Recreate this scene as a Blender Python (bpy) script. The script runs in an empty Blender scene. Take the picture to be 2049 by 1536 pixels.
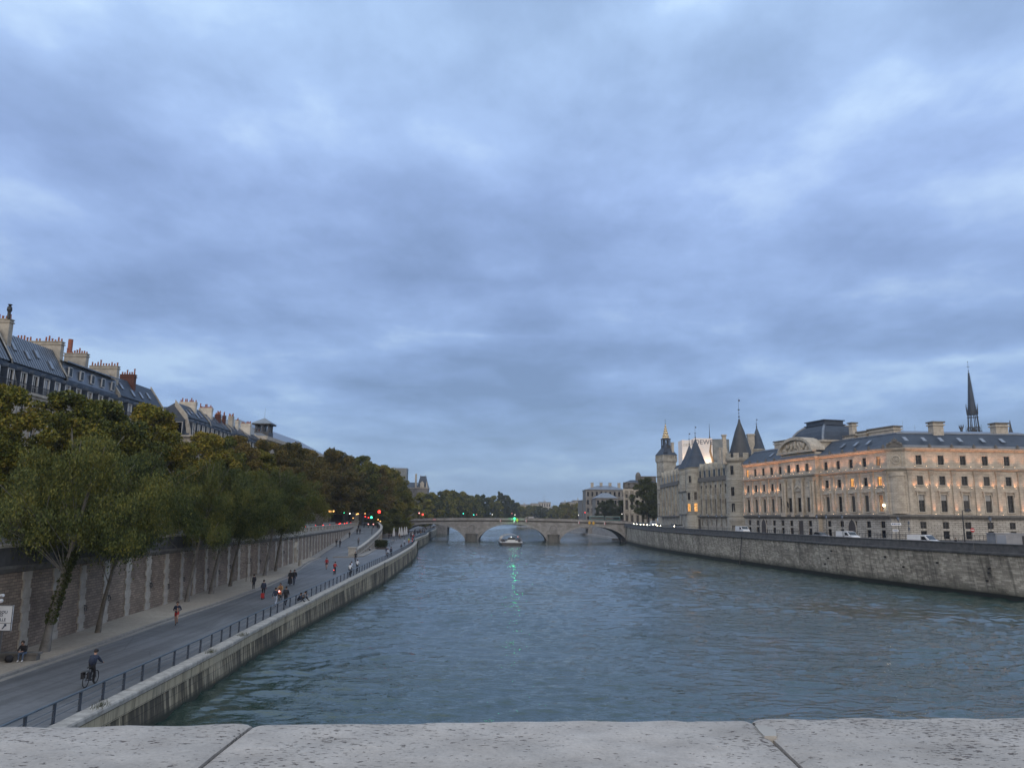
import bpy, bmesh, math, random
import numpy as np
from mathutils import Vector, Matrix
R = math.radians
C = bpy.context.scene.collection
S = bpy.context.scene

# ------------------------------------------------------------ camera
F, CAMH, YH, ROLL = 1539., 11.2, 1036., 0.6
PIT = math.atan((YH - 768) / F)
cam_d = bpy.data.cameras.new('camera'); cam = bpy.data.objects.new('camera', cam_d); C.objects.link(cam)
cam_d.sensor_width = 36; cam_d.lens = F / 2049 * 36; cam_d.clip_start = .05; cam_d.clip_end = 9000
cam.matrix_world = (Matrix.Translation((0, 0, CAMH)) @ Matrix.Rotation(R(90) + PIT, 4, 'X') @ Matrix.Rotation(R(ROLL), 4, 'Z'))
S.camera = cam

# ------------------------------------------------------------ world : overcast dusk, brighter and warmer behind the camera
SUN_EL, SUN_AZ = 9, 205          # the sun has gone low in the west, behind the camera
w = bpy.data.worlds.new('World'); S.world = w; w.use_nodes = True
nt = w.node_tree; N = nt.nodes; LK = nt.links; N.clear()
def nn(t, **k):
    n = N.new(t)
    for a, b in k.items(): setattr(n, a, b)
    return n
def vm(op, a=None, b=None):
    n = nn('ShaderNodeMath', operation=op)
    for i, x in enumerate((a, b)):
        if x is None: continue
        if isinstance(x, (int, float)): n.inputs[i].default_value = x
        else: LK.new(x, n.inputs[i])
    return n.outputs[0]
def wmix(f, a, b):
    n = nn('ShaderNodeMix', data_type='RGBA')
    if isinstance(f, (int, float)): n.inputs[0].default_value = f
    else: LK.new(f, n.inputs[0])
    for i, x in ((6, a), (7, b)):
        if isinstance(x, tuple): n.inputs[i].default_value = (*x, 1)
        else: LK.new(x, n.inputs[i])
    return n.outputs[2]
out = nn('ShaderNodeOutputWorld'); tc = nn('ShaderNodeTexCoord'); sep = nn('ShaderNodeSeparateXYZ')
LK.new(tc.outputs['Generated'], sep.inputs[0])
dx, dy, dz = sep.outputs
zz = vm('ADD', vm('MAXIMUM', dz, 0.0), 0.16)
cb = nn('ShaderNodeCombineXYZ'); LK.new(vm('DIVIDE', dx, zz), cb.inputs[0]); LK.new(vm('DIVIDE', dy, zz), cb.inputs[1])
def noise(vec, scale, detail=6, rough=.55, dist=0., off=(0, 0, 0), sc=(1, 1, 1)):
    mp = nn('ShaderNodeMapping'); mp.inputs['Location'].default_value = off; mp.inputs['Scale'].default_value = sc
    LK.new(vec, mp.inputs[0]); n = nn('ShaderNodeTexNoise'); LK.new(mp.outputs[0], n.inputs['Vector'])
    n.inputs['Scale'].default_value = scale; n.inputs['Detail'].default_value = detail
    n.inputs['Roughness'].default_value = rough; n.inputs['Distortion'].default_value = dist
    return n.outputs['Fac']
def ramp(f, pts):
    r = nn('ShaderNodeValToRGB'); LK.new(f, r.inputs[0]); e = r.color_ramp.elements
    while len(e) < len(pts): e.new(.5)
    for k, (p, c) in enumerate(pts): e[k].position = p; e[k].color = (*c, 1) if len(c) == 3 else c
    return r.outputs[0]
big = noise(cb.outputs[0], .8, 2, .5, .15, (3.1, 1.3, 0))
mid = noise(cb.outputs[0], 2.1, 7, .56, .1, (.6, 7.4, 0), (.9, .85, 1))
fine = noise(cb.outputs[0], 6.0, 6, .6, .1, (1.6, 2.4, 0), (1, .7, 1))
dens = vm('ADD', vm('ADD', vm('MULTIPLY', big, .46), vm('MULTIPLY', mid, .42)), vm('MULTIPLY', fine, .13))
# brighter breaks and one darker bank in the overcast, by bearing and height
for sx_, sz_, wx, wz, k_ in ((-.03, .232, .30, .020, .12), (.50, .18, .16, .014, .10), (.44, .46, .22, .10, .10), (.20, .585, .25, .06, .13), (-.58, .50, .22, .07, .11), (-.30, .44, .16, .08, .07), (0, .30, 1.2, .035, -.06), (-.12, .165, .5, .014, -.05)):
    mp = nn('ShaderNodeMapping'); mp.inputs['Location'].default_value = (-sx_/wx, 0, -sz_/wz); mp.inputs['Scale'].default_value = (1/wx, 0, 1/wz); LK.new(tc.outputs['Generated'], mp.inputs[0])
    g = nn('ShaderNodeTexGradient', gradient_type='QUADRATIC_SPHERE'); LK.new(mp.outputs[0], g.inputs[0])
    dens = vm('ADD', dens, vm('MULTIPLY', vm('MULTIPLY', g.outputs['Fac'], vm('ADD', mid, .35)), k_))
cloud = ramp(dens, [(.38, (.232, .338, .580)), (.46, (.288, .412, .705)), (.54, (.370, .520, .860)), (.625, (.55, .72, 1.0))])
# cloud layer grows denser and greyer near mid height, pale blue haze at the horizon
hz = ramp(dz, [(0.0, (1, 1, 1)), (.06, (.72,) * 3), (.15, (.12,) * 3), (.3, (0, 0, 0))])
band = ramp(dz, [(0.02, (.90, .93, .90)), (.13, (.80, .85, .86)), (.27, (.82, .84, .86)), (.40, (1.0, 1.0, 1.0)), (.56, (1.20, 1.20, 1.09)), (.66, (1.25, 1.25, 1.12)), (.85, (2.2, 1.85, 1.35))])
mul = nn('ShaderNodeMix', data_type='RGBA', blend_type='MULTIPLY'); mul.inputs[0].default_value = 1
LK.new(cloud, mul.inputs[6]); LK.new(band, mul.inputs[7])
front = wmix(vm('MULTIPLY', hz, .8), mul.outputs[2], (.225, .345, .510))
# west (behind the camera) the overcast is brighter and more neutral
back = vm('MULTIPLY', vm('MAXIMUM', vm('SUBTRACT', vm('MULTIPLY', dy, -1), .05), 0.), .95)
warm = nn('ShaderNodeMix', data_type='RGBA', blend_type='ADD'); LK.new(back, warm.inputs[0])
LK.new(front, warm.inputs[6]); warm.inputs[7].default_value = (1.3, 1.02, .66, 1)
bg = nn('ShaderNodeBackground'); LK.new(warm.outputs[2], bg.inputs[0]); bg.inputs[1].default_value = 1.0
sky = nn('ShaderNodeTexSky', sky_type='NISHITA'); sky.sun_disc = False; sky.sun_elevation = R(SUN_EL); sky.sun_rotation = R(SUN_AZ)
bg2 = nn('ShaderNodeBackground'); LK.new(sky.outputs[0], bg2.inputs[0]); bg2.inputs[1].default_value = .008
ad = nn('ShaderNodeAddShader'); LK.new(bg.outputs[0], ad.inputs[0]); LK.new(bg2.outputs[0], ad.inputs[1]); LK.new(ad.outputs[0], out.inputs[0])
sl = bpy.data.lights.new('sun', 'SUN'); sl.energy = .45; sl.angle = R(25); sl.color = (1, .86, .68)
so = bpy.data.objects.new('sun', sl); C.objects.link(so); so.rotation_euler = (R(90 - SUN_EL - 10), 0, R(-25))
S.view_settings.view_transform = 'Standard'; S.view_settings.look = 'None'; S.view_settings.exposure = 0; S.view_settings.gamma = 1
S.cycles.use_denoising = True; S.cycles.max_bounces = 5; S.cycles.diffuse_bounces = 2; S.cycles.glossy_bounces = 3
S.cycles.transmission_bounces = 2; S.cycles.volume_bounces = 0; S.cycles.caustics_reflective = False; S.cycles.caustics_refractive = False
S.cycles.sample_clamp_indirect = 4

# ------------------------------------------------------------ where a point of the photo meets the ground or an upright plane
def ray(x, y):
    u = (x - 1024.5) / F; v = (768 - y) / F; r = R(ROLL)
    u2 = u * math.cos(r) - v * math.sin(r); v2 = u * math.sin(r) + v * math.cos(r)
    return (u2, math.cos(PIT) - v2 * math.sin(PIT), math.sin(PIT) + v2 * math.cos(PIT))
def at(x, y, Y):
    d = ray(x, y); t = Y / d[1]; return Vector((d[0] * t, Y, d[2] * t + CAMH))
def gz(x, y, z):
    d = ray(x, y); t = (z - CAMH) / d[2]; return Vector((d[0] * t, d[1] * t, z))
def lerp(x, P, k=1):
    return float(np.interp(x, [p[0] for p in P], [p[k] for p in P]))

# ------------------------------------------------------------ materials
MATS = {}
class NB:
    def __init__(s, name):
        s.m = bpy.data.materials.new(name); s.m.use_nodes = True; s.t = s.m.node_tree; s.b = s.t.nodes['Principled BSDF']
    def n(s, t, **k):
        n = s.t.nodes.new(t)
        for a, b in k.items(): setattr(n, a, b)
        return n
    def l(s, a, b): s.t.links.new(a, b)
    def coord(s, kind='Object', scale=(1, 1, 1), loc=(0, 0, 0)):
        tc = s.n('ShaderNodeTexCoord'); mp = s.n('ShaderNodeMapping'); mp.inputs['Scale'].default_value = scale; mp.inputs['Location'].default_value = loc
        s.l(tc.outputs[kind], mp.inputs[0]); return mp.outputs[0]
    def facade(s):   # (x+y, z) of the object : wall texture plane for upright faces of either direction
        tc = s.n('ShaderNodeTexCoord'); sp = s.n('ShaderNodeSeparateXYZ'); cb = s.n('ShaderNodeCombineXYZ'); a = s.n('ShaderNodeMath', operation='ADD')
        s.l(tc.outputs['Object'], sp.inputs[0]); s.l(sp.outputs[0], a.inputs[0]); s.l(sp.outputs[1], a.inputs[1])
        s.l(a.outputs[0], cb.inputs[0]); s.l(sp.outputs[2], cb.inputs[1]); return cb.outputs[0]
    def noise(s, vec, scale, detail=4, rough=.55, dist=0):
        n = s.n('ShaderNodeTexNoise'); s.l(vec, n.inputs['Vector']); n.inputs['Scale'].default_value = scale
        n.inputs['Detail'].default_value = detail; n.inputs['Roughness'].default_value = rough; n.inputs['Distortion'].default_value = dist
        return n.outputs['Fac']
    def ramp(s, f, pts, interp='LINEAR'):
        r = s.n('ShaderNodeValToRGB'); s.l(f, r.inputs[0]); r.color_ramp.interpolation = interp; e = r.color_ramp.elements
        while len(e) < len(pts): e.new(.5)
        for k, (p, c) in enumerate(pts):
            e[k].position = p; e[k].color = (c, c, c, 1) if isinstance(c, (int, float)) else (*c[:3], 1)
        return r.outputs[0]
    def mix(s, f, a, b, mode='MIX'):
        n = s.n('ShaderNodeMix', data_type='RGBA', blend_type=mode)
        if isinstance(f, (int, float)): n.inputs[0].default_value = f
        else: s.l(f, n.inputs[0])
        for i, x in ((6, a), (7, b)):
            if isinstance(x, tuple): n.inputs[i].default_value = (*x, 1)
            else: s.l(x, n.inputs[i])
        return n.outputs[2]
    def bump(s, h, strength=.3, dist=.05):
        n = s.n('ShaderNodeBump'); n.inputs['Strength'].default_value = strength; n.inputs['Distance'].default_value = dist
        s.l(h, n.inputs['Height']); s.l(n.outputs[0], s.b.inputs['Normal'])
    def done(s, col=None, rough=.8, metal=0, spec=None):
        if col is not None:
            if isinstance(col, tuple): s.b.inputs['Base Color'].default_value = (*col, 1)
            else: s.l(col, s.b.inputs['Base Color'])
        s.b.inputs['Roughness'].default_value = rough; s.b.inputs['Metallic'].default_value = metal
        if spec is not None: s.b.inputs['Specular IOR Level'].default_value = spec
        MATS[s.m.name] = s.m; return s.m
def plain(name, c1, c2=None, scale=3., rough=.7, metal=0, spec=None, bump=0):
    b = NB(name)
    if c2 is None: c2 = tuple(x * .72 for x in c1)
    f = b.noise(b.coord(), scale, 5, .6)
    col = b.ramp(f, [(.3, c2), (.7, c1)])
    if bump: b.bump(f, bump, .03)
    return b.done(col, rough, metal, spec)
def emit(name, col, st):
    b = NB(name); b.b.inputs['Emission Color'].default_value = (*col, 1); b.b.inputs['Emission Strength'].default_value = st
    return b.done(tuple(min(.8, c) for c in col), .5)
def stone(name, c1, c2, mortar, bw, bh, coord='facade', grime=.5, msize=.012, off=.5, grimec=(.35, .33, .30), gsc=.35):
    b = NB(name); v = b.facade() if coord == 'facade' else b.coord('UV')
    br = b.n('ShaderNodeTexBrick'); b.l(v, br.inputs['Vector']); br.inputs['Scale'].default_value = 1
    br.inputs['Brick Width'].default_value = bw; br.inputs['Row Height'].default_value = bh; br.inputs['Mortar Size'].default_value = msize
    br.inputs['Mortar Smooth'].default_value = .3; br.offset = off
    br.inputs['Color1'].default_value = (*c1, 1); br.inputs['Color2'].default_value = (*c2, 1); br.inputs['Mortar'].default_value = (*mortar, 1)
    g = b.noise(v, gsc, 6, .65, .4); gr = b.ramp(g, [(.35, grimec), (.62, (1, 1, 1))])
    c = b.mix(grime, br.outputs[0], gr, 'MULTIPLY')
    f2 = b.noise(v, 6, 4, .6); c = b.mix(.35, c, b.ramp(f2, [(.3, .6), (.7, 1.15)]), 'MULTIPLY')
    b.bump(br.outputs['Fac'], -.25, .03)
    return b.done(c, .88)

stone('pale_limestone', (.56, .50, .41), (.46, .41, .34), (.24, .215, .18), 1.1, .42, grime=.5, msize=.018)
stone('grey_limestone', (.47, .45, .385), (.36, .345, .30), (.22, .205, .18), .9, .38, grime=.65, msize=.018)
stone('rusticated_limestone', (.54, .52, .47), (.44, .42, .38), (.13, .12, .105), 1.5, .46, grime=.6, msize=.05)
plain('bridge_trim', (.33, .325, .32), (.19, .187, .185), 1.2, .85)
stone('bridge_stone', (.34, .332, .325), (.27, .264, .26), (.2, .18, .155), 1.2, .45, grime=.6, msize=.012)
plain('trim_stone', (.50, .455, .38), (.27, .245, .205), 1.2, .85)
plain('dark_trim_stone', (.17, .16, .145), (.08, .078, .072), 1.6, .85)
plain('parapet_dark', (.105, .105, .105), (.045, .046, .05), 1.1, .85)
plain('pilaster_stone', (.43, .395, .34), (.26, .24, .205), 1.3, .9)
plain('cap_stone', (.46, .44, .40), (.24, .23, .21), 2.2, .9)
plain('slate', (.050, .068, .098), (.032, .044, .064), .7, .6, 0, .3)
plain('slate_dark', (.04, .046, .055), (.022, .026, .03), .6, .55)
plain('zinc', (.20, .23, .27), (.13, .15, .18), .8, .38, .35)
plain('black_iron', (.022, .024, .028), None, 3, .5)
plain('rail_blue', (.11, .15, .19), (.07, .095, .13), 2, .45, .2); plain('post_navy', (.035, .05, .075), (.025, .035, .05), 2, .5)
plain('terracotta', (.30, .105, .06), (.18, .07, .045), 3, .85)
plain('chimney_render', (.42, .39, .33), (.24, .22, .19), 1.0, .9)
plain('chimney_pale', (.58, .55, .48), (.40, .37, .32), 1.0, .9)
plain('chimney_brick', (.13, .05, .035), (.075, .032, .025), 3, .9)
plain('bark', (.17, .15, .12), (.07, .062, .05), 2.5, .95, bump=.5)
plain('bark_pale', (.20, .19, .17), (.09, .085, .078), 2.0, .95, bump=.4)
plain('window_white', (.62, .62, .60), None, 2, .6)
plain('window_frame_dark', (.10, .09, .08), None, 2, .6)
plain('gold_leaf', (.62, .42, .12), (.40, .26, .07), 4, .3, .9)
plain('shopfront', (.06, .05, .045), None, 2, .6)
plain('rubber', (.02, .02, .02), None, 2, .8)
plain('white_paint', (.70, .72, .74), (.58, .60, .62), .8, .3)
plain('silver_paint', (.30, .31, .33), None, .8, .3, .4)
plain('black_paint', (.03, .03, .035), None, .8, .3)
plain('blue_paint', (.10, .14, .22), None, .8, .3)
plain('teal_paint', (.03, .11, .11), (.02, .08, .08), .8, .35)
plain('yellow_paint', (.62, .36, .04), None, 2, .5)
plain('red_paint', (.45, .04, .04), None, 2, .5)
plain('sign_white', (.72, .74, .76), (.64, .66, .68), 1, .5)
plain('sign_text', (.03, .05, .10), None, 2, .6)
plain('steel', (.16, .17, .18), None, 3, .4, .6)
plain('soil_weed', (.07, .08, .035), (.04, .045, .02), 5, .9)
plain('fabric_white', (.55, .55, .54), (.42, .42, .42), 2, .9)
plain('hedge_green', (.035, .05, .02), (.015, .024, .01), 6, .9)
for n_, c_ in dict(skin=(.42, .26, .19), hair=(.03, .022, .018), cloth_black=(.018, .018, .022), cloth_navy=(.02, .03, .06), cloth_blue=(.05, .10, .22),
                   cloth_jeans=(.09, .13, .20), cloth_red=(.38, .03, .03), cloth_white=(.60, .62, .64), cloth_grey=(.13, .13, .14), cloth_tan=(.28, .18, .09),
                   cloth_lightblue=(.40, .46, .56), cloth_orange=(.55, .14, .04), cloth_yellow=(.45, .60, .05), shoe_dark=(.02, .02, .02), shoe_white=(.6, .6, .6), cloth_beige=(.36, .31, .24)).items():
    plain(n_, c_, None, 6, .85)
def glassy(name, col, rough=.08, spec=.6):
    b = NB(name); f = b.noise(b.coord('Object', (.5, .5, .5)), .8, 2)
    b.bump(f, .05, .05); return b.done(col, rough, 0, spec)
glassy('dark_glass', (.006, .007, .009), .08, .3); glassy('curtained_glass', (.055, .053, .05), .3, .2); glassy('car_glass', (.015, .018, .022), .05)
glassy('blind_glass', (.30, .30, .29), .5); glassy('dusk_glass', (.16, .19, .24), .1, 1.)
def roomlight(name, c1, c2, st):
    b = NB(name); f = b.noise(b.coord('Object', (1, 1, 1)), 1.3, 2, .5)
    col = b.ramp(f, [(.35, c2), (.65, c1)]); b.l(col, b.b.inputs['Emission Color']); b.b.inputs['Emission Strength'].default_value = st
    return b.done((.1, .08, .05), .3)
roomlight('lit_window', (1, .50, .12), (.45, .15, .03), 1.5); roomlight('lit_window_dim', (.9, .42, .16), (.2, .07, .03), .6)
emit('lamp_warm', (1, .50, .15), 2.6); emit('lamp_yellow', (1, .78, .3), 3); emit('lamp_white', (1, .93, .8), 5); emit('lamp_red', (1, .04, .03), 5)
emit('lamp_green', (.05, 1, .45), 5); emit('lamp_teal', (.05, .9, .6), 5); emit('headlight', (1, .86, .62), 30); emit('bulb_pink', (1, .35, .3), 3)
emit('beacon_green', (.02, 1, .36), 7); emit('uplight', (1, .66, .38), 8)

stone('sooty_stone', (.23, .22, .20), (.18, .172, .16), (.1, .1, .09), .9, .38, grime=.6)
# ------------------------------------------------------------ mesh building
class MB:
    def __init__(s): s.v = []; s.f = []; s.mi = []; s.uv = []; s.anyuv = False
    def quad(s, a, b, c, d, m=0, uv=None):
        i = len(s.v); s.v += [tuple(a), tuple(b), tuple(c), tuple(d)]; s.f.append((i, i+1, i+2, i+3)); s.mi.append(m); s.uv.append(uv)
        if uv: s.anyuv = True
    def poly(s, pts, m=0, flip=False):
        i = len(s.v); s.v += [tuple(p) for p in pts]; r = tuple(range(i, i + len(pts))); s.f.append(r[::-1] if flip else r); s.mi.append(m); s.uv.append(None)
    def box(s, x0, x1, y0, y1, z0, z1, m=0, M=None):
        P = [(x0,y0,z0),(x1,y0,z0),(x1,y1,z0),(x0,y1,z0),(x0,y0,z1),(x1,y0,z1),(x1,y1,z1),(x0,y1,z1)]
        if M is not None: P = [tuple(M @ Vector(p)) for p in P]
        i = len(s.v); s.v += P
        for f in ((0,3,2,1),(4,5,6,7),(0,1,5,4),(1,2,6,5),(2,3,7,6),(3,0,4,7)):
            s.f.append(tuple(i + k for k in f)); s.mi.append(m); s.uv.append(None)
    def taper(s, x0, x1, y0, y1, z0, X0, X1, Y0, Y1, z1, m=0, cap=True):
        P = [(x0,y0,z0),(x1,y0,z0),(x1,y1,z0),(x0,y1,z0),(X0,Y0,z1),(X1,Y0,z1),(X1,Y1,z1),(X0,Y1,z1)]
        i = len(s.v); s.v += P
        for f in ((0,3,2,1),(4,5,6,7),(0,1,5,4),(1,2,6,5),(2,3,7,6),(3,0,4,7)):
            s.f.append(tuple(i + k for k in f)); s.mi.append(m); s.uv.append(None)
    def tube(s, a, b, r0, r1=None, n=8, m=0, caps=True):
        a = Vector(a); b = Vector(b); r1 = r0 if r1 is None else r1; d = (b - a)
        if d.length < 1e-6: return
        d.normalize(); u = d.orthogonal().normalized(); w_ = d.cross(u); i = len(s.v)
        for p, r in ((a, r0), (b, r1)):
            for k in range(n):
                t = 2 * math.pi * k / n; s.v.append(tuple(p + (u * math.cos(t) + w_ * math.sin(t)) * r))
        for k in range(n):
            k2 = (k + 1) % n; s.f.append((i+k, i+k2, i+n+k2, i+n+k)); s.mi.append(m); s.uv.append(None)
        if caps:
            s.f.append(tuple(i + k for k in range(n))[::-1]); s.mi.append(m); s.uv.append(None)
            s.f.append(tuple(i + n + k for k in range(n))); s.mi.append(m); s.uv.append(None)
    def lathe(s, prof, n=12, c=(0, 0, 0), m=0, sx=1, sy=1, a0=0, a1=2*math.pi):
        full = abs(a1 - a0 - 2*math.pi) < 1e-6; i = len(s.v); L = n if full else n + 1
        for r, z in prof:
            for k in range(L):
                t = a0 + (a1 - a0) * k / n; s.v.append((c[0] + r * sx * math.cos(t), c[1] + r * sy * math.sin(t), c[2] + z))
        for j in range(len(prof) - 1):
            for k in range(n):
                k2 = (k + 1) % L; s.f.append((i+j*L+k, i+j*L+k2, i+(j+1)*L+k2, i+(j+1)*L+k)); s.mi.append(m); s.uv.append(None)
    def prism(s, pts, y0, y1, m=0, M=None):     # outline in (x, z), thickness along y
        n = len(pts); P = [(p[0], y0, p[1]) for p in pts] + [(p[0], y1, p[1]) for p in pts]
        if M is not None: P = [tuple(M @ Vector(p)) for p in P]
        i = len(s.v); s.v += P
        for k in range(n):
            k2 = (k + 1) % n; s.f.append((i+k, i+k2, i+n+k2, i+n+k)); s.mi.append(m); s.uv.append(None)
        s.f.append(tuple(i + k for k in range(n))[::-1]); s.mi.append(m); s.uv.append(None)
        s.f.append(tuple(i + n + k for k in range(n))); s.mi.append(m); s.uv.append(None)
    def vprism(s, pts, z0, z1, m=0):             # outline in (x, y), upright
        n = len(pts); i = len(s.v); s.v += [(p[0], p[1], z0) for p in pts] + [(p[0], p[1], z1) for p in pts]
        for k in range(n):
            k2 = (k + 1) % n; s.f.append((i+k, i+k2, i+n+k2, i+n+k)); s.mi.append(m); s.uv.append(None)
        s.f.append(tuple(i + k for k in range(n))[::-1]); s.mi.append(m); s.uv.append(None)
        s.f.append(tuple(i + n + k for k in range(n))); s.mi.append(m); s.uv.append(None)
    def sphere(s, c, r, n=10, m=0, sz=1):
        k = max(4, n // 2); s.lathe([(r * math.sin(math.pi * j / k) + 1e-4, -r * sz * math.cos(math.pi * j / k)) for j in range(k + 1)], n, c, m)
    def torus(s, c, R_, r, axis='Y', n=20, q=6, m=0):
        i = len(s.v)
        for a in range(n):
            t = 2*math.pi*a/n
            for b in range(q):
                p = 2*math.pi*b/q; rr = R_ + r*math.cos(p); h = r*math.sin(p)
                P = {'Y': (rr*math.cos(t), h, rr*math.sin(t)), 'X': (h, rr*math.cos(t), rr*math.sin(t)), 'Z': (rr*math.cos(t), rr*math.sin(t), h)}[axis]
                s.v.append((c[0]+P[0], c[1]+P[1], c[2]+P[2]))
        for a in range(n):
            for b in range(q):
                a2 = (a+1) % n; b2 = (b+1) % q; s.f.append((i+a*q+b, i+a2*q+b, i+a2*q+b2, i+a*q+b2)); s.mi.append(m); s.uv.append(None)
    def build(s, name, mats, parent=None, loc=None, smooth=False):
        me = bpy.data.meshes.new(name); me.from_pydata(s.v, [], s.f)
        if isinstance(mats, str): mats = [mats]
        for k in mats: me.materials.append(MATS[k])
        me.polygons.foreach_set('material_index', s.mi)
        if s.anyuv:
            ul = me.uv_layers.new(name='UVMap'); k = 0; buf = []
            for f, u in zip(s.f, s.uv):
                buf += (list(sum(u, ())) if u else [0.] * (2 * len(f)))
            ul.data.foreach_set('uv', buf)
        if not s.anyuv or len(s.f) < 4000:
            bm = bmesh.new(); bm.from_mesh(me); bmesh.ops.recalc_face_normals(bm, faces=bm.faces) if not s.anyuv else None; bm.to_mesh(me); bm.free()
        if smooth: me.polygons.foreach_set('use_smooth', [True] * len(me.polygons))
        o = bpy.data.objects.new(name, me); C.objects.link(o); o.parent = parent
        if loc is not None: o.location = loc
        return o
def empty(name, loc=(0, 0, 0), rz=0, parent=None):
    o = bpy.data.objects.new(name, None); C.objects.link(o); o.location = loc; o.rotation_euler = (0, 0, rz); o.parent = parent; o.empty_display_size = .3; return o
def tag(o, label=None, cat=None, group=None, kind=None):
    if label: o['label'] = label
    if cat: o['category'] = cat
    if group: o['group'] = group
    if kind: o['kind'] = kind
    return o
def thing(name, label, cat, loc=(0, 0, 0), rz=0, group=None): return tag(empty(name, loc, rz), label, cat, group)
def copy_tree(o, parent=None):
    c = o.copy(); C.objects.link(c); c.parent = parent
    for ch in o.children: copy_tree(ch, c)
    return c
def place(proto, used, loc, rz, label=None, group=None, s=None):
    o = proto if not used else copy_tree(proto)
    o.location = loc; o.rotation_euler = (0, 0, rz)
    if label: o['label'] = label
    if group: o['group'] = group
    if s: o.scale = (s, s, s)
    return o
def instance(me, name, parent, loc=(0, 0, 0), rz=0):
    o = bpy.data.objects.new(name, me); C.objects.link(o); o.parent = parent; o.location = loc; o.rotation_euler = (0, 0, rz); return o
def offset_path(path, off):   # miter offset, + = to the right of travel
    res = []
    for i, p in enumerate(path):
        a = path[max(i-1, 0)]; b = path[min(i+1, len(path)-1)]
        def nrm(q, r_):
            dx, dy = r_[0]-q[0], r_[1]-q[1]; l = math.hypot(dx, dy) or 1; return (dy/l, -dx/l)
        n1 = nrm(a, p) if i > 0 else nrm(p, b); n2 = nrm(p, b) if i < len(path)-1 else n1
        mx, my = n1[0]+n2[0], n1[1]+n2[1]; l = mx*mx+my*my; k = 2/l if l > .3 else 1
        res.append((p[0]+mx*k*off, p[1]+my*k*off))
    return res
def sweep(mb, path, prof, m=0, closed=True, u0=0, caps=True):
    """path: (x, y, z); prof: (offset to the right, z) ; closed profiles make a solid bar"""
    if closed: prof = list(prof) + [prof[0]]
    cols = [offset_path(path, o_) for o_, _ in prof]; L = [0]
    for a, b in zip(path[:-1], path[1:]): L.append(L[-1] + math.hypot(b[0]-a[0], b[1]-a[1]))
    V = [0]
    for a, b in zip(prof[:-1], prof[1:]): V.append(V[-1] + math.hypot(b[0]-a[0], b[1]-a[1]))
    for j in range(len(prof)-1):
        for i in range(len(path)-1):
            z0, z1 = path[i][2], path[i+1][2]
            mb.quad((*cols[j][i], z0+prof[j][1]), (*cols[j][i+1], z1+prof[j][1]), (*cols[j+1][i+1], z1+prof[j+1][1]), (*cols[j+1][i], z0+prof[j+1][1]), m,
                    ((u0+L[i], z0+prof[j][1]+ (0 if abs(prof[j][1]-prof[j+1][1])>.02 else prof[j][0])), (u0+L[i+1], z1+prof[j][1]+(0 if abs(prof[j][1]-prof[j+1][1])>.02 else prof[j][0])),
                     (u0+L[i+1], z1+prof[j+1][1]+(0 if abs(prof[j][1]-prof[j+1][1])>.02 else prof[j+1][0])), (u0+L[i], z0+prof[j+1][1]+(0 if abs(prof[j][1]-prof[j+1][1])>.02 else prof[j+1][0]))))
    if closed and caps:
        for i in (0, len(path)-1):
            mb.poly([(*cols[j][i], path[i][2]+prof[j][1]) for j in range(len(prof)-1)], m, flip=(i == 0))
def resample(P, step):
    out = [P[0]]
    for a, b in zip(P[:-1], P[1:]):
        a = np.array(a, float); b = np.array(b, float); L = np.linalg.norm((b-a)[:2]); n = max(1, int(round(L/step)))
        for k in range(1, n+1): out.append(tuple(a + (b-a)*k/n))
    return out
def smooth_path(P, step):
    """Catmull-Rom through P, resampled"""
    P = [np.array(p, float) for p in P]; Q = [2*P[0]-P[1]] + P + [2*P[-1]-P[-2]]; out = []
    for i in range(1, len(Q)-2):
        n = max(1, int(np.linalg.norm((Q[i+1]-Q[i])[:2])/step))
        for k in range(n):
            t = k/n; out.append(tuple(.5*((2*Q[i]) + (Q[i+1]-Q[i-1])*t + (2*Q[i-1]-5*Q[i]+4*Q[i+1]-Q[i+2])*t*t + (-Q[i-1]+3*Q[i]-3*Q[i+1]+Q[i+2])*t**3)))
    out.append(tuple(P[-1])); return out
def walk(path, s):
    """point and heading at arc length s of path"""
    for a, b in zip(path[:-1], path[1:]):
        L = math.hypot(b[0]-a[0], b[1]-a[1])
        if s <= L: t = s/L; return Vector([a[i]+(b[i]-a[i])*t for i in range(3)]), math.atan2(b[1]-a[1], b[0]-a[0])
        s -= L
    a, b = path[-2], path[-1]; return Vector(b), math.atan2(b[1]-a[1], b[0]-a[0])
def plen(path): return sum(math.hypot(b[0]-a[0], b[1]-a[1]) for a, b in zip(path[:-1], path[1:]))
def text_mesh(body, size, name, m, parent, M, extrude=.01, align='CENTER'):
    cu = bpy.data.curves.new(name, 'FONT'); cu.body = body; cu.size = size; cu.extrude = extrude; cu.align_x = align; cu.resolution_u = 2
    t = bpy.data.objects.new(name, cu); C.objects.link(t); bpy.context.view_layer.update()
    me = bpy.data.meshes.new_from_object(t.evaluated_get(bpy.context.evaluated_depsgraph_get())); me.name = name
    bpy.data.objects.remove(t); bpy.data.curves.remove(cu); me.materials.clear(); me.materials.append(MATS[m])
    o = bpy.data.objects.new(name, me); C.objects.link(o); o.parent = parent; o.matrix_local = M; return o
HAZE = .00013
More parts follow.
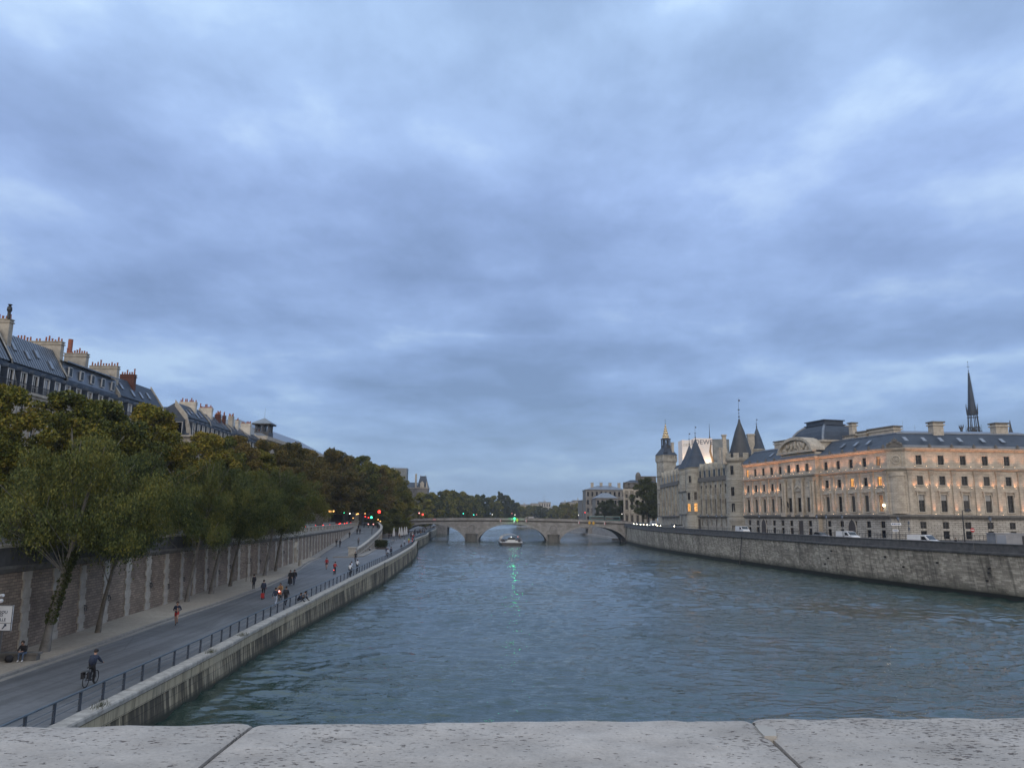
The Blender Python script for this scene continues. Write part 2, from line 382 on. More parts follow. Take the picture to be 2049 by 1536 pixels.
# ============================================================ THE SETTING
QZ = [(0, 2.3), (60, 2.3), (90, 2.7), (128, 3.4), (250, 3.8), (385, 4.0), (900, 4.2)]
def qz(Y): return float(np.interp(Y, [q[0] for q in QZ], [q[1] for q in QZ]))
QE = [(-17.0, 2), (-18.0, 20), (-18.8, 35), (-19.6, 54), (-20.2, 64), (-20.8, 89), (-21.4, 128), (-22.3, 150), (-23.8, 178), (-26, 212), (-29.2, 246)]
QE2 = [(-31.2, 246), (-32, 262), (-34, 300), (-36, 341), (-40, 385), (-46, 480), (-55, 600), (-70, 900)]
EW = [(-27, 2), (-29.5, 20), (-31.5, 45), (-33.2, 65), (-33.8, 80), (-34.7, 91), (-35.2, 104), (-35.4, 120), (-36.8, 138), (-39.5, 162), (-44, 205), (-50, 248), (-52, 262)]
KB = [(-26.2, 2), (-27.0, 30), (-27.7, 44), (-28.2, 53), (-28.8, 64), (-28.9, 80), (-29.4, 94), (-30.3, 107), (-32.4, 122), (-34.8, 137)]
RW = [(-30.6, 153), (-31.6, 168), (-33.6, 190), (-36.2, 215), (-39, 236), (-43.5, 258)]
RW2 = [(-43.5, 258), (-44.5, 262), (-45.5, 300), (-47, 340), (-50, 384)]
UZ = 8.2
def xof(P, Y): return float(np.interp(Y, [p[1] for p in P], [p[0] for p in P]))
def rz_(Y): return float(np.interp(Y, [140, 153, 262], [3.42, 3.495, UZ]))
qe = smooth_path([(x, y, qz(y)) for x, y in QE], 3); qe2 = smooth_path([(x, y, qz(y)) for x, y in QE2], 8)
ew = smooth_path([(x, y, 0) for x, y in EW], 2.5); rw = smooth_path([(x, y, 0) for x, y in RW], 3); rw2 = smooth_path([(x, y, 0) for x, y in RW2], 4)
QR = [(103, 2), (95, 40), (84, 80), (74, 114), (66.3, 154), (64.5, 170), (61.2, 204), (57.0, 251), (54.6, 293), (54.6, 340), (56, 385)]
QR2 = [(57, 400), (60, 453), (56, 560), (50, 695), (55, 900)]
PZ = [(0, 8.2), (150, 8.2), (290, 8.6), (385, 9.2)]       # top of the right parapet
IZ = [(0, 7.0), (150, 7.0), (290, 7.6), (385, 8.2), (420, 8.3)]     # island street level

# water : gentle real swell close by, finer ripples in the surface
def water():
    b = NB('river_water'); co = b.n('ShaderNodeNewGeometry').outputs['Position']
    def nz(scale, sc, detail, dist=0, rot=0):
        mp = b.n('ShaderNodeMapping'); mp.inputs['Scale'].default_value = sc; mp.inputs['Rotation'].default_value = (0, 0, rot); b.l(co, mp.inputs[0])
        return b.noise(mp.outputs[0], scale, detail, .55, dist)
    a = nz(.5, (.55, 1, 1), 4, .6, .25); c = nz(1.5, (.5, 1, 1), 3, .4, -.2); d = nz(4.2, (.6, 1, 1), 3, .2, .1)
    patch = nz(.045, (1, .8, 1), 4, .8)
    pr = b.ramp(patch, [(.38, .28), (.6, 1.15)])
    def mth(op, x, y):
        n = b.n('ShaderNodeMath', operation=op)
        for i, q in enumerate((x, y)):
            if isinstance(q, (int, float)): n.inputs[i].default_value = q
            else: b.l(q, n.inputs[i])
        return n.outputs[0]
    h = mth('ADD', mth('MULTIPLY', a, .20), mth('ADD', mth('MULTIPLY', c, .20), mth('MULTIPLY', d, .075)))
    h = mth('MULTIPLY', h, pr)
    n = b.n('ShaderNodeBump'); n.inputs['Strength'].default_value = 1; n.inputs['Distance'].default_value = 1.0; b.l(h, n.inputs['Height']); b.l(n.outputs[0], b.b.inputs['Normal'])
    mud = nz(.02, (1, .5, 1), 3, .5)
    col = b.ramp(mud, [(.35, (.014, .042, .038)), (.65, (.034, .052, .036))])
    b.b.inputs['IOR'].default_value = 1.6
    b.done(col, .055)
    # one sheet: real wind waves between the quays (fading with distance), flat further out
    rng = np.random.default_rng(6); xs = np.concatenate([[-420, -60], np.arange(-30, 92, .27), [110, 420]]); ys = np.concatenate([[-60, 10], np.exp(np.linspace(math.log(20), math.log(420), 640)), [600, 1000, 1500]])
    X, Y = np.meshgrid(xs, ys); h = np.zeros_like(X)
    wx = 1.6*np.sin(X*.11+Y*.07) + 1.1*np.sin(X*.23-Y*.16+1.3); wy = 1.4*np.sin(X*.09-Y*.12+.7) + .8*np.sin(X*.31+Y*.21)
    for i in range(80):
        lam = math.exp(rng.uniform(math.log(.7), math.log(4.6))); th = math.radians(rng.normal(97, 30)); k = 2*math.pi/lam
        ph = k*(math.cos(th)*(X+wx) + math.sin(th)*(Y+wy)) + rng.uniform(0, 6.28); fade = np.clip(lam/(.0075*np.maximum(Y, 1)) - 1, 0, 1)
        h += .0072*lam**.80*(1-np.abs(np.sin(ph/2)))*2*fade
    gust = .5 + .5*np.sin(X*.035+1.7*np.sin(Y*.021)+.5)*np.sin(Y*.028+1.3*np.sin(X*.05)+2); gust2 = .5+.5*np.sin(X*.11-Y*.045)*np.sin(Y*.09+X*.03)
    h = (h - h.mean()) * (.24 + .36*gust + .26*gust2 + .55*np.clip((X-28)/40, 0, 1)*np.clip(1.6-Y/150, 0, 1) + .22*np.clip((2-X)/22, 0, 1)*np.clip(1.5-Y/110, 0, 1)); edge = np.clip((X+30)/3, 0, 1)*np.clip((92-X)/3, 0, 1)*np.clip((Y-20)/3, 0, 1)*np.clip((420-Y)/60, 0, 1); h *= edge
    V = np.stack([X, Y, h], -1).reshape(-1, 3); nx_, ny_ = len(xs), len(ys); idx = np.arange(nx_*ny_).reshape(ny_, nx_); Fq = np.stack([idx[:-1, :-1], idx[:-1, 1:], idx[1:, 1:], idx[1:, :-1]], -1).reshape(-1, 4)
    me = bpy.data.meshes.new('water'); me.vertices.add(len(V)); me.vertices.foreach_set('co', V.astype(np.float32).ravel()); me.loops.add(Fq.size); me.loops.foreach_set('vertex_index', Fq.astype(np.int32).ravel())
    me.polygons.add(len(Fq)); me.polygons.foreach_set('loop_start', np.arange(0, Fq.size, 4, dtype=np.int32)); me.polygons.foreach_set('loop_total', np.full(len(Fq), 4, dtype=np.int32)); me.update(calc_edges=True)
    me.polygons.foreach_set('use_smooth', [True]*len(Fq)); me.materials.append(MATS['river_water']); wo = bpy.data.objects.new('water', me); C.objects.link(wo)
    tag(wo, 'dark green rippled river water between two stone quays', 'water', kind='structure')
water()

def ground_mat(name, c1, c2, sc, rough, patches=None, streak=False, bump=.2):
    b = NB(name); v = b.n('ShaderNodeNewGeometry').outputs['Position']
    f = b.noise(v, sc, 6, .65); col = b.ramp(f, [(.3, c2), (.7, c1)])
    g = b.noise(v, .12, 5, .6, .6); col = b.mix(.5, col, b.ramp(g, [(.35, .62), (.6, 1.1)]), 'MULTIPLY')
    if streak:
        mp = b.n('ShaderNodeMapping'); mp.inputs['Scale'].default_value = (1.4, .05, 1); b.l(v, mp.inputs[0])
        s = b.noise(mp.outputs[0], 1.2, 4, .6, .2); col = b.mix(.55, col, b.ramp(s, [(.42, .55), (.55, 1.05)]), 'MULTIPLY')
        vo = b.n('ShaderNodeTexVoronoi', feature='DISTANCE_TO_EDGE'); b.l(v, vo.inputs['Vector']); vo.inputs['Scale'].default_value = .16; col = b.mix(.55, col, b.ramp(vo.outputs['Distance'], [(.0, .45), (.010, 1)]), 'MULTIPLY')
        vc = b.n('ShaderNodeTexVoronoi'); b.l(v, vc.inputs['Vector']); vc.inputs['Scale'].default_value = .10; vb = b.n('ShaderNodeSeparateColor'); b.l(vc.outputs['Color'], vb.inputs[0]); col = b.mix(.5, col, b.ramp(vb.outputs[0], [(.1, .70), (.9, 1.1)]), 'MULTIPLY')
        lf = b.noise(v, 9, 2, .5); lm = b.noise(v, .35, 3, .6); lt = b.n('ShaderNodeMath', operation='MULTIPLY'); b.l(lf, lt.inputs[0]); b.l(lm, lt.inputs[1]); col = b.mix(b.ramp(lt.outputs[0], [(.415, 0), (.43, .8)]), col, (.11, .075, .03))
    h = b.noise(v, sc * 6, 3); b.bump(h, bump, .01)
    return b.done(col, rough)
ground_mat('asphalt_quay', (.150, .156, .165), (.112, .118, .128), 2.5, .62, streak=True)
ground_mat('asphalt_street', (.075, .078, .083), (.05, .052, .056), 2., .7)
ground_mat('gravel', (.40, .35, .285), (.29, .255, .205), 3., .95, bump=.5)
ground_mat('kerb_granite', (.30, .28, .25), (.2, .19, .175), 3., .85)
ground_mat('far_earth', (.06, .065, .045), (.04, .045, .03), .1, .95)

def strip(mb, Ys, fa, fb, za, zb, m=0, nx=1):
    for a, b in zip(Ys[:-1], Ys[1:]):
        for k in range(nx):
            t0, t1 = k/nx, (k+1)/nx
            def pt(Y, t): x0, x1 = fa(Y), fb(Y); return (x0+(x1-x0)*t, Y, za(Y)+(zb(Y)-za(Y))*t)
            mb.quad(pt(a, t0), pt(a, t1), pt(b, t1), pt(b, t0), m)
Yl = list(np.arange(2, 246.1, 4)); 
gl = MB()   # the lower quay road (grey asphalt), gutter to railing
def xk(Y): return xof(KB, Y) if Y < 137 else xof(EW, Y) + 2.0
def xmid(Y): return xk(Y) if Y < 153 else xof(RW, Y)
Y1 = [y for y in np.arange(2, 154, 3)] + [153.0]; Y1 = sorted(set(Y1))
strip(gl, Y1, xk, lambda Y: xof(QE, Y) - .55, qz, qz, nx=3)
Y2 = list(np.linspace(153, 246, 30))
strip(gl, Y2, lambda Y: xof(RW, Y), lambda Y: xof(QE, Y) - .55, qz, qz, nx=2)
Y3 = list(np.linspace(246, 384, 30))
strip(gl, Y3, lambda Y: xof(RW + RW2[1:], Y), lambda Y: xof(QE2, Y) - .55, qz, qz, nx=2)
Y4 = list(np.linspace(384, 900, 20)); strip(gl, Y4, lambda Y: xof(QE2, Y) - 22, lambda Y: xof(QE2, Y) - .55, qz, qz)
tag(gl.build('road', 'asphalt_quay'), 'grey asphalt promenade road along the lower left quay', 'road', kind='structure')
rp = MB(); Y5 = list(np.linspace(152.6, 262, 40))
strip(rp, Y5, lambda Y: xof(EW, Y) + 1.6, lambda Y: xof(RW, min(Y, 258)) - .05, rz_, rz_, nx=2)
tag(rp.build('ramp', 'asphalt_quay'), 'asphalt ramp climbing from the quay road to the street', 'ramp', kind='structure')
wl = MB(); wl.box(-48.3, -42.6, 226.5, 227.1, 6.72, 6.76); 
o = wl.build('road', 'white_paint'); tag(o, 'white stop line painted across the top of the ramp', 'road marking', kind='structure')
# gravel strip and its narrow continuation beside the ramp
gr = MB(); Y6 = [y for y in np.arange(2, 150, 3)]
strip(gr, Y6, lambda Y: xof(EW, Y) - .2, lambda Y: min(xk(Y) - .28, xof(EW, Y) + 8), lambda Y: qz(Y)+.10, lambda Y: qz(Y)+.10, nx=3)
tag(gr.build('path', 'gravel'), 'pale gravel strip under the trees beside the embankment wall', 'path', kind='structure')
kb = MB(); sweep(kb, [(xk(Y) - .14, Y, qz(Y)) for Y in Y6], [(-.14, -.1), (.14, -.1), (.14, .13), (-.14, .13)])
Y7 = list(np.linspace(147, 262, 40)); zk = lambda Y: rz_(Y) if Y > 153 else qz(Y)
sweep(kb, [(xof(EW, Y) + .9, Y, zk(Y)) for Y in Y7], [(-1.0, -.3), (.7, -.3), (.7, .12), (-1.0, .12)])
tag(kb.build('pavement', 'kerb_granite'), 'granite kerb between the gravel and the quay road', 'kerb', kind='structure')
# gutter line of pale setts
gu = MB(); sweep(gu, [(xk(Y) + .28, Y, qz(Y)) for Y in Y6], [(-.2, .002), (.2, .002), (.2, .01), (-.2, .01)])
tag(gu.build('road', 'kerb_granite'), 'pale gutter of stone setts along the kerb', 'gutter', kind='structure')
# pointed traffic island at the foot of the ramp wall
isl = MB(); isl.vprism([(-33.6, 149.2), (-30.0, 150.6), (-28.7, 153.5), (-29.2, 162), (-30.6, 176), (-33.0, 200), (-35.6, 218), (-36.2, 218), (-33.4, 192), (-31.4, 168), (-30.4, 153.4), (-31.4, 151.6)], 3.3, 3.66)
tag(isl.build('pavement', 'kerb_granite'), 'raised stone kerb island around the foot of the ramp wall', 'kerb', kind='structure')

# upper left street, island street, far ground
up = MB()
Yu = list(np.linspace(2, 262, 66)); strip(up, Yu, lambda Y: -430, lambda Y: xof(EW, Y) - .3, lambda Y: UZ, lambda Y: UZ)
Yv = list(np.linspace(262, 384, 30)); strip(up, Yv, lambda Y: -430, lambda Y: xof(RW2, Y) - .3, lambda Y: UZ, lambda Y: UZ)
Yw = list(np.linspace(384, 1500, 10)); strip(up, Yw, lambda Y: -430, lambda Y: xof(QE2, Y) - 21, lambda Y: UZ, lambda Y: UZ)
tag(up.build('street', 'asphalt_street'), 'upper street of the left bank behind the embankment parapet', 'street', kind='structure')
iz = lambda Y: float(np.interp(Y, [q[0] for q in IZ], [q[1] for q in IZ]))
isd = MB(); Yi = list(np.linspace(2, 385, 60)); strip(isd, Yi, lambda Y: xof(QR, Y) + .4, lambda Y: 430, iz, iz)
Yj = list(np.linspace(385, 1500, 20)); strip(isd, Yj, lambda Y: xof(QR2, max(Y, 400)) + .4, lambda Y: 430, iz, iz)
tag(isd.build('street', 'asphalt_street'), 'riverside street of the island behind the right parapet', 'street', kind='structure')
fg = MB(); fg.quad((-2500, 1400, 3), (2500, 1400, 3), (2500, 6000, 3), (-2500, 6000, 3)); fg.quad((-6000, -300, 2.2), (-425, -300, 2.2), (-425, 6000, 2.2), (-6000, 6000, 2.2)); fg.quad((425, -300, 2.2), (6000, -300, 2.2), (6000, 6000, 2.2), (425, 6000, 2.2))
tag(fg.build('ground', 'far_earth'), 'flat ground of the distant city', 'ground', kind='structure')

# ---------------------------------------------------------------- low quay wall at the water
def quay_low_mat():
    b = NB('stained_quay'); v = b.coord('UV')
    br = b.n('ShaderNodeTexBrick'); b.l(v, br.inputs['Vector']); br.inputs['Scale'].default_value = 1; br.inputs['Brick Width'].default_value = 1.6; br.inputs['Row Height'].default_value = .5
    br.inputs['Mortar Size'].default_value = .012; br.inputs['Color1'].default_value = (.40, .35, .245, 1); br.inputs['Color2'].default_value = (.33, .30, .225, 1); br.inputs['Mortar'].default_value = (.12, .11, .09, 1)
    mp = b.n('ShaderNodeMapping'); mp.inputs['Scale'].default_value = (2.0, .16, 1); b.l(v, mp.inputs[0])
    s = b.noise(mp.outputs[0], 1.5, 5, .62, .15); big = b.noise(v, .16, 3, .5)
    sp = b.n('ShaderNodeSeparateXYZ'); b.l(v, sp.inputs[0])
    hgt = b.ramp(sp.outputs[1], [(0, 1.), (.06, .72), (.5, .66), (1, .0)])   # taller = cleaner (uv.y is height over 4 m below)
    return b, v, br, s, big, sp
def stained():
    b, v, br, s, big, sp = quay_low_mat()
    m1 = b.n('ShaderNodeMath', operation='MULTIPLY'); b.l(s, m1.inputs[0]); m1.inputs[1].default_value = 1
    a = b.n('ShaderNodeMath', operation='ADD'); b.l(s, a.inputs[0]); mm = b.n('ShaderNodeMath', operation='MULTIPLY'); b.l(big, mm.inputs[0]); mm.inputs[1].default_value = .55; b.l(mm.outputs[0], a.inputs[1])
    st = b.ramp(a.outputs[0], [(.72, (.09, .09, .088)), (.80, (.40, .39, .36)), (.90, (1, 1, 1))])
    c = b.mix(.92, br.outputs[0], st, 'MULTIPLY')
    # dark green weed band just over the water
    mr = b.n('ShaderNodeMapRange'); b.l(sp.outputs[1], mr.inputs[0]); mr.inputs[1].default_value = .25; mr.inputs[2].default_value = .6
    c = b.mix(mr.outputs[0], (.022, .026, .016), c)
    b.bump(br.outputs['Fac'], -.3, .03); b.done(c, .85)
stained()
def clean():
    b, v, br, s, big, sp = quay_low_mat(); b.m.name = 'upper_course'
    st = b.ramp(s, [(.36, (.3, .3, .28)), (.5, (1, 1, 1))]); c = b.mix(.7, br.outputs[0], st, 'MULTIPLY'); b.bump(br.outputs['Fac'], -.3, .03); b.done(c, .85)
clean()
ql = thing('quay_wall', 'low stained limestone quay wall with pale coping along the left water edge', 'wall')
for k, (path, prof) in enumerate(((qe, 0), (qe2, 0))):
    lo = MB(); Zt = lambda p: p[2]
    # wall face : battered, foot in the water. path z is the quay level -> profile relative to it
    P0 = [(p[0], p[1], 0) for p in path]
    for i in range(len(path)-1):
        pass
    fo = offset_path(path, .28); fi = offset_path(path, .0); L = 0
    for i in range(len(path)-1):
        a, b_ = path[i], path[i+1]; d = math.hypot(b_[0]-a[0], b_[1]-a[1]); za, zb = a[2], b_[2]
        lo.quad((*fo[i], -1), (*fo[i+1], -1), (*fi[i+1], zb-.85), (*fi[i], za-.85), 0, ((L, -1), (L+d, -1), (L+d, zb-.85), (L, za-.85)))
        L += d
    lo.build('wall_face', 'stained_quay', ql)
    co = MB(); sweep(co, path, [(-.6, -.85), (.06, -.85), (.06, -.24), (-.6, -.24)]); co.build('upper_course', 'upper_course', ql)
    cp = MB(); rnd = random.Random(k); s_ = 0; T = plen(path)
    while s_ < T - .5:
        d = min(rnd.uniform(1.6, 2.6), T - s_); p, h = walk(path, s_); q, _ = walk(path, s_ + d - .02); n = Vector((math.sin(h), -math.cos(h), 0))
        dz_ = rnd.uniform(-.012, .012); cols = []
        for pp in (p, q):
            cols.append([pp + n*o_ + Vector((0, 0, z_+dz_)) for o_, z_ in ((-.62, -.235), (.13, -.235), (.15, -.05), (.11, .03), (-.62, .03))])
        for j in range(5):
            j2 = (j+1) % 5; cp.quad(cols[0][j], cols[1][j], cols[1][j2], cols[0][j2])
        cp.poly(cols[0]); cp.poly(cols[1], flip=True); s_ += d
    tag(cp.build('coping', 'cap_stone', ql))
# slots with mooring ladders
def ladder(s_):
    p, h = walk(qe, s_); z = p.z; e = empty('ladder', (p.x, p.y, 0), h)
    mb = MB()
    for sx in (-.22, .22): mb.tube((sx, -.36, -.3), (sx, -.30, z+.1), .03, n=6)
    for k in range(10): mb.tube((-.22, -.34, .1+k*.28), (.22, -.34, .1+k*.28), .018, n=5)
    o = mb.build('ladder', 'black_iron'); o.location = (p.x, p.y, 0); o.rotation_euler = (0, 0, h); bpy.data.objects.remove(e); return o
for k, s_ in enumerate((132., 196.)):
    tag(ladder(s_), ['narrow iron ladder down the quay wall, nearer the camera', 'narrow iron ladder down the quay wall, farther toward the bridge'][k], 'ladder', 'iron ladders on the left quay wall')
# recess pilaster where the wall steps back
bx = MB(); bx.box(-31.6, -28.9, 245.9, 246.9, -1, 3.85); bx.build('wall_end', 'stained_quay', ql)

# weeds growing on the coping
rnd = random.Random(4)
for k, (px, py) in enumerate([(206, 1409), (425, 1302), (489, 1268)]):
    p = gz(px, py, 2.42); mb = MB()
    for j in range(130):
        a = rnd.uniform(0, 6.28); r = rnd.uniform(0, .5); x, y = r*math.cos(a)*.8, r*math.sin(a)*1.5; h = rnd.uniform(.08, .34); b_ = rnd.uniform(0, 6.28)
        mb.quad((x, y, 0), (x+.018*math.cos(b_), y+.018*math.sin(b_), 0), (x+.10*math.cos(b_), y+.07*math.sin(b_*2), h), (x+.09*math.cos(b_), y+.06*math.sin(b_*2), h*.8))
    o = mb.build('weed', 'soil_weed', None, (p.x-.1, p.y, qz(p.y)+.03)); tag(o, ['tuft of dry weeds on the quay coping nearest the camera', 'green weed tuft at the step in the coping beyond the cyclist', 'small weed tuft on the coping beyond the larger one'][k], 'weed', 'weeds on the quay coping')

# ---------------------------------------------------------------- railing of the left quay
rl = thing('guard_rail', 'long blue-grey steel railing on posts along the lower left quay', 'railing')
rp_ = [(x - .75, y, z) for x, y, z in qe]; T = plen(rp_)
mb = MB(); sweep(mb, rp_, [(-.05, .84), (.05, .84), (.06, .90), (-.06, .90)]); mb.build('top_rail', 'rail_blue', rl)
for hh in (.56, .28):
    mb = MB(); sweep(mb, rp_, [(-.008, hh), (.008, hh), (.008, hh+.022), (-.008, hh+.022)]); mb.build('cable', 'rail_blue', rl)
pm = MB(); pm.box(-.042, .042, -.07, .07, 0, .845); pm.box(-.09, .09, -.09, .09, 0, .02); po = pm.build('post', 'post_navy', rl); first = True
s_ = 22.; k = 0
while s_ < T - 1 and k < 100:
    p, h = walk(rp_, s_)
    o = po if k == 0 else instance(po.data, 'post', rl)
    o.location = p; o.rotation_euler = (0, 0, h + math.pi/2); s_ += 2.22; k += 1
rl2 = thing('guard_rail', 'second stretch of dark railing along the quay near the bridge arch', 'railing')
p2 = [(x - .6, y, z) for x, y, z in qe2 if y < 560]; mb = MB(); sweep(mb, p2, [(-.05, .84), (.05, .84), (.05, .9), (-.05, .9)]); sweep(mb, p2, [(-.02, .1), (.02, .1), (.02, .8), (-.02, .8)]); mb.build('top_rail', 'rail_blue', rl2)

# ---------------------------------------------------------------- the high embankment wall (left)
stone('embankment_masonry', (.33, .258, .195), (.215, .168, .128), (.105, .085, .068), .55, .2, 'uv', grime=.75, msize=.018, grimec=(.42, .40, .40), gsc=.22)
stone('quay_masonry', (.27, .24, .18), (.175, .16, .13), (.13, .12, .10), .85, .26, 'uv', grime=.8, msize=.012, grimec=(.45, .45, .44), gsc=.5)
ebw = thing('embankment_wall', 'tall brown masonry embankment wall with pale stone pilasters behind the trees', 'wall')
LEDGE = 7.75
def ewz(Y): return (rz_(Y) if Y > 153 else qz(Y))
mb = MB(); L = 0
for a, b_ in zip(ew[:-1], ew[1:]):
    d = math.hypot(b_[0]-a[0], b_[1]-a[1])
    mb.quad((a[0]+.25, a[1], 1.8), (b_[0]+.25, b_[1], 1.8), (b_[0], b_[1], LEDGE), (a[0], a[1], LEDGE), 0, ((L, 1.8), (L+d, 1.8), (L+d, LEDGE), (L, LEDGE)))
    L += d
mb.build('wall_face', 'embankment_masonry', ebw)
mb = MB(); sweep(mb, ew, [(-.5, LEDGE-.32), (.12, LEDGE-.32), (.3, LEDGE-.05), (.3, LEDGE+.12), (-.5, LEDGE+.12)]); mb.build('string_course', 'dark_trim_stone', ebw)
# parapet: solid near the camera, balustrade with piers further on
TE = plen(ew)
def ew_s(Y):
    s0, s1 = 0, TE
    for _ in range(40):
        m_ = (s0+s1)/2
        if walk(ew, m_)[0].y < Y: s0 = m_
        else: s1 = m_
    return s0
sub = [p for p in ew if p[1] < 100]; sub2 = [p for p in ew if p[1] >= 97.5]
mb = MB(); sweep(mb, sub, [(-.3, LEDGE+.12), (.08, LEDGE+.12), (.08, 9.02), (-.3, 9.02)]); mb.build('parapet', 'parapet_dark', ebw)
mb = MB(); sweep(mb, ew, [(-.38, 9.02), (.15, 9.02), (.15, 9.22), (-.38, 9.22)]); mb.build('coping', 'pilaster_stone', ebw)
mb = MB(); sweep(mb, sub2, [(-.3, LEDGE+.12), (.1, LEDGE+.12), (.1, 8.32), (-.3, 8.32)]); mb.build('parapet', 'pilaster_stone', ebw)
bal = MB(); bal.lathe([(.07, 0), (.07, .06), (.05, .1), (.1, .28), (.05, .55), (.07, .62), (.07, .7)], 6)
s_ = ew_s(100); k = 0; pier = MB(); balm = MB()
while s_ < TE - .4:
    p, h = walk(ew, s_); n = Vector((math.sin(h), -math.cos(h), 0))
    if k % 12 in (0, 1, 2):
        if k % 12 == 1:
            M = Matrix.Translation((p.x, p.y, 0)) @ Matrix.Rotation(h, 4, 'Z'); pier.box(-.8, .8, -.13, .32, 8.3, 9.04, 0, M)
    else:
        balm.lathe([(.08, 0), (.05, .1), (.11, .28), (.05, .55), (.08, .7)], 6, (p.x - n.x*.1, p.y - n.y*.1, 8.32))
    s_ += .42; k += 1
pier.build('parapet_pier', 'pilaster_stone', ebw); balm.build('balustrade', 'pilaster_stone', ebw)
# end pier where the street meets the ramp
mb = MB(); mb.box(-53.0, -51.2, 261.5, 263.2, 7.5, 9.5); mb.box(-53.2, -51.0, 261.3, 263.4, 9.5, 9.75); mb.build('end_pier', 'pilaster_stone', ebw)
# pilasters of alternating long and short quoins
rnd = random.Random(7)
def pilaster(zb, w_=.36):
    mb = MB(); z = zb - .3; k = rnd.randint(0, 1)
    while z < LEDGE - .35:
        h = rnd.uniform(.42, .62); h = min(h, LEDGE - .33 - z)
        if h < .15: break
        hw = w_ + (.17 if k % 2 else 0) + rnd.uniform(-.02, .02); t = (z - 1.8)/(LEDGE - 1.8); y = -(.25*(1-t)) - .09
        mb.box(-hw, hw, y, .2, z, z + h - .012); z += h; k += 1
    return mb
s_ = 14.; k = 0
while s_ < TE - 2:
    p, h = walk(ew, s_)
    zb = ewz(p.y)
    if LEDGE - zb < .6: break
    o = pilaster(zb, .40 if p.y < 80 else .34).build('pilaster', 'pilaster_stone', ebw); o.location = (p.x, p.y, 0); o.rotation_euler = (0, 0, h)
    s_ += 4.1 if p.y < 160 else 4.6; k += 1
# iron mooring rings
rg = MB(); rg.torus((0, -.16, 0), .2, .03, 'Y', 16, 5); rg.box(-.03, .03, -.2, .1, .17, .25)
ro = None; s_ = 14.3
for k in range(20):
    p, h = walk(ew, s_); z = qz(p.y) + 2.0 + .3*math.sin(k*2.1)
    o = rg.build('mooring_ring', 'black_iron', ebw) if ro is None else instance(ro.data, 'mooring_ring', ebw); ro = ro or o
    n = Vector((math.sin(h), -math.cos(h), 0)); t = (z-1.8)/(LEDGE-1.8)
    o.location = (p.x + n.x*(.25*(1-t)+.08), p.y + n.y*(.25*(1-t)+.08), z); o.rotation_euler = (0, 0, h); s_ += 4.1*(1 if k % 3 else 2)
# arched doorway surround at the end of the gravel strip
p, h = walk(ew, ew_s(132)); mb = MB(); 
mb.box(-.95, -.55, -.5, .3, 3.2, 5.6); mb.box(.55, .95, -.5, .3, 3.2, 5.6)
mb.prism([(-.95, 5.6), (.95, 5.6), (.95, 6.0), (.5, 6.3), (0, 6.9), (-.5, 6.3), (-.95, 6.0)], -.52, .3)
o = mb.build('door_surround', 'trim_stone', ebw); o.location = (p.x, p.y, 0); o.rotation_euler = (0, 0, h)
mb = MB(); mb.box(-.55, .55, -.32, .1, 3.2, 5.6); o2 = mb.build('door', 'shopfront', o)
# ---------------------------------------------------------------- ramp wall
rwt = thing('ramp_wall', 'curved pale stone wall with parapet between the ramp and the lower quay', 'wall')
mb = MB()
for a, b_ in zip(rw[:-1], rw[1:]):
    za, zb = rz_(a[1]), rz_(b_[1]); ta, tb = za+1.0, zb+1.0
mb2 = MB(); L = 0
rwp = [(p[0], p[1], rz_(p[1])) for p in rw]; cR = offset_path(rwp, .3); cL = offset_path(rwp, -.1)
for i in range(len(rwp)-1):
    a, b_ = rwp[i], rwp[i+1]; d = math.hypot(b_[0]-a[0], b_[1]-a[1])
    mb2.quad((*cR[i], 3), (*cR[i+1], 3), (*cR[i+1], b_[2]+.95), (*cR[i], a[2]+.95), 0, ((L, 3), (L+d, 3), (L+d, b_[2]+.95), (L, a[2]+.95)))
    mb2.quad((*cL[i], 3), (*cL[i+1], 3), (*cL[i+1], b_[2]+.95), (*cL[i], a[2]+.95), 0, ((L, 3), (L+d, 3), (L+d, b_[2]+.95), (L, a[2]+.95))); L += d
stone('ramp_masonry', (.34, .305, .25), (.26, .235, .195), (.16, .145, .12), 1.2, .4, 'uv', grime=.6)
mb2.build('wall_face', 'ramp_masonry', rwt)
mb = MB(); sweep(mb, rwp, [(-.25, .95), (.45, .95), (.45, 1.18), (-.25, 1.18)]); mb.build('coping', 'cap_stone', rwt)
mb = MB(); sweep(mb, rwp, [(.3, -.15), (.42, -.15), (.42, .1), (.3, .1)]); mb.build('string_course', 'pilaster_stone', rwt)
mb = MB(); mb.box(-31.3, -29.9, 152.0, 153.4, 3.3, 5.1); mb.box(-31.45, -29.75, 151.85, 153.55, 5.1, 5.35); mb.build('end_pillar', 'cap_stone', rwt)
s_ = 12.
while s_ < plen(rwp) - 1:
    p, h = walk(rwp, s_); mb = MB(); mb.box(-.28, .28, -.42, -.2, 3.4, p.z - .18); o = mb.build('pilaster', 'pilaster_stone', rwt); o.location = (p.x, p.y, 0); o.rotation_euler = (0, 0, h); s_ += 4.2
# retaining wall under the plane trees up to the bridge
rt = thing('retaining_wall', 'shaded stone retaining wall under the plane trees left of the bridge', 'wall')
mb = MB(); L = 0
for a, b_ in zip(rw2[:-1], rw2[1:]):
    d = math.hypot(b_[0]-a[0], b_[1]-a[1]); mb.quad((a[0], a[1], 3), (b_[0], b_[1], 3), (b_[0], b_[1], 9.2), (a[0], a[1], 9.2), 0, ((L, 3), (L+d, 3), (L+d, 9.2), (L, 9.2))); L += d
mb.build('wall_face', 'embankment_masonry', rt); mb = MB(); sweep(mb, rw2, [(-.35, 9.2), (.1, 9.2), (.1, 9.4), (-.35, 9.4)]); mb.build('coping', 'pilaster_stone', rt)

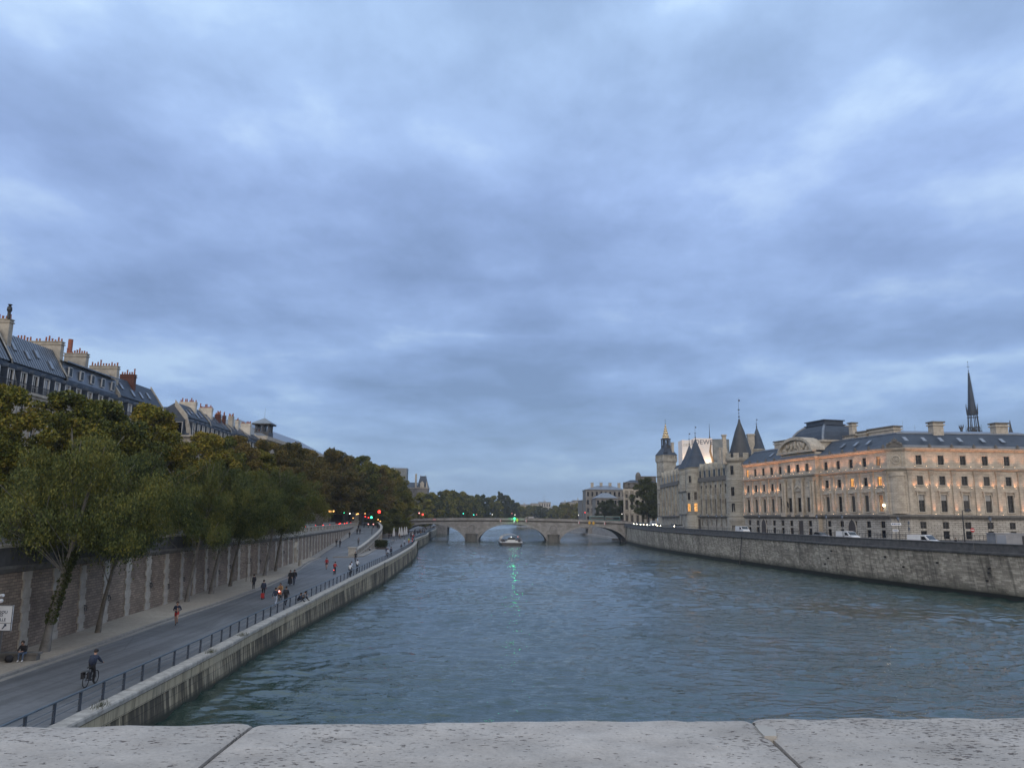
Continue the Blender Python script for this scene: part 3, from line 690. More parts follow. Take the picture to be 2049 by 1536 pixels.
# ---------------------------------------------------------------- right quay wall
qr = smooth_path([(x, y, 0) for x, y in QR], 4); pz = lambda Y: float(np.interp(Y, [q[0] for q in PZ], [q[1] for q in PZ]))
qrz = [(p[0], p[1], pz(p[1])) for p in qr]
def quay_right_mat():
    b = NB('island_quay'); v = b.coord('UV')
    br = b.n('ShaderNodeTexBrick'); b.l(v, br.inputs['Vector']); br.inputs['Scale'].default_value = 1; br.inputs['Brick Width'].default_value = .95; br.inputs['Row Height'].default_value = .3
    br.inputs['Mortar Size'].default_value = .008; br.inputs['Bias'].default_value = -.25
    br.inputs['Color1'].default_value = (.29, .27, .235, 1); br.inputs['Color2'].default_value = (.60, .565, .50, 1); br.inputs['Mortar'].default_value = (.115, .105, .088, 1)
    # single pale replaced blocks
    br2 = b.n('ShaderNodeTexBrick'); b.l(v, br2.inputs['Vector']); br2.inputs['Scale'].default_value = 1; br2.inputs['Brick Width'].default_value = .95; br2.inputs['Row Height'].default_value = .3
    br2.inputs['Mortar Size'].default_value = 0; br2.inputs['Bias'].default_value = -.6; br2.inputs['Color1'].default_value = (0, 0, 0, 1); br2.inputs['Color2'].default_value = (1, 1, 1, 1)
    c = b.mix(b.ramp(br2.outputs[0], [(.72, 0), (.76, .75)]), br.outputs[0], (.60, .59, .55))
    g = b.noise(v, .16, 6, .65, .5); c = b.mix(.8, c, b.ramp(g, [(.36, (.50, .48, .44)), (.6, (1.1, 1.08, 1.02))]), 'MULTIPLY')
    mp = b.n('ShaderNodeMapping'); mp.inputs['Scale'].default_value = (1.2, .1, 1); b.l(v, mp.inputs[0])
    s = b.noise(mp.outputs[0], 1., 5, .6); c = b.mix(.75, c, b.ramp(s, [(.36, .42), (.5, 1.08)]), 'MULTIPLY')
    f2 = b.noise(v, 5, 5, .65); c = b.mix(.4, c, b.ramp(f2, [(.3, .6), (.7, 1.25)]), 'MULTIPLY')
    sp = b.n('ShaderNodeSeparateXYZ'); b.l(v, sp.inputs[0])
    # wavy dark weed line over the water
    ad = b.n('ShaderNodeMath', operation='ADD'); b.l(sp.outputs[1], ad.inputs[0]); wv = b.n('ShaderNodeMath', operation='MULTIPLY'); b.l(b.noise(v, .25, 4), wv.inputs[0]); wv.inputs[1].default_value = -1.4; b.l(wv.outputs[0], ad.inputs[1])
    mr = b.n('ShaderNodeMapRange'); b.l(ad.outputs[0], mr.inputs[0]); mr.inputs[1].default_value = -.25; mr.inputs[2].default_value = 1.3
    c = b.mix(mr.outputs[0], (.05, .052, .036), c)
    mr2 = b.n('ShaderNodeMapRange'); b.l(sp.outputs[1], mr2.inputs[0]); mr2.inputs[1].default_value = .62; mr2.inputs[2].default_value = .78
    c = b.mix(mr2.outputs[0], (.006, .008, .006), c)
    b.bump(br.outputs['Fac'], -.4, .04); b.done(c, .9)
quay_right_mat()
qw = thing('quay_wall', 'high weathered stone quay wall of the island along the right bank', 'wall')
mb = MB(); L = 0
# battered face in 3 courses : footing ledge, face, dark cornice and parapet
cols = {k: offset_path(qrz, -k) for k in (-.35, 0, .6, 1.0)}
def off(k): return offset_path(qrz, k)
foot, mid_, top = off(1.05), off(.9), off(0)
for i in range(len(qrz)-1):
    a, b_ = qrz[i], qrz[i+1]; d = math.hypot(b_[0]-a[0], b_[1]-a[1]); za, zb = a[2]-1.75, b_[2]-1.75
    mb.quad((*foot[i], -1), (*foot[i+1], -1), (*mid_[i+1], .5), (*mid_[i], .5), 0, ((L, -1), (L+d, -1), (L+d, .5), (L, .5)))
    mb.quad((*mid_[i], .5), (*mid_[i+1], .5), (*top[i+1], zb), (*top[i], za), 0, ((L, .5), (L+d, .5), (L+d, zb), (L, za)))
    L += d
mb.build('wall_face', 'island_quay', qw)
mb = MB(); sweep(mb, qrz, [(.6, -1.75), (-.25, -1.75), (-.32, -1.6), (-.32, -1.38), (-.1, -1.3), (.6, -1.3)]); mb.build('cornice', 'parapet_dark', qw)
mb = MB(); sweep(mb, qrz, [(.5, -1.3), (0.0, -1.3), (0.0, -.22), (.5, -.22)]); mb.build('parapet', 'parapet_dark', qw)
mb = MB(); sweep(mb, qrz, [(.58, -.22), (-.1, -.22), (-.14, -.06), (-.05, .0), (.58, .0)]); mb.build('coping', 'parapet_dark', qw)
# pilaster strip / drain pipes and dark weep holes
TQ = plen(qrz)
def qs(Y):
    s0, s1 = 0, TQ
    for _ in range(40):
        m_ = (s0+s1)/2
        if walk(qrz, m_)[0].y < Y: s0 = m_
        else: s1 = m_
    return s0
for Yd in (206, 372):
    p, h = walk(qrz, qs(Yd)); mb = MB(); mb.tube((0, 1.15, -.5), (0, .22, p.z-1.7), .13, n=8); mb.box(-.2, .2, .1, .5, p.z-1.9, p.z-1.3)
    o = mb.build('drain_pipe', 'black_iron', qw); o.location = (p.x, p.y, 0); o.rotation_euler = (0, 0, h)
rnd = random.Random(12); wm = MB(); wm.box(-.11, .11, -.05, .3, -.16, .16); wo = None
for Yd, zf in ((160, .8), (161, .55), (162, .35), (130, .7), (119.5, .66), (119.5, .55), (119.8, .35), (112, .72), (143, .75), (138, .5)):
    p, h = walk(qrz, qs(Yd)); zt = p.z - 1.75; z = .5 + (zt-.5)*zf; o_ = .9*(1-zf)
    n = Vector((-math.sin(h), math.cos(h), 0)); o = wm.build('weep_hole', 'rubber', qw) if wo is None else instance(wo.data, 'weep_hole', qw); wo = wo or o
    o.location = (p.x + n.x*(o_+.0), p.y + n.y*(o_+.0), z); o.rotation_euler = (0, 0, h+math.pi)
# quay walls past the bridge
qb = thing('quay_wall', 'pale stone quay wall seen beyond the bridge through its right arch', 'wall')
q2 = smooth_path([(x, y, iz(y)) for x, y in QR2], 20); mb = MB(); sweep(mb, q2, [(-.6, -10), (0, 1.0), (.5, 1.0), (.5, -10)]); mb.build('wall_face', 'bridge_stone', qb)
mb = MB(); sweep(mb, [(p[0]-4, p[1], 0) for p in q2 if p[1] > 420], [(-.5, -1), (0, 1.1), (4, 1.1), (4, -1)]); mb.build('footing', 'bridge_stone', qb)
# ============================================================ BRIDGE
BY0, BY1 = 384.0, 412.0
DK = [(-60, 9.15), (-54, 9.2), (-30, 9.85), (1, 10.1), (30, 9.75), (57, 9.05), (62, 9.0)]    # cornice height along the bridge
def dk(X): return float(np.interp(X, [q[0] for q in DK], [q[1] for q in DK]))
def dks(X):
    t = (X - 1) / 57; return 10.1 - 1.05 * t * t
br = thing('arch_bridge', 'three-arched grey stone bridge with wreath medallions crossing the river', 'bridge', (1, BY0, 0))
ARC = [(-56.5, -22.3, 8.0), (-15.7, 17.7, 8.25), (24.3, 57.0, 7.5)]
def soffit(X):
    for a, b, c in ARC:
        if a < X < b:
            t = (X - (a+b)/2) / ((b-a)/2); return .3 + (c-.3) * (max(0, 1 - abs(t)**2.15)) ** .62
    return -1.
xs = []
for a, b, c in ARC: xs += list((a+b)/2 + (b-a)/2 * np.sin(np.linspace(-math.pi/2, math.pi/2, 49)))
xs = sorted(set(list(xs) + list(np.linspace(-22.3, -15.7, 5)) + list(np.linspace(17.7, 24.3, 5)) + [-60, 60]))
mb = MB()
for a, b in zip(xs[:-1], xs[1:]):
    e = 1e-4; sa, sb = soffit(a+e), soffit(b-e)
    solid = sa < -.5 and sb < -.5
    if solid: sa = sb = -1
    else: sa, sb = max(sa, .0), max(sb, .0)
    for Y in (BY0, BY1):
        mb.quad((a-1, Y-BY0, sa), (b-1, Y-BY0, sb), (b-1, Y-BY0, dks(b)), (a-1, Y-BY0, dks(a)), 0)
    if not solid: mb.quad((a-1, 0, sa), (b-1, 0, sb), (b-1, BY1-BY0, sb), (a-1, BY1-BY0, sa), 1)
for X in (-22.3, -15.7, 17.7, 24.3): mb.quad((X-1, 0, -1), (X-1, BY1-BY0, -1), (X-1, BY1-BY0, .6), (X-1, 0, .6), 1)
mb.build('spandrel_wall', ['bridge_stone', 'dark_trim_stone'], br)
# voussoir rings slightly proud of the wall
for a, b, c in ARC:
    mb = MB(); T = list(np.linspace(-math.pi/2*.995, math.pi/2*.995, 41)); X = [(a+b)/2 + (b-a)/2*math.sin(t) for t in T]
    for p, q in zip(X[:-1], X[1:]):
        zp, zq = soffit(p), soffit(q); tk = .85
        mb.quad((p-1, -.12, zp), (q-1, -.12, zq), (q-1, -.12, zq+tk), (p-1, -.12, zp+tk)); mb.quad((p-1, -.12, zp+tk), (q-1, -.12, zq+tk), (q-1, 0, zq+tk), (p-1, 0, zp+tk)); mb.quad((p-1, -.12, zp), (q-1, -.12, zq), (q-1, .01, zq), (p-1, .01, zp))
    mb.build('arch_ring', 'bridge_trim', br)
bp = [(x, 0, dks(x+1)) for x in np.linspace(-61, 59, 41)]
mb = MB(); sweep(mb, bp, [(.0, -.55), (.45, -.3), (.6, -.02), (.6, .1), (-.2, .1), (-.2, -.55)]); mb.build('cornice', 'dark_trim_stone', br)
mb = MB(); sweep(mb, bp, [(.3, .1), (.3, .98), (.02, .98), (.02, .1)]); mb.build('parapet', 'bridge_stone', br)
mb = MB(); sweep(mb, bp, [(.38, .98), (.38, 1.14), (-.06, 1.14), (-.06, .98)]); mb.build('coping', 'bridge_trim', br)
bp2 = [(x, BY1-BY0, z) for x, y, z in bp]
mb = MB(); sweep(mb, bp2, [(-.3, -.5), (-.3, 1.1), (.0, 1.1), (.0, -.5)]); mb.build('parapet', 'bridge_stone', br)
mb = MB()
for a, b in zip(bp[:-1], bp[1:]): mb.quad((a[0], .05, a[2]+.08), (b[0], .05, b[2]+.08), (b[0], BY1-BY0-.05, b[2]+.08), (a[0], BY1-BY0-.05, a[2]+.08))
mb.build('deck', 'asphalt_street', br)
for cx in (-19., 21.):
    mb = MB(); pts = [(-2.7, 0), (-2.7, -1.2), (-1.9, -2.4), (0, -3.0), (1.9, -2.4), (2.7, -1.2), (2.7, 0)]
    mb.vprism([(p[0], p[1]) for p in pts], -1, 3.0); mb.vprism([(p[0]*1.12, p[1]*1.08) for p in pts], 3.0, 3.45)
    mb.vprism([(p[0]*.96, p[1]*.94) for p in pts], 3.45, 3.6); mb.vprism([(p[0]*1.12, p[1]*1.08) for p in pts], -1, .55)
    o = mb.build('cutwater', 'dark_trim_stone', br); o.location = (cx-1, 0, 0)
    mb = MB(); mb.torus((0, -.1, 0), 1.75, .17, 'Y', 26, 6); mb.torus((0, -.16, 0), 1.42, .06, 'Y', 26, 4)
    for k in range(26):
        t = k/26*2*math.pi; mb.tube((1.75*math.cos(t), -.12, 1.75*math.sin(t)), (1.95*math.cos(t+.12), -.2, 1.95*math.sin(t+.12)), .11, .02, 5)
    # the letter N in the wreath
    mb.box(-.62, -.38, -.22, .0, -.75, .75); mb.box(.38, .62, -.22, .0, -.75, .75); mb.prism([(-.62, .75), (-.34, .75), (.62, -.75), (.34, -.75)], -.22, .0)
    mb.box(-.5, .5, -.3, .0, 1.9, 2.25); mb.box(-.9, .9, -.2, 0, -2.3, -1.95)
    o = mb.build('medallion', 'bridge_trim', br); o.location = (cx-1, 0, 6.15)
# channel marks hung on the parapet
def board(name, pts, m, px, py, label, group=None, border=None):
    p = at(px, py, BY0 - .75); mb = MB(); mb.prism(pts, -.05, .05)
    o = mb.build(name, m, None, p)
    if border:
        b2 = MB(); b2.prism([(x*.5, z*.5) for x, z in pts], -.07, -.052); b2.build('marking', border, o)
    mb = MB(); mb.box(-.05, .05, .05, .5, -.05, .05); mb.build('bracket', 'black_iron', o)
    return tag(o, label, 'sign', group)
dia = [(0, -.95), (.75, 0), (0, .95), (-.75, 0)]
board('channel_sign', dia, 'yellow_paint', 1035, 1040, 'single yellow diamond sign beside the green light at the bridge crown', 'yellow diamonds on the bridge')
board('channel_sign', dia, 'yellow_paint', 1179.5, 1045.5, 'left one of the two yellow diamonds over the right arch', 'yellow diamonds on the bridge')
board('channel_sign', dia, 'yellow_paint', 1187.5, 1046, 'right one of the two yellow diamonds over the right arch', 'yellow diamonds on the bridge')
half = [(0, -.85), (.42, 0), (0, .85), (-.42, 0)]
for px, py, l in ((1001.5, 1041.5, 'white and red lozenge sign left of the green light on the bridge'), (1053, 1041.5, 'white and red lozenge sign just right of the green light'),
                  (1158.5, 1045, 'white and red lozenge sign left of the two yellow diamonds'), (1210, 1047, 'white and red lozenge sign right of the two yellow diamonds')):
    o = board('channel_sign', half, 'sign_white', px, py, l, 'white lozenges on the bridge')
    mb = MB(); mb.prism([(0, -.85), (.42, 0), (0, .85)], -.08, -.055); mb.build('red_half', 'red_paint', o)
o = board('channel_sign', [(-.8, -.45), (.8, -.45), (.8, .45), (-.8, .45)], 'red_paint', 869, 1039, 'red rectangular no-entry board with white bar on the left arch')
mb = MB(); mb.box(-.7, .7, -.09, -.055, -.16, .16); mb.build('white_bar', 'sign_white', o)
# the green signal lantern at the crown
p = at(1029.5, 1036.8, BY0 - 1.0)
sg = thing('signal_lantern', 'bright green navigation light hanging at the crown of the middle arch', 'signal light', p)
mb = MB(); mb.sphere((0, 0, 0), .3, 14); mb.build('lens', 'beacon_green', sg)
mb = MB(); mb.box(-.5, .5, .2, .5, -.7, .7); mb.box(-.4, .4, .1, .9, -1.5, -.7, 0); mb.build('housing', 'steel', sg)
for k in range(2):
    mb = MB(); mb.box(-.18, .18, -.05, .05, -.55, .55); o = mb.build('reflector_plate', 'sign_white', sg); o.location = (-.35+k*.5, -.1, -1.5)
gl_ = bpy.data.lights.new('green_lamp', 'POINT'); gl_.energy = 260; gl_.color = (.03, 1, .32); gl_.shadow_soft_size = .45
go = bpy.data.objects.new('green_lamp', gl_); C.objects.link(go); go.parent = sg; go.location = (0, -.6, 0)

# ============================================================ THE RIVER BOAT
bt = thing('river_boat', 'white sightseeing boat with a rounded glass canopy coming toward the camera', 'boat', (.5, 331, 0), R(2))
mb = MB(); W_ = 5.0
st = [(0, 4.2, .0), (3, 4.9, .0), (10, 5.0, 0), (26, 5.0, 0), (33, 4.6, 0)]
for (y0, w0, _), (y1, w1, _) in zip(st[:-1], st[1:]):
    P = lambda y, w: [(-w*.86, y, -.3), (-w, y, .35), (-w, y, .95), (w, y, .95), (w, y, .35), (w*.86, y, -.3)]
    A, B = P(y0, w0), P(y1, w1)
    for k in range(5): mb.quad(A[k], A[k+1], B[k+1], B[k])
mb.poly([(-3.6, 0, -.3), (-4.2, 0, .35), (-4.2, 0, .95), (4.2, 0, .95), (4.2, 0, .35), (3.6, 0, -.3)]); mb.build('hull', 'black_paint', bt)
mb = MB(); mb.box(-4.75, 4.75, .5, 33, .95, 1.08); mb.build('deck', 'white_paint', bt)
mb = MB(); mb.box(-2.2, .2, .12, .3, .85, 1.85); mb.box(.3, 2.7, .12, .3, .85, 1.85); mb.build('bow_panel', 'white_paint', bt)
# canopy frame and glass
ribs = MB(); gl2 = MB(); nP = 9
def cp_(t, y, k=1): return (4.6*math.cos(t)*k, y, 1.5 + 2.7*math.sin(t)*k)
for y in np.linspace(2.5, 31, 12):
    for j in range(nP):
        a, b = math.pi*j/nP, math.pi*(j+1)/nP; ribs.tube(cp_(a, y), cp_(b, y), .06, n=5)
for j in range(nP+1):
    a = math.pi*j/nP; ribs.tube(cp_(a, 2.5), cp_(a, 31), .05, n=4)
for s in (-1, 1):
    for y in np.linspace(.6, 31, 16): ribs.tube((s*4.65, y, 1.0), (s*4.65, y, 1.9), .04, n=4)
    ribs.tube((s*4.65, .6, 1.9), (s*4.65, 31, 1.9), .04, n=5)
ribs.build('canopy_frame', 'silver_paint', bt)
for j in range(nP):
    a, b = math.pi*j/nP, math.pi*(j+1)/nP
    if j in (0, nP-1): continue
    gl2.quad(cp_(a, 2.5, .99), cp_(b, 2.5, .99), cp_(b, 31, .99), cp_(a, 31, .99))
g_ = NB('canopy_glass'); g_.b.inputs['Alpha'].default_value = .45; g_.done((.25, .33, .33), .05, 0, .8)
gl2.build('canopy_glass', 'canopy_glass', bt)
mb = MB(); mb.box(-.75, .75, -.45, .05, .0, .42); mb.box(-.75, .75, -.0, .12, .42, .85); st_o = None
for r_ in range(8):
    for s in (-3.3, -1.2, 1.2, 3.3):
        o = mb.build('seat', 'cloth_grey', bt) if st_o is None else instance(st_o.data, 'seat', bt); st_o = st_o or o; o.location = (s, 4.6+r_*2.5, 1.08)
mb = MB(); mb.box(-1.6, 1.6, 1.2, 2.6, 1.08, 2.1); mb.box(-1.5, 1.5, 1.4, 1.5, 2.1, 3.0, 1); mb.build('wheelhouse', ['white_paint', 'car_glass'], bt)
for k, (x, z) in enumerate(((-.1, 3.3), (2.75, 3.4))):
    mb = MB(); mb.sphere((0, 0, 0), .13, 8); o = mb.build('lamp', 'bulb_pink' if k else 'lamp_white', bt); o.location = (x, 2.2, z)

# ============================================================ BUILDINGS : shared builders
def wall_open(mb, x0, x1, z0, z1, ops, y=0., depth=.32, m=0):
    ops = [o for o in ops if o[1] > x0 and o[0] < x1]
    X = sorted(set([x0, x1] + [o[0] for o in ops] + [o[1] for o in ops])); Z = sorted(set([z0, z1] + [o[2] for o in ops] + [o[3] for o in ops]))
    # merge cells in columns
    for a, b in zip(X[:-1], X[1:]):
        run = None
        for c, d in zip(Z[:-1], Z[1:]):
            mx, mz = (a+b)/2, (c+d)/2; hole = any(o[0] < mx < o[1] and o[2] < mz < o[3] for o in ops)
            if hole:
                if run is not None: mb.quad((a, y, run), (b, y, run), (b, y, c), (a, y, c), m); run = None
            elif run is None: run = c
        if run is not None: mb.quad((a, y, run), (b, y, run), (b, y, z1), (a, y, z1), m)
    for o in ops:
        a, b, c, d = o[:4]; Y = y + depth
        mb.quad((a, y, c), (a, Y, c), (a, Y, d), (a, y, d), m); mb.quad((b, y, c), (b, Y, c), (b, Y, d), (b, y, d), m)
        mb.quad((a, y, c), (b, y, c), (b, Y, c), (a, Y, c), m); mb.quad((a, y, d), (b, y, d), (b, Y, d), (a, Y, d), m)
        mb.quad((a, Y+.12, c), (b, Y+.12, c), (b, Y+.12, d), (a, Y+.12, d), m)
WC = {}
def frame_mesh(w, h, nx, nz, m='window_frame_dark', bar=.07, surround=None, sill=True, hood=False, sm='trim_stone'):
    key = ('f', round(w, 2), round(h, 2), nx, nz, m, surround, hood, sm)
    if key in WC: return WC[key]
    mb = MB(); y0, y1 = .2, .27
    mb.box(0, bar, y0, y1, 0, h); mb.box(w-bar, w, y0, y1, 0, h); mb.box(bar, w-bar, y0, y1, 0, bar); mb.box(bar, w-bar, y0, y1, h-bar, h)
    for k in range(1, nx): x = w*k/nx; mb.box(x-bar*.55, x+bar*.55, y0-.01, y1-.01, bar, h-bar)
    for k in range(1, nz): z = h*k/nz; mb.box(bar, w-bar, y0+.01, y1-.015, z-bar*.35, z+bar*.35)
    if surround:
        s = surround; t = -.13
        mb.box(-s, 0, t, .05, -.0, h, 1); mb.box(w, w+s, t, .05, 0, h, 1); mb.box(-s, w+s, t, .05, h, h+s, 1)
        if sill: mb.box(-s-.08, w+s+.08, -.22, .05, -.2, 0, 1)
    if hood == 'flat':
        mb.box(-.65, w+.65, -.55, .02, h+.75, h+1.0, 1); mb.box(-.5, w+.5, -.35, .02, h+.55, h+.75, 1)
        for x in (-.48, w+.2): mb.box(x, x+.28, -.38, .02, h-.35, h+.55, 1)
    if hood == 'gable':
        mb.box(-.65, w+.65, -.55, .02, h+.62, h+.82, 1); mb.prism([(-.7, h+.82), (w+.7, h+.82), (w/2, h+1.75)], -.5, .02, 1)
        for x in (-.48, w+.2): mb.box(x, x+.28, -.38, .02, h-.35, h+.62, 1)
    o = mb.build('window', [m, sm]); me = o.data; bpy.data.objects.remove(o); WC[key] = me; return me
def pane_mesh(w, h, m):
    key = ('p', round(w, 2), round(h, 2), m)
    if key in WC: return WC[key]
    mb = MB(); mb.box(.01, w-.01, .235, .25, .01, h-.01); o = mb.build('pane', m); me = o.data; bpy.data.objects.remove(o); WC[key] = me; return me
def window(parent, x, z, w, h, pane='dark_glass', nx=2, nz=3, y=0., name='window', **k):
    o = instance(frame_mesh(w, h, nx, nz, **k), name, parent, (x, y, z)); instance(pane_mesh(w, h, pane), 'pane', o); return o
def uplight(parent, x, y, z, e=40, tilt=0, size=1.9, blend=.8, down=False):
    l = bpy.data.lights.new('uplight', 'SPOT'); l.energy = e; l.color = (1, .50, .27); l.spot_size = size; l.spot_blend = blend; l.shadow_soft_size = .06
    o = bpy.data.objects.new('uplight', l); C.objects.link(o); o.parent = parent; o.location = (x, y, z); o.rotation_euler = (R(180) + tilt if not down else tilt, 0, 0)
    key = 'fix'
    if key not in WC:
        mb = MB(); mb.box(-.10, .10, -.07, .07, -.14, -.03, 0); mb.box(-.07, .07, -.05, .05, -.03, -.01, 1); q = mb.build('light_fitting', ['steel', 'uplight']); WC[key] = q.data; bpy.data.objects.remove(q)
    instance(WC[key], 'light_fitting', parent, (x, y, z - .03))
    return o
def chimney(parent, x0, x1, y0, y1, z0, z1, m='chimney_render', pots=0, pm='terracotta', name='chimney', axis='x', seed=0):
    mb = MB(); mb.box(x0, x1, y0, y1, z0, z1); mb.box(x0-.12, x1+.12, y0-.12, y1+.12, z1-.42, z1-.25); mb.box(x0-.1, x1+.1, y0-.1, y1+.1, z1, z1+.12)
    o = mb.build(name, m, parent); r = random.Random(seed + int(x0*10))
    if pots:
        pk = MB(); L = (x1-x0) if axis == 'x' else (y1-y0)
        for k in range(pots):
            t = (k+.5)/pots*L; h = r.choice([.35, .5, .5, .75, .95]); xx, yy = (x0+t, (y0+y1)/2) if axis == 'x' else ((x0+x1)/2, y0+t)
            if r.random() < .12: continue
            pk.tube((xx, yy, z1+.1), (xx, yy, z1+.1+h), .15, .11, 7)
            if r.random() < .3: pk.tube((xx, yy, z1+.1+h), (xx, yy, z1+.25+h), .16, .16, 7)
        pk.build('chimney_pots', pm, o)
    return o
def finial(mb, x, y, z, h, m=0):
    mb.tube((x, y, z), (x, y, z+h), .07, .025, 6, m)
    mb.sphere((x, y, z+h*.12), .28, 8, m, 1.1); mb.sphere((x, y, z+h*.28), .18, 8, m, 1.2); mb.sphere((x, y, z+h*.42), .12, 6, m)
    mb.box(x-.35, x+.35, y-.03, y+.03, z+h*.42, z+h*.46, m); mb.box(x-.03, x+.03, y-.35, y+.35, z+h*.42, z+h*.46, m)
    mb.box(x, x+.5, y-.02, y+.02, z+h*.82, z+h*.9, m)

# ============================================================ THE COURTHOUSE on the right
PX, PYY = 92.7, 190.0
CB = 7.0
pal = thing('courthouse', 'long limestone courthouse with warm uplights, slate roof and arched central pavilion', 'building', (PX, PYY, CB))
far_e = (75.9, 252.5); LN = math.hypot(PX-far_e[0], PYY-far_e[1]); angN = math.atan2(PYY-far_e[1], PX-far_e[0])
def z_(a): return a - CB
# frames of reference: north facade (looking at the river) and west facade (facing the camera)
fN = Matrix.Translation((far_e[0]-PX, far_e[1]-PYY, 0)) @ Matrix.Rotation(angN, 4, 'Z')
ax_, ay_ = 95.7, 187.0; fW = Matrix.Translation((ax_-PX, ay_-PYY, 0)) @ Matrix.Rotation(R(4), 4, 'Z')
fC = Matrix.Translation((0, 0, 0)) @ Matrix.Rotation(math.atan2(ay_-PYY, ax_-PX), 4, 'Z'); LC = math.hypot(ax_-PX, ay_-PYY)
class Fr:      # lets window()/instance() work in a facade's own frame while staying direct children of the building
    def __init__(s, M, root): s.M = M; s.root = root; s.rz = M.to_euler().z
    def put(s, o): o.location = s.M @ o.location; o.rotation_euler.z += s.rz; return o
    def mesh(s, mb, name, m): return s.put(mb.build(name, m, s.root))
    def win(s, *a, **k): return s.put(window(s.root, *a, **k))
    def inst(s, me, name, loc): return s.put(instance(me, name, s.root, loc))
    def up(s, x, y, z, e=40, **k):
        n0 = len(s.root.children); l = uplight(s.root, x, y, z, e, **k); p = s.M @ Vector((x, y, z)); l.location = p
        f = [c for c in s.root.children if c.name.startswith('light_fitting')][-1] if False else None
        return l
Z_TOPW = (25.0, 27.3); Z_ATT = (20.1, 22.3); Z_TALL = (13.7, 17.8); Z_GU = (9.75, 11.35); Z_GL = (7.3, 9.2)
pil_me = None
def pil_mesh():
    global pil_me
    if pil_me: return pil_me
    mb = MB(); mb.box(-.55, .55, -.28, .0, 6.0, 6.7); mb.box(-.45, .45, -.36, .0, 6.7, 15.2); mb.box(-.52, .52, -.3, .0, 15.2, 15.35)
    mb.taper(-.45, .45, -.26, 0, 15.35, -.66, .66, -.5, 0, 16.3, 0); mb.box(-.7, .7, -.5, 0, 16.3, 16.5)
    o = mb.build('pilaster', 'pale_limestone'); pil_me = o.data; bpy.data.objects.remove(o); return pil_me
rnd = random.Random(31)
def bay_cols(fr, xs, w, y=0., tall_h='flat', lits={}, frames=True, wide=1.0, ground=True):
    """openings of one column per x; returns opening list"""
    ops = []
    for i, x in enumerate(xs):
        ops += [(x-w/2, x+w/2, z_(Z_TOPW[0]), z_(Z_TOPW[1])), (x-w/2, x+w/2, z_(Z_ATT[0]), z_(Z_ATT[1])), (x-w/2, x+w/2, z_(Z_TALL[0]), z_(Z_TALL[1]))]
        if ground: ops += [(x-w/2, x+w/2, z_(Z_GU[0]), z_(Z_GU[1])), (x-w/2, x+w/2, z_(Z_GL[0]), z_(Z_GL[1]))]
        for j, (Z, nx, nz, kw) in enumerate(((Z_TOPW, 2, 3, dict(surround=.22)), (Z_ATT, 2, 3, dict(surround=.18)), (Z_TALL, 2, 4, dict(surround=.25, hood=tall_h if not callable(tall_h) else tall_h(i))), (Z_GU, 2, 2, {}), (Z_GL, 1, 1, {}))):
            if j > 2 and not ground: continue
            pane = lits.get((i, j)) or rnd.choice({0: ['dark_glass', 'dark_glass', 'dark_glass', 'curtained_glass'], 1: ['dark_glass', 'curtained_glass'], 2: ['dark_glass', 'dark_glass', 'curtained_glass']}.get(j, ['dark_glass']))
            fr.win(x-w/2, z_(Z[0]), w, Z[1]-Z[0], pane, nx, nz, y=y, **kw)
    return ops
frN, frW, frC = Fr(fN, pal), Fr(fW, pal), Fr(fC, pal)
# --- west wing (facing the camera)
xw = [3.3 + 5.62*k for k in range(6)]; LW = 36.
opW = bay_cols(frW, xw, 1.55, tall_h='flat')
mb = MB(); opG = [o for o in opW if o[3] < z_(12)]; opU = [o for o in opW if o[2] > z_(12)]
wall_open(mb, 0, LW, 0, z_(12.0), opG, m=1); wall_open(mb, 0, LW, z_(12.0), z_(28.4), opU, m=0)
frW.mesh(mb, 'wall', ['pale_limestone', 'rusticated_limestone'])
# roller blinds behind the upper part of four tall windows
for k in range(4):
    bm_ = MB(); bm_.box(xw[k]-.7, xw[k]+.7, .19, .225, z_(17.8)-1.35, z_(17.8)-.05); frW.mesh(bm_, 'blind', 'blind_glass')
for k in range(6): frW.inst(pil_mesh(), 'pilaster', (xw[k]+2.81 if k < 6 else 0, -.002, 0))
frW.inst(pil_mesh(), 'pilaster', (.6, -.002, 0))
# --- corner chamfer with round cartouche
mb = MB(); mb.quad((0, 0, 0), (LC, 0, 0), (LC, 0, z_(12)), (0, 0, z_(12)), 1); mb.quad((0, 0, z_(12)), (LC, 0, z_(12)), (LC, 0, z_(28.4)), (0, 0, z_(28.4)), 0); frC.mesh(mb, 'wall', ['pale_limestone', 'rusticated_limestone'])
mb = MB(); mb.vprism([(LC/2+1.7*math.cos(t), -.05-.75*math.sin(t)) for t in np.linspace(0, math.pi, 10)], z_(13.2), z_(23.2)); mb.vprism([(LC/2+1.95*math.cos(t), -.05-.95*math.sin(t)) for t in np.linspace(0, math.pi, 10)], z_(22.2), z_(22.7))
frC.mesh(mb, 'corner_bay', 'pale_limestone')
mb = MB(); mb.torus((LC/2, -.15, z_(26.2)), .95, .16, 'Y', 20, 6); mb.torus((LC/2, -.15, z_(26.2)), .5, .12, 'Y', 16, 5); mb.sphere((LC/2, -.12, z_(26.2)), .32, 8)
mb.box(LC/2-1.6, LC/2-1.35, -.15, 0, z_(24.7), z_(28)); mb.box(LC/2+1.35, LC/2+1.6, -.15, 0, z_(24.7), z_(28)); frC.mesh(mb, 'cartouche', 'trim_stone')
mb = MB()
for a_, b_, c_, d_ in ((-1.9, 1.9, 0, .5), (-1.2, 1.2, .5, 1.2), (-.5, .5, 1.2, 1.9)): mb.box(LC/2+a_, LC/2+b_, -.7, .3, z_(29.3)+c_, z_(29.3)+d_)
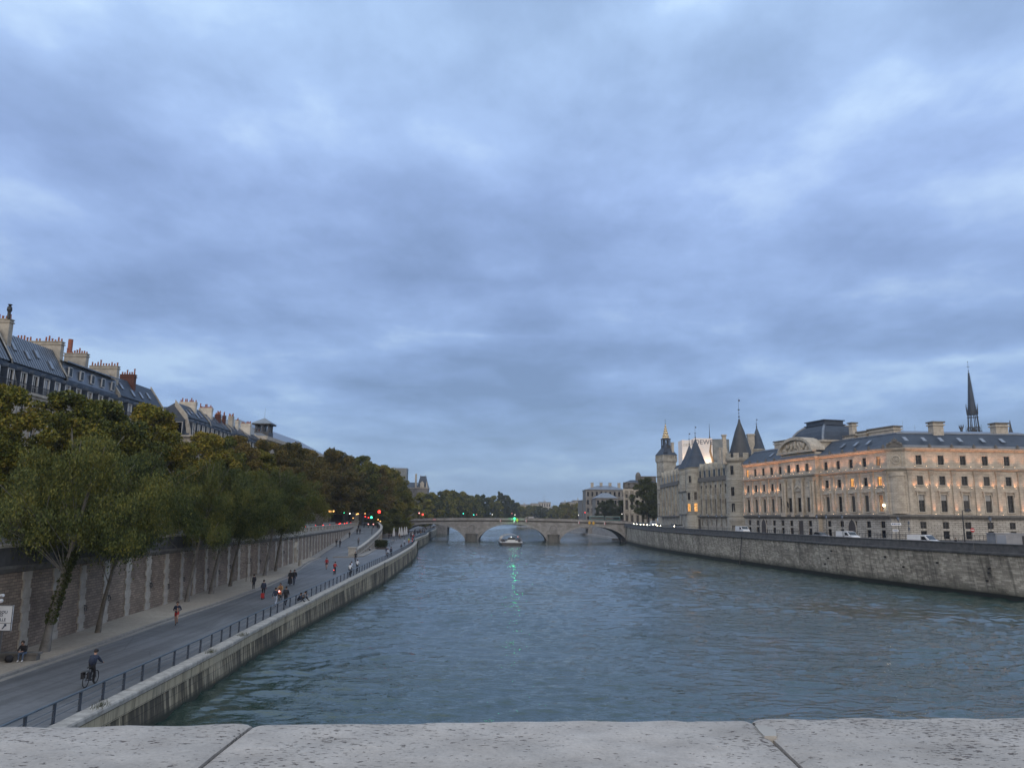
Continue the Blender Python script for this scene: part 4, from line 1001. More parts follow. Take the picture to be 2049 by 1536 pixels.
for t in (-1.5, -.8, 0, .8, 1.5): mb.sphere((LC/2+t, -.6, z_(29.6)+1.1-abs(t)*.5), .4, 7)
mb.tube((LC/2, -.3, z_(31)), (LC/2, -.3, z_(32)), .12, .04, 6); frC.mesh(mb, 'corner_ornament', 'dark_trim_stone')
# --- north (river) facade : right part, pavilion, left part
P0, P1 = 22.9, 38.7
xr = [P1 + 2.9 + 5.05*k for k in range(5)]; xl = [2.6 + 4.45*k for k in range(5)]
opR = bay_cols(frN, xr, 1.5, tall_h=lambda i: 'gable' if i % 2 == 0 else 'flat', lits={(4, 0): 'lit_window_dim', (4, 1): 'lit_window', (2, 1): 'lit_window', (4, 2): 'lit_window_dim', (2, 2): 'curtained_glass', (3, 2): 'curtained_glass'})
opL = bay_cols(frN, xl, 1.45, tall_h=lambda i: 'gable' if i % 2 == 0 else 'flat', lits={(0, 0): 'lit_window', (1, 2): 'curtained_glass', (3, 2): 'curtained_glass'})
GATES = [(12.7, 14.9, 0.05, 4.6), (49.7, 52.3, .05, 4.6)]
def ground_ops(ops, xs0, xs1):
    return [o for o in ops if o[3] < z_(12) and not any(g[0]-.2 < (o[0]+o[1])/2 < g[1]+.2 for g in GATES)] + [g for g in GATES if xs0 < g[0] < xs1]
mb = MB()
for x0, x1, ops in ((P1, LN, opR), (0, P0, opL)):
    wall_open(mb, x0, x1, 0, z_(12.0), [o for o in ops if o[3] < z_(12)], m=1); wall_open(mb, x0, x1, z_(12.0), z_(28.4), [o for o in ops if o[2] > z_(12)], m=0)
frN.mesh(mb, 'wall', ['pale_limestone', 'rusticated_limestone'])
for x0, x1 in ((9.2, 11.6), (49.2, 51.9)):     # pointed gateways
    mb = MB(); c_ = (x0+x1)/2; hw = (x1-x0)/2
    ol = [(c_-hw, 0), (c_+hw, 0), (c_+hw, 2.9), (c_+hw*.75, 3.9), (c_, 4.85), (c_-hw*.75, 3.9), (c_-hw, 2.9)]
    mb.prism(ol, -.06, .1, 1); ob = [(c_+(p[0]-c_)*1.22, p[1]*1.08) for p in ol]; mb.prism(ob, -.03, .12, 0); frN.mesh(mb, 'gateway', ['trim_stone', 'shopfront'])
for k in range(5):
    frN.inst(pil_mesh(), 'pilaster', (xr[k]+2.5 if k < 4 else LN-.7, -.002, 0)); frN.inst(pil_mesh(), 'pilaster', (xl[k]-2.2, -.002, 0))
frN.inst(pil_mesh(), 'pilaster', (P1+.7, -.002, 0))
# pavilion
yp = -1.3; xc = (P0+P1)/2; xp = [xc-4.3, xc, xc+4.3]
opP = []; 
for i, x in enumerate(xp):
    for Z, w_, kw, pane in ((Z_TOPW, 1.6, dict(surround=.25), 'curtained_glass' if i != 1 else 'dark_glass'), (Z_TALL, 1.7, dict(surround=.3), 'dark_glass' if i != 2 else 'curtained_glass'), (Z_GU, 1.5, {}, 'dark_glass'), (Z_GL, 1.5, {}, 'dark_glass')):
        if i == 1 and Z in (Z_GU, Z_GL): continue
        opP.append((x-w_/2, x+w_/2, z_(Z[0]), z_(Z[1]))); frN.win(x-w_/2, z_(Z[0]), w_, Z[1]-Z[0], pane, 2, 3, y=yp, **kw)
mb = MB(); wall_open(mb, P0, P1, 0, z_(12.0), [o for o in opP if o[3] < z_(12)] + [(xc-1.1, xc+1.1, .05, 4.3)], y=yp, m=1); wall_open(mb, P0, P1, z_(12.0), z_(30.4), [o for o in opP if o[2] > z_(12)], y=yp, m=0)
for x in (P0, P1): mb.quad((x, yp, 0), (x, 3., 0), (x, 3., z_(30.4)), (x, yp, z_(30.4)), 0)
frN.mesh(mb, 'pavilion_wall', ['pale_limestone', 'rusticated_limestone'])
mb = MB(); mb.box(xc-1.1, xc+1.1, yp+.2, yp+.3, .05, 4.3); frN.mesh(mb, 'door', 'shopfront')
for x in (P0+.8, xp[0]+2.1, xp[1]+2.1, P1-.8, P0+1.9, P1-1.9):
    mb = MB(); mb.tube((x, yp-.5, z_(13.5)), (x, yp-.5, z_(22.3)), .42, .36, 12); mb.box(x-.6, x+.6, yp-1.05, yp, z_(12.4), z_(13.5)); mb.taper(x-.42, x+.42, yp-.9, yp, z_(22.3), x-.65, x+.65, yp-1.1, yp, z_(23.3)); frN.mesh(mb, 'column', 'pale_limestone')
mb = MB(); mb.torus((xp[0], yp-.05, z_(21.4)), .75, .14, 'Y', 16, 5); mb.torus((xp[2], yp-.05, z_(21.4)), .75, .14, 'Y', 16, 5)
mb.prism([(xc-2.0, z_(19.6)), (xc+2.0, z_(19.6)), (xc+1.4, z_(21.6)), (xc, z_(22.9)), (xc-1.4, z_(21.6))], yp-.35, yp+.02)
for t in np.linspace(-1.2, 1.2, 5): mb.sphere((xc+t, yp-.4, z_(20.5)+.5*(1-abs(t))), .35, 7)
frN.mesh(mb, 'medallions', 'trim_stone')
# arched pediment with carved figures
mb = MB(); TT = np.linspace(0, math.pi, 17); Rx, Rz = (P1-P0)/2+.1, 4.2; zb = z_(30.9)
out_ = [(xc-Rx*math.cos(t), zb+Rz*math.sin(t)) for t in TT]; inn = [(xc-(Rx-.9)*math.cos(t), zb+(Rz-.8)*math.sin(t)) for t in TT]
for k in range(16): mb.prism([out_[k], out_[k+1], inn[k+1], inn[k]], yp-1.1, yp+3.5)
mb.box(P0-.6, P1+.6, yp-1.1, yp+.1, zb-.45, zb+.1); mb.prism(inn, yp-.1, yp+.05)
frN.mesh(mb, 'pediment', 'trim_stone')
mb = MB(); r = random.Random(5)
for k in range(42):
    t = r.uniform(-.92, .92); x = xc + t*(Rx-1.6); zt = (Rz-1.3)*math.sqrt(1-t*t); z = zb+.3+r.uniform(0, 1)*max(zt-.6, .1)
    mb.sphere((x, yp-.25-r.uniform(0, .3), z), r.uniform(.25, .5), 7, 0, r.uniform(.9, 2.2)); 
mb.sphere((xc, yp-.5, zb+1.9), .55, 8, 0, 2.2); frN.mesh(mb, 'carved_figures', 'trim_stone')
# cornices following the whole outline
wEnd = fW @ Vector((LW, 0, 0)); pN0 = fN @ Vector((0, 0, 0)); pP0 = fN @ Vector((P0, 0, 0)); pP1 = fN @ Vector((P1, 0, 0)); pP0o = fN @ Vector((P0, yp, 0)); pP1o = fN @ Vector((P1, yp, 0))
outl = [pN0, pP0, pP0o, pP1o, pP1, Vector((0, 0, 0)), fW @ Vector((0, 0, 0)), wEnd]; outl = [(p.x, p.y, 0) for p in outl]
def cornice(zc, prof, name, m): mb = MB(); sweep(mb, outl, [(a, z_(zc)+b) for a, b in prof]); mb.build(name, m, pal)
cornice(12.0, [(-.1, 0), (.35, 0), (.75, .55), (.75, .8), (.2, 1.05), (-.1, 1.05)], 'ledge', 'dark_trim_stone')
cornice(23.6, [(-.1, 0), (.3, 0), (.75, .4), (.8, .7), (.1, .9), (-.1, .9)], 'string_course', 'trim_stone')
cornice(22.9, [(-.1, 0), (.12, 0), (.12, .6), (-.1, .6)], 'frieze', 'pale_limestone')
cornice(28.3, [(-.1, 0), (.2, 0), (.7, .4), (.85, .75), (.2, .9), (-.1, .9)], 'cornice', 'trim_stone')
cornice(29.2, [(-.6, 0), (.45, 0), (.45, .5), (-.6, .5)], 'gutter', 'zinc')
# blocks along the gutter
gb = MB(); gb.box(-.3, .3, -.75, -.2, 0, .75); gb.sphere((0, -.5, .9), .22, 6); gm = None
for fr, xs in ((frW, [x+2.81 for x in xw]), (frN, [x+2.5 for x in xr]), (frN, [x-2.2 for x in xl])):
    for x in xs:
        if gm is None: q = gb.build('gutter_block', 'dark_trim_stone'); gm = q.data; bpy.data.objects.remove(q)
        fr.inst(gm, 'gutter_block', (x, 0, z_(29.0)))
# slate roof : steep slope then almost flat zinc, skylights
def roof_run(path, zb, name='roof'):
    mb = MB(); A = offset_path(path, .35); B = offset_path(path, -4.3); D = offset_path(path, -4.5); E_ = offset_path(path, -9.5)
    for i in range(len(path)-1):
        mb.quad((*A[i], zb), (*A[i+1], zb), (*B[i+1], zb+3.6), (*B[i], zb+3.6), 0)
        mb.quad((*D[i], zb+3.75), (*D[i+1], zb+3.75), (*E_[i+1], zb+4.9), (*E_[i], zb+4.9), 1)
    G = offset_path(path, -15)
    for i in range(len(path)-1):
        mb.quad((*E_[i], zb+4.9), (*E_[i+1], zb+4.9), (*G[i+1], zb+3), (*G[i], zb+3), 1)
    mb.build(name, ['slate', 'zinc'], pal)
    mb = MB(); sweep(mb, [(p[0], p[1], 0) for p in path], [(-4.1, zb+3.55), (-4.1, zb+3.85), (-4.6, zb+3.85), (-4.6, zb+3.55)]); mb.build('ridge_cap', 'zinc', pal)
cor = (1.2, -1.2, 0)
roof_run([pN0.to_tuple(), cor, (wEnd.x, wEnd.y, 0)], z_(29.6))
wm_ = MB(); wm_.box(-.5, .5, -.9, .9, .05, .16); wm_.box(-.38, .38, -.78, .78, .16, .18, 1); wsk = wm_.build('skylight', ['zinc', 'dusk_glass']); sk_me = wsk.data; bpy.data.objects.remove(wsk)
sl_ang = math.atan2(3.6, 4.65)
for fr, xs in ((frW, [1.5, 6.2, 10.6, 15.5, 21.4, 26.5]), (frN, [46.5, 51.8, 13.5, 56.5])):
    for x in xs:
        o = instance(sk_me, 'skylight', pal, (x, 1.9, z_(29.6)+1.72)); o.rotation_euler = (sl_ang, 0, 0); fr.put(o)
# curved pavilion dome roof
def pav(y0, y1, x0, x1, zb, zt, inset):
    mb = MB(); prof = [(0, 0), (.3, 1.6), (.9, 3.2), (1.9, 4.6), (3.0, 5.6), (3.6, 6.0)]; sc_ = (zt-zb)/6.0
    L = []
    for o_, h in prof: L.append([(x0+o_*inset, y0+o_*inset, zb+h*sc_), (x1-o_*inset, y0+o_*inset, zb+h*sc_), (x1-o_*inset, y1-o_*inset, zb+h*sc_), (x0+o_*inset, y1-o_*inset, zb+h*sc_)])
    for a, b in zip(L[:-1], L[1:]):
        for k in range(4): mb.quad(a[k], a[(k+1) % 4], b[(k+1) % 4], b[k])
    t = L[-1]; hip = MB()
    for k in range(4):
        for a, b in zip(L[:-1], L[1:]): hip.tube(a[k], b[k], .35, n=6)
    frN.mesh(mb, 'pavilion_roof', 'slate'); frN.mesh(hip, 'roof_hips', 'zinc')
    mb = MB(); mb.box(t[0][0]-.4, t[1][0]+.4, t[0][1]-.4, t[2][1]+.4, zt, zt+.35); mb.box(t[0][0]+.1, t[1][0]-.1, t[0][1]+.1, t[2][1]-.1, zt+.35, zt+1.3); mb.box(t[0][0]-.3, t[1][0]+.3, t[0][1]-.3, t[2][1]+.3, zt+1.3, zt+1.55)
    frN.mesh(mb, 'roof_crown', 'slate')
mb = MB(); mb.box(P0+.5, P1-.5, 2, 15, z_(30), z_(33.3)); mb.box(P0, P1, 1.6, 15.4, z_(33.3), z_(33.9)); frN.mesh(mb, 'attic', 'trim_stone')
pav(2., 15., P0+.4, P1-.4, z_(33.9), z_(38.6), .9)
# big chimney stacks
def chim(fr, x0, x1, y0, y1, za, zb):
    mb = MB(); mb.box(x0, x1, y0, y1, z_(za), z_(zb)); mb.box(x0-.3, x1+.3, y0-.3, y1+.3, z_(zb)-.7, z_(zb)-.35); mb.box(x0-.35, x1+.35, y0-.35, y1+.35, z_(zb), z_(zb)+.35, 1); fr.mesh(mb, 'chimney', ['trim_stone', 'dark_trim_stone'])
chim(frW, 11.0, 13.7, 5, 7.2, 31, 36.0); chim(frW, 27.6, 30.8, 5, 7.2, 31, 36.0)
chim(frN, 41.8, 46.0, 6.2, 8.2, 31, 34.4); chim(frN, 46.6, 50.0, 6.6, 8.6, 31, 35.0); chim(frN, 50.6, 59.8, 7, 9.2, 31, 35.3); chim(frN, 10.5, 16.5, 5, 7, 31, 35.6); chim(frN, 39.9, 41.3, 9.5, 11, 33, 38.4)
# uplights
fit = MB(); fit.box(-.10, .10, -.07, .07, -.16, -.05, 0); fit.box(-.075, .075, -.05, .05, -.05, -.02, 1); q = fit.build('light_fitting', ['steel', 'uplight']); fit_me = q.data; bpy.data.objects.remove(q)
def fl(fr, x, y, z, e, size=2.0, tilt=.18):
    l = bpy.data.lights.new('uplight', 'SPOT'); l.energy = e; l.color = (1, .42, .20); l.spot_size = size; l.spot_blend = .9; l.shadow_soft_size = .05
    o = bpy.data.objects.new('uplight', l); C.objects.link(o); o.parent = pal; o.location = (x, y, z); o.rotation_euler = (R(180) + tilt, 0, 0); 
    o.location = fr.M @ Vector((x, y, z)); m_ = fr.M.to_3x3().to_4x4() @ Matrix.Rotation(R(180)+tilt, 4, 'X'); o.rotation_euler = m_.to_euler()
    fr.inst(fit_me, 'light_fitting', (x, y, z))
for k, x in enumerate(xw):
    for s in (-1, 1):
        fl(frW, x + s*1.55, -.28, z_(19.55), 190 if (k+s) % 3 else 110); fl(frW, x + s*1.45, -.75, z_(24.65), 330)
    fl(frW, x+2.81, -.85, z_(13.2), 420, 1.6)
for xs in (xr, xl):
    for k, x in enumerate(xs):
        for s in (-1, 1):
            fl(frN, x + s*1.35, -.28, z_(19.65), 190); fl(frN, x + s*1.35, -.75, z_(24.65), 400)
        fl(frN, x-2.1, -.85, z_(13.2), 330, 1.6)
for x in xp:
    fl(frN, x-1.5, yp-.5, z_(24.7), 360); fl(frN, x+1.5, yp-.5, z_(24.7), 360); fl(frN, x+1.7, yp-.9, z_(13.3), 620)
# wall lamp that shines beside the corner window
lp = thing('wall_lamp', 'lit wall lantern shining beside the last window before the courthouse corner', 'lamp', fN @ Vector((xr[4]+1.2, -.5, z_(15.2))) + Vector((PX, PYY, CB)))
mb = MB(); mb.sphere((0, 0, 0), .22, 10); mb.build('bulb', 'headlight', lp); mb = MB(); mb.box(-.04, .04, .0, .5, .2, .26); mb.box(-.2, .2, -.2, .2, .24, .3); mb.build('bracket', 'black_iron', lp)
# flagpole leaning from the pavilion balcony
fp = thing('flagpole', 'short bare flagpole leaning out over the courthouse balcony', 'flagpole', fN @ Vector((xc-2, yp-.3, z_(13.6))) + Vector((PX, PYY, CB)), angN)
mb = MB(); mb.tube((0, 0, 0), (-1.2, -1.8, 3.4), .06, .03, 6); mb.build('pole', 'black_iron', fp); mb = MB(); mb.quad((-1.2, -1.8, 3.4), (-.9, -1.4, 2.6), (-.75, -1.35, 1.4), (-1.15, -1.7, 2.0)); mb.quad((-1.15, -1.7, 2.0), (-.75, -1.35, 1.4), (-.8, -1.4, 1.2), (-1.1, -1.6, 1.6)); mb.build('flag', 'cloth_black', fp)
# ============================================================ ROUND AND SQUARE TOWERS, GALLERIES
def cren(mb, c, r, z, n, m=0, h=1.5):
    for k in range(n):
        t0 = 2*math.pi*(k)/n; t1 = t0 + math.pi/n*1.15
        a = [(c[0]+rr*math.cos(t), c[1]+rr*math.sin(t)) for t, rr in ((t0, r), ((t0+t1)/2, r), (t1, r), (t1, r-.5), ((t0+t1)/2, r-.5), (t0, r-.5))]
        mb.vprism(a, z, z+h, m)
def twin(parent, c, r, ang, z, w, h, pane='dark_glass', nx=2, nz=3):
    """window set into a round wall at bearing ang"""
    x, y = c[0]+r*math.cos(ang), c[1]+r*math.sin(ang)
    mb = MB(); mb.box(-w/2-.2, w/2+.2, -.1, .6, -.2, 0, 1); mb.box(-w/2-.2, -w/2, -.08, .6, 0, h, 1); mb.box(w/2, w/2+.2, -.08, .6, 0, h, 1); mb.box(-w/2-.2, w/2+.2, -.08, .6, h, h+.25, 1)
    if nx > 1: mb.box(-.06, .06, -.03, .1, 0, h, 0)
    if nz > 1: mb.box(-w/2, w/2, -.035, .1, h*.62-.05, h*.62+.05, 0)
    o = mb.build('window', ['window_frame_dark', 'grey_limestone'], parent); o.location = (x, y, z); o.rotation_euler = (0, 0, ang + math.pi/2)
    mb = MB(); mb.box(-w/2+.01, w/2-.01, -.01, .05, .01, h-.01); mb.build('pane', pane, o); return o
# --- the fat crenellated tower next to the courthouse
c0 = (78.2, 262.5); zb0 = 7.3
tw = thing('round_tower', 'crenellated round tower with tall dark cone roof beside the courthouse', 'tower', (c0[0], c0[1], zb0)); q = lambda a: a - zb0
mb = MB(); mb.lathe([(5.3, 0), (5.25, q(12.4)), (5.5, q(12.5)), (5.5, q(12.9)), (5.1, q(13.0)), (5.05, q(17.2)), (5.25, q(17.25)), (5.25, q(17.6)), (5.0, q(17.65)), (5.0, q(24.4)), (5.2, q(24.45)), (5.2, q(24.8)), (4.95, q(24.9)), (4.95, q(30.2))], 28); mb.build('wall', 'grey_limestone', tw)
mb = MB(); mb.lathe([(4.95, q(30.2)), (5.6, q(31.0)), (5.6, q(32.0)), (4.9, q(32.0)), (4.9, q(31.6)), (.1, q(31.6))], 28); cren(mb, (0, 0), 5.6, q(32.0), 11); mb.build('battlement', 'grey_limestone', tw)
mb = MB(); mb.lathe([(4.35, q(31.6)), (3.2, q(35.6)), (1.6, q(41.2)), (.5, q(44.2)), (.25, q(45.5))], 24); mb.build('cone_roof', 'slate_dark', tw)
mb = MB(); finial(mb, 0, 0, q(45.4), 7.6); mb.build('finial', 'black_iron', tw)
va = math.atan2(-c0[1], -c0[0])
for z, h in ((26.3, 3.0), (19.3, 2.9), (14.0, 2.8)): twin(tw, (0, 0), 5.05, va-.62, q(z), 1.25, h)
twin(tw, (0, 0), 5.25, va-.6, q(8.0), 1.3, 1.6)
mb = MB(); mb.box(-6.4, -4.7, -1, .6, q(30), q(35.2)); mb.box(-6.1, -4.9, -.8, .4, q(35.2), q(39.6)); mb.box(-6.3, -4.7, -1, .6, q(39.6), q(40)); mb.build('chimney', 'trim_stone', tw)
# small turret with chimney behind
t2 = thing('stair_turret', 'slim turret with pointed slate roof and tall chimney right of the crenellated tower', 'tower', (86.5, 270, 20)); 
mb = MB(); mb.lathe([(2.4, 0), (2.4, 15.2), (2.7, 15.4), (2.7, 15.8)], 16); mb.build('wall', 'grey_limestone', t2)
mb = MB(); mb.lathe([(2.55, 15.8), (1.5, 19.5), (.5, 22.5), (.12, 23.6)], 16); finial(mb, 0, 0, 23.4, 3.4); mb.build('cone_roof', 'slate', t2)
mb = MB(); mb.box(-3.6, -1.4, -1.6, .2, 8, 20.6); mb.box(-3.8, -1.2, -1.8, .4, 20.6, 21.1); mb.build('chimney', 'trim_stone', t2)

# --- gothic gallery between the towers
def gallery(name, label, A, B, n, zg, roofz, cat='building'):
    """A: near end, B: far end (x, y). facade faces the river"""
    ang = math.atan2(A[1]-B[1], A[0]-B[0]); L = math.hypot(A[0]-B[0], A[1]-B[1]); g = thing(name, label, cat, (B[0], B[1], 7.7), ang); q = lambda a: a-7.7
    bw = L/n; ops = []; opsG = []
    for k in range(n):
        x = (k+.5)*bw; ops.append((x-.62, x+.62, q(20.3), q(23.6))); ops.append((x-.85, x+.85, q(13.4), q(18.6)))
        opsG.append((x-.4, x+.4, q(9.3), q(11.4)))
        window(g, x-.62, q(20.3), 1.24, 3.3, 'dark_glass', 2, 3); window(g, x-.85, q(13.4), 1.7, 5.2, 'curtained_glass', 3, 3); window(g, x-.4, q(9.3), .8, 2.1, 'dark_glass', 1, 2)
        mb = MB(); TT = np.linspace(0, math.pi, 9)
        o1 = [(x-.95*math.cos(t), q(18.6)+1.0*math.sin(t)) for t in TT]; mb.prism(o1, -.08, .1); mb.build('arch_head', 'grey_limestone', g)
    mb = MB(); wall_open(mb, 0, L, 0, q(25.4), ops+opsG); mb.build('wall', 'grey_limestone', g)
    for k in range(n+1):
        x = k*bw; mb = MB(); mb.box(x-.32, x+.32, -.75, 0, q(12.8), q(22.5)); mb.box(x-.24, x+.24, -.5, 0, q(22.5), q(25)); mb.build('buttress', 'grey_limestone', g)
    mb = MB(); mb.box(-.1, L+.1, -.95, .1, q(12.3), q(12.8)); mb.box(-.1, L+.1, -.55, .1, q(24.9), q(25.5)); mb.box(-.1, L+.1, -.45, -.25, q(25.5), q(26.5)); mb.build('cornice', 'dark_trim_stone', g)
    for k in range(n):
        x = (k+.5)*bw; mb = MB(); hw = min(.95, bw*.36)
        mb.box(x-hw, x+hw, -.3, 3, q(25.5), q(29.2)); mb.prism([(x-hw-.2, q(29.2)), (x+hw+.2, q(29.2)), (x, q(31.6))], -.4, 3.2)
        for s in (-1, 1): mb.taper(x+s*(hw+.12)-.14, x+s*(hw+.12)+.14, -.42, -.14, q(25.5), x+s*(hw+.12)-.02, x+s*(hw+.12)+.02, -.3, -.26, q(31.0))
        o = mb.build('dormer', 'grey_limestone', g); mb = MB(); mb.box(x-hw+.3, x+hw-.3, -.34, -.31, q(25.9), q(28.9)); mb.build('window', 'dark_glass', o)
    mb = MB(); mb.quad((0, -.2, q(25.6)), (L, -.2, q(25.6)), (L, 7, q(roofz)), (0, 7, q(roofz))); mb.quad((0, 14, q(25.6)), (L, 14, q(25.6)), (L, 7, q(roofz)), (0, 7, q(roofz)))
    mb.poly([(0, -.2, q(25.6)), (0, 14, q(25.6)), (0, 7, q(roofz))]); mb.poly([(L, -.2, q(25.6)), (L, 14, q(25.6)), (L, 7, q(roofz))]); mb.build('roof', 'slate', g)
    return g, L, q
g1, L1, q1 = gallery('gothic_gallery', 'gothic gallery wing with pointed dormers left of the crenellated tower', (74.4, 265.5), (69.8, 287.5), 6, 25, 33)
chimney(g1, 3, 5, 6, 7.5, q1(32), q1(37.5), 'trim_stone'); chimney(g1, 15, 18, 6, 7.5, q1(32), q1(38), 'trim_stone')
g2, L2, q2_ = gallery('gothic_gallery', 'narrow gothic gallery wing between the twin towers and the clock tower', (66.6, 306), (66.9, 345), 6, 25, 35)
chimney(g2, 30, 32.5, 5, 7, q2_(31), q2_(38), 'trim_stone')
# --- the twin towers
def round_tower(c, r, zb, zt, za, label, lits):
    t = thing('round_tower', label, 'tower', (c[0], c[1], zb), 0, 'twin cone-roofed towers of the palace'); q = lambda a: a-zb; va = math.atan2(-c[1], -c[0])
    mb = MB(); mb.lathe([(r+.25, 0), (r+.2, q(13.2)), (r+.35, q(13.3)), (r+.35, q(13.7)), (r+.1, q(13.8)), (r+.1, q(21.6)), (r+.3, q(21.7)), (r+.3, q(22.1)), (r, q(22.2)), (r, q(zt)), (r+.25, q(zt)+.1), (r+.25, q(zt)+.5)], 26); mb.build('wall', 'grey_limestone', t)
    mb = MB(); mb.lathe([(r+.45, q(zt)+.45), (r*.8, q(zt)+2.8), (r*.42, q(za)-4.2), (.4, q(za)-.8), (.15, q(za))], 24); mb.build('cone_roof', 'slate', t)
    mb = MB(); finial(mb, 0, 0, q(za)-.1, 5.2); mb.build('finial', 'black_iron', t)
    for a, z, w, h, p in lits: twin(t, (0, 0), r+.15, va+a, q(z), w, h, p)
    return t
round_tower((70.2, 303.0), 4.2, 8.0, 30.2, 40.3, 'farther of the twin cone-roofed towers, partly hidden by its neighbour', [(-.35, 24, .9, 2.4, 'dark_glass'), (-.35, 18.4, .9, 2.6, 'dark_glass'), (-.35, 14.2, .9, 2.4, 'dark_glass')])
tN = round_tower((70.0, 292.0), 4.1, 8.0, 30.2, 41.6, 'nearer of the twin cone-roofed towers with two glowing amber windows', [(-.6, 25, .9, 2.4, 'dark_glass'), (-.75, 18.6, 1.2, 2.6, 'dark_glass'), (-.05, 18.6, 1.6, 2.8, 'dark_glass'), (-.75, 14.3, 1.3, 2.8, 'lit_window'), (-.05, 14.3, 1.7, 3.0, 'lit_window')])
mb = MB(); mb.box(-.8, .8, -4.6, -4.2, 0, 3.6); o = mb.build('door', 'shopfront', tN)
# wing that joins the twin towers
jn = thing('tower_wing', 'plain stone wing with a doorway joining the twin towers', 'building', (65.8, 302, 8.0), R(-90)); 
mb = MB(); wall_open(mb, -2, 11, 0, 13.8, [(1.2, 2.4, 0.05, 3.6), (2.2+1.8, 5.2, 6.4, 9.0), (4, 5.2, 10.3, 12.8)]); mb.box(-2, 11, .6, 3, 0, 13.8); mb.build('wall', 'grey_limestone', jn)
mb = MB(); mb.box(-2, 11, -.3, .3, 5.0, 5.4); mb.box(-2, 11, -.3, .3, 13.5, 14.0); mb.build('ledge', 'dark_trim_stone', jn)
window(jn, 4, 6.4, 1.2, 2.6, 'dark_glass'); window(jn, 4, 10.3, 1.2, 2.5, 'dark_glass'); mb = MB(); mb.box(1.2, 2.4, .25, .3, .05, 3.6); mb.build('door', 'shopfront', jn)

# --- the square clock tower
zc = 8.3; ct = thing('clock_tower', 'square medieval clock tower with gilded chevron spirelet at the bridge end', 'tower', (70.6, 351, zc), R(-72)); q = lambda a: a-zc; s = 3.2
mb = MB()
for k in range(4):
    M = Matrix.Rotation(k*math.pi/2, 4, 'Z'); sub_ = MB()
    ops = [(-1.9, -1.2, q(13), q(17)), (.9, 1.6, q(13), q(17)), (-1.9, -1.2, q(20), q(23)), (.9, 1.6, q(20), q(23)), (-1.9, -1.2, q(26), q(29.5)), (.9, 1.6, q(26), q(29.5))] if k == 0 else []
    wall_open(sub_, -s, s, 0, q(36.8), ops, y=-s)
    i = len(mb.v); mb.v += [tuple(M @ Vector(v)) for v in sub_.v]; mb.f += [tuple(i+j for j in f) for f in sub_.f]; mb.mi += sub_.mi; mb.uv += sub_.uv
mb.build('wall', 'grey_limestone', ct)
mb = MB()
for z in (12.6, 17.8, 24.2, 30.2): mb.vprism([(-s-.2, -s-.2), (s+.2, -s-.2), (s+.2, s+.2), (-s-.2, s+.2)], q(z), q(z)+.4)
mb.build('string_course', 'dark_trim_stone', ct)
mb = MB(); mb.taper(-s, s, -s, s, q(36.5), -s-.4, s+.4, -s-.4, s+.4, q(37.3)); mb.box(-s-.4, s+.4, -s-.4, s+.4, q(37.3), q(38.6))
for k in range(-3, 4):
    for sx, sy in ((k*1.05, -s-.15), (k*1.05, s+.15)): mb.box(sx-.34, sx+.34, sy-.25, sy+.25, q(38.6), q(40.0))
    for sx, sy in ((-s-.15, k*1.05), (s+.15, k*1.05)): mb.box(sx-.25, sx+.25, sy-.34, sy+.34, q(38.6), q(40.0))
mb.build('battlement', 'grey_limestone', ct)
mb = MB(); mb.taper(-s-.5, s+.5, -s-.5, s+.5, q(40), -1.7, 1.7, -1.7, 1.7, q(43.2)); mb.build('roof', 'slate', ct)
mb = MB(); mb.box(-1.6, 1.6, -1.6, 1.6, q(43.2), q(44.6)); 
for x in (-1.35, 0, 1.35):
    for y in (-1.35, 0, 1.35):
        if x or y: mb.box(x-.2, x+.2, y-.2, y+.2, q(44.6), q(47.2))
mb.box(-1.65, 1.65, -1.65, 1.65, q(47.2), q(47.7)); mb.build('lantern', 'slate_dark', ct)
b = NB('gilded_chevrons'); v = b.n('ShaderNodeTexCoord').outputs['Object']; sp = b.n('ShaderNodeSeparateXYZ'); b.l(v, sp.inputs[0])
zig = b.n('ShaderNodeMath', operation='PINGPONG'); b.l(sp.outputs[0], zig.inputs[0]); zig.inputs[1].default_value = .4
ad2 = b.n('ShaderNodeMath', operation='ADD'); b.l(sp.outputs[2], ad2.inputs[0]); b.l(zig.outputs[0], ad2.inputs[1])
pg = b.n('ShaderNodeMath', operation='PINGPONG'); b.l(ad2.outputs[0], pg.inputs[0]); pg.inputs[1].default_value = .55
b.done(b.ramp(pg.outputs[0], [(.24, (.10, .09, .08)), (.32, (.78, .60, .30))]), .45, .1)
mb = MB(); mb.lathe([(1.75, q(47.7)), (1.15, q(50)), (.45, q(52.8)), (.12, q(54.6))], 8); mb.build('spirelet', 'gilded_chevrons', ct)
mb = MB(); mb.tube((0, 0, q(54.4)), (0, 0, q(56.6)), .06, .03, 5); mb.box(-.5, .5, -.03, .03, q(56.0), q(56.2)); mb.build('weathervane', 'black_iron', ct)
for sx, sy, h in ((2.4, 2.0, 3.2), (-2.2, 2.2, 2.2)): chimney(ct, sx-.5, sx+.5, sy-.5, sy+.5, q(40.5), q(42.5)+h, 'trim_stone')
mb = MB(); mb.lathe([(.9, q(41)), (.8, q(43)), (.1, q(46.5))], 8, (3.1, -2.0, 0)); finial(mb, 3.1, -2.0, q(46.3), 1.6); mb.build('corner_turret', 'slate', ct)

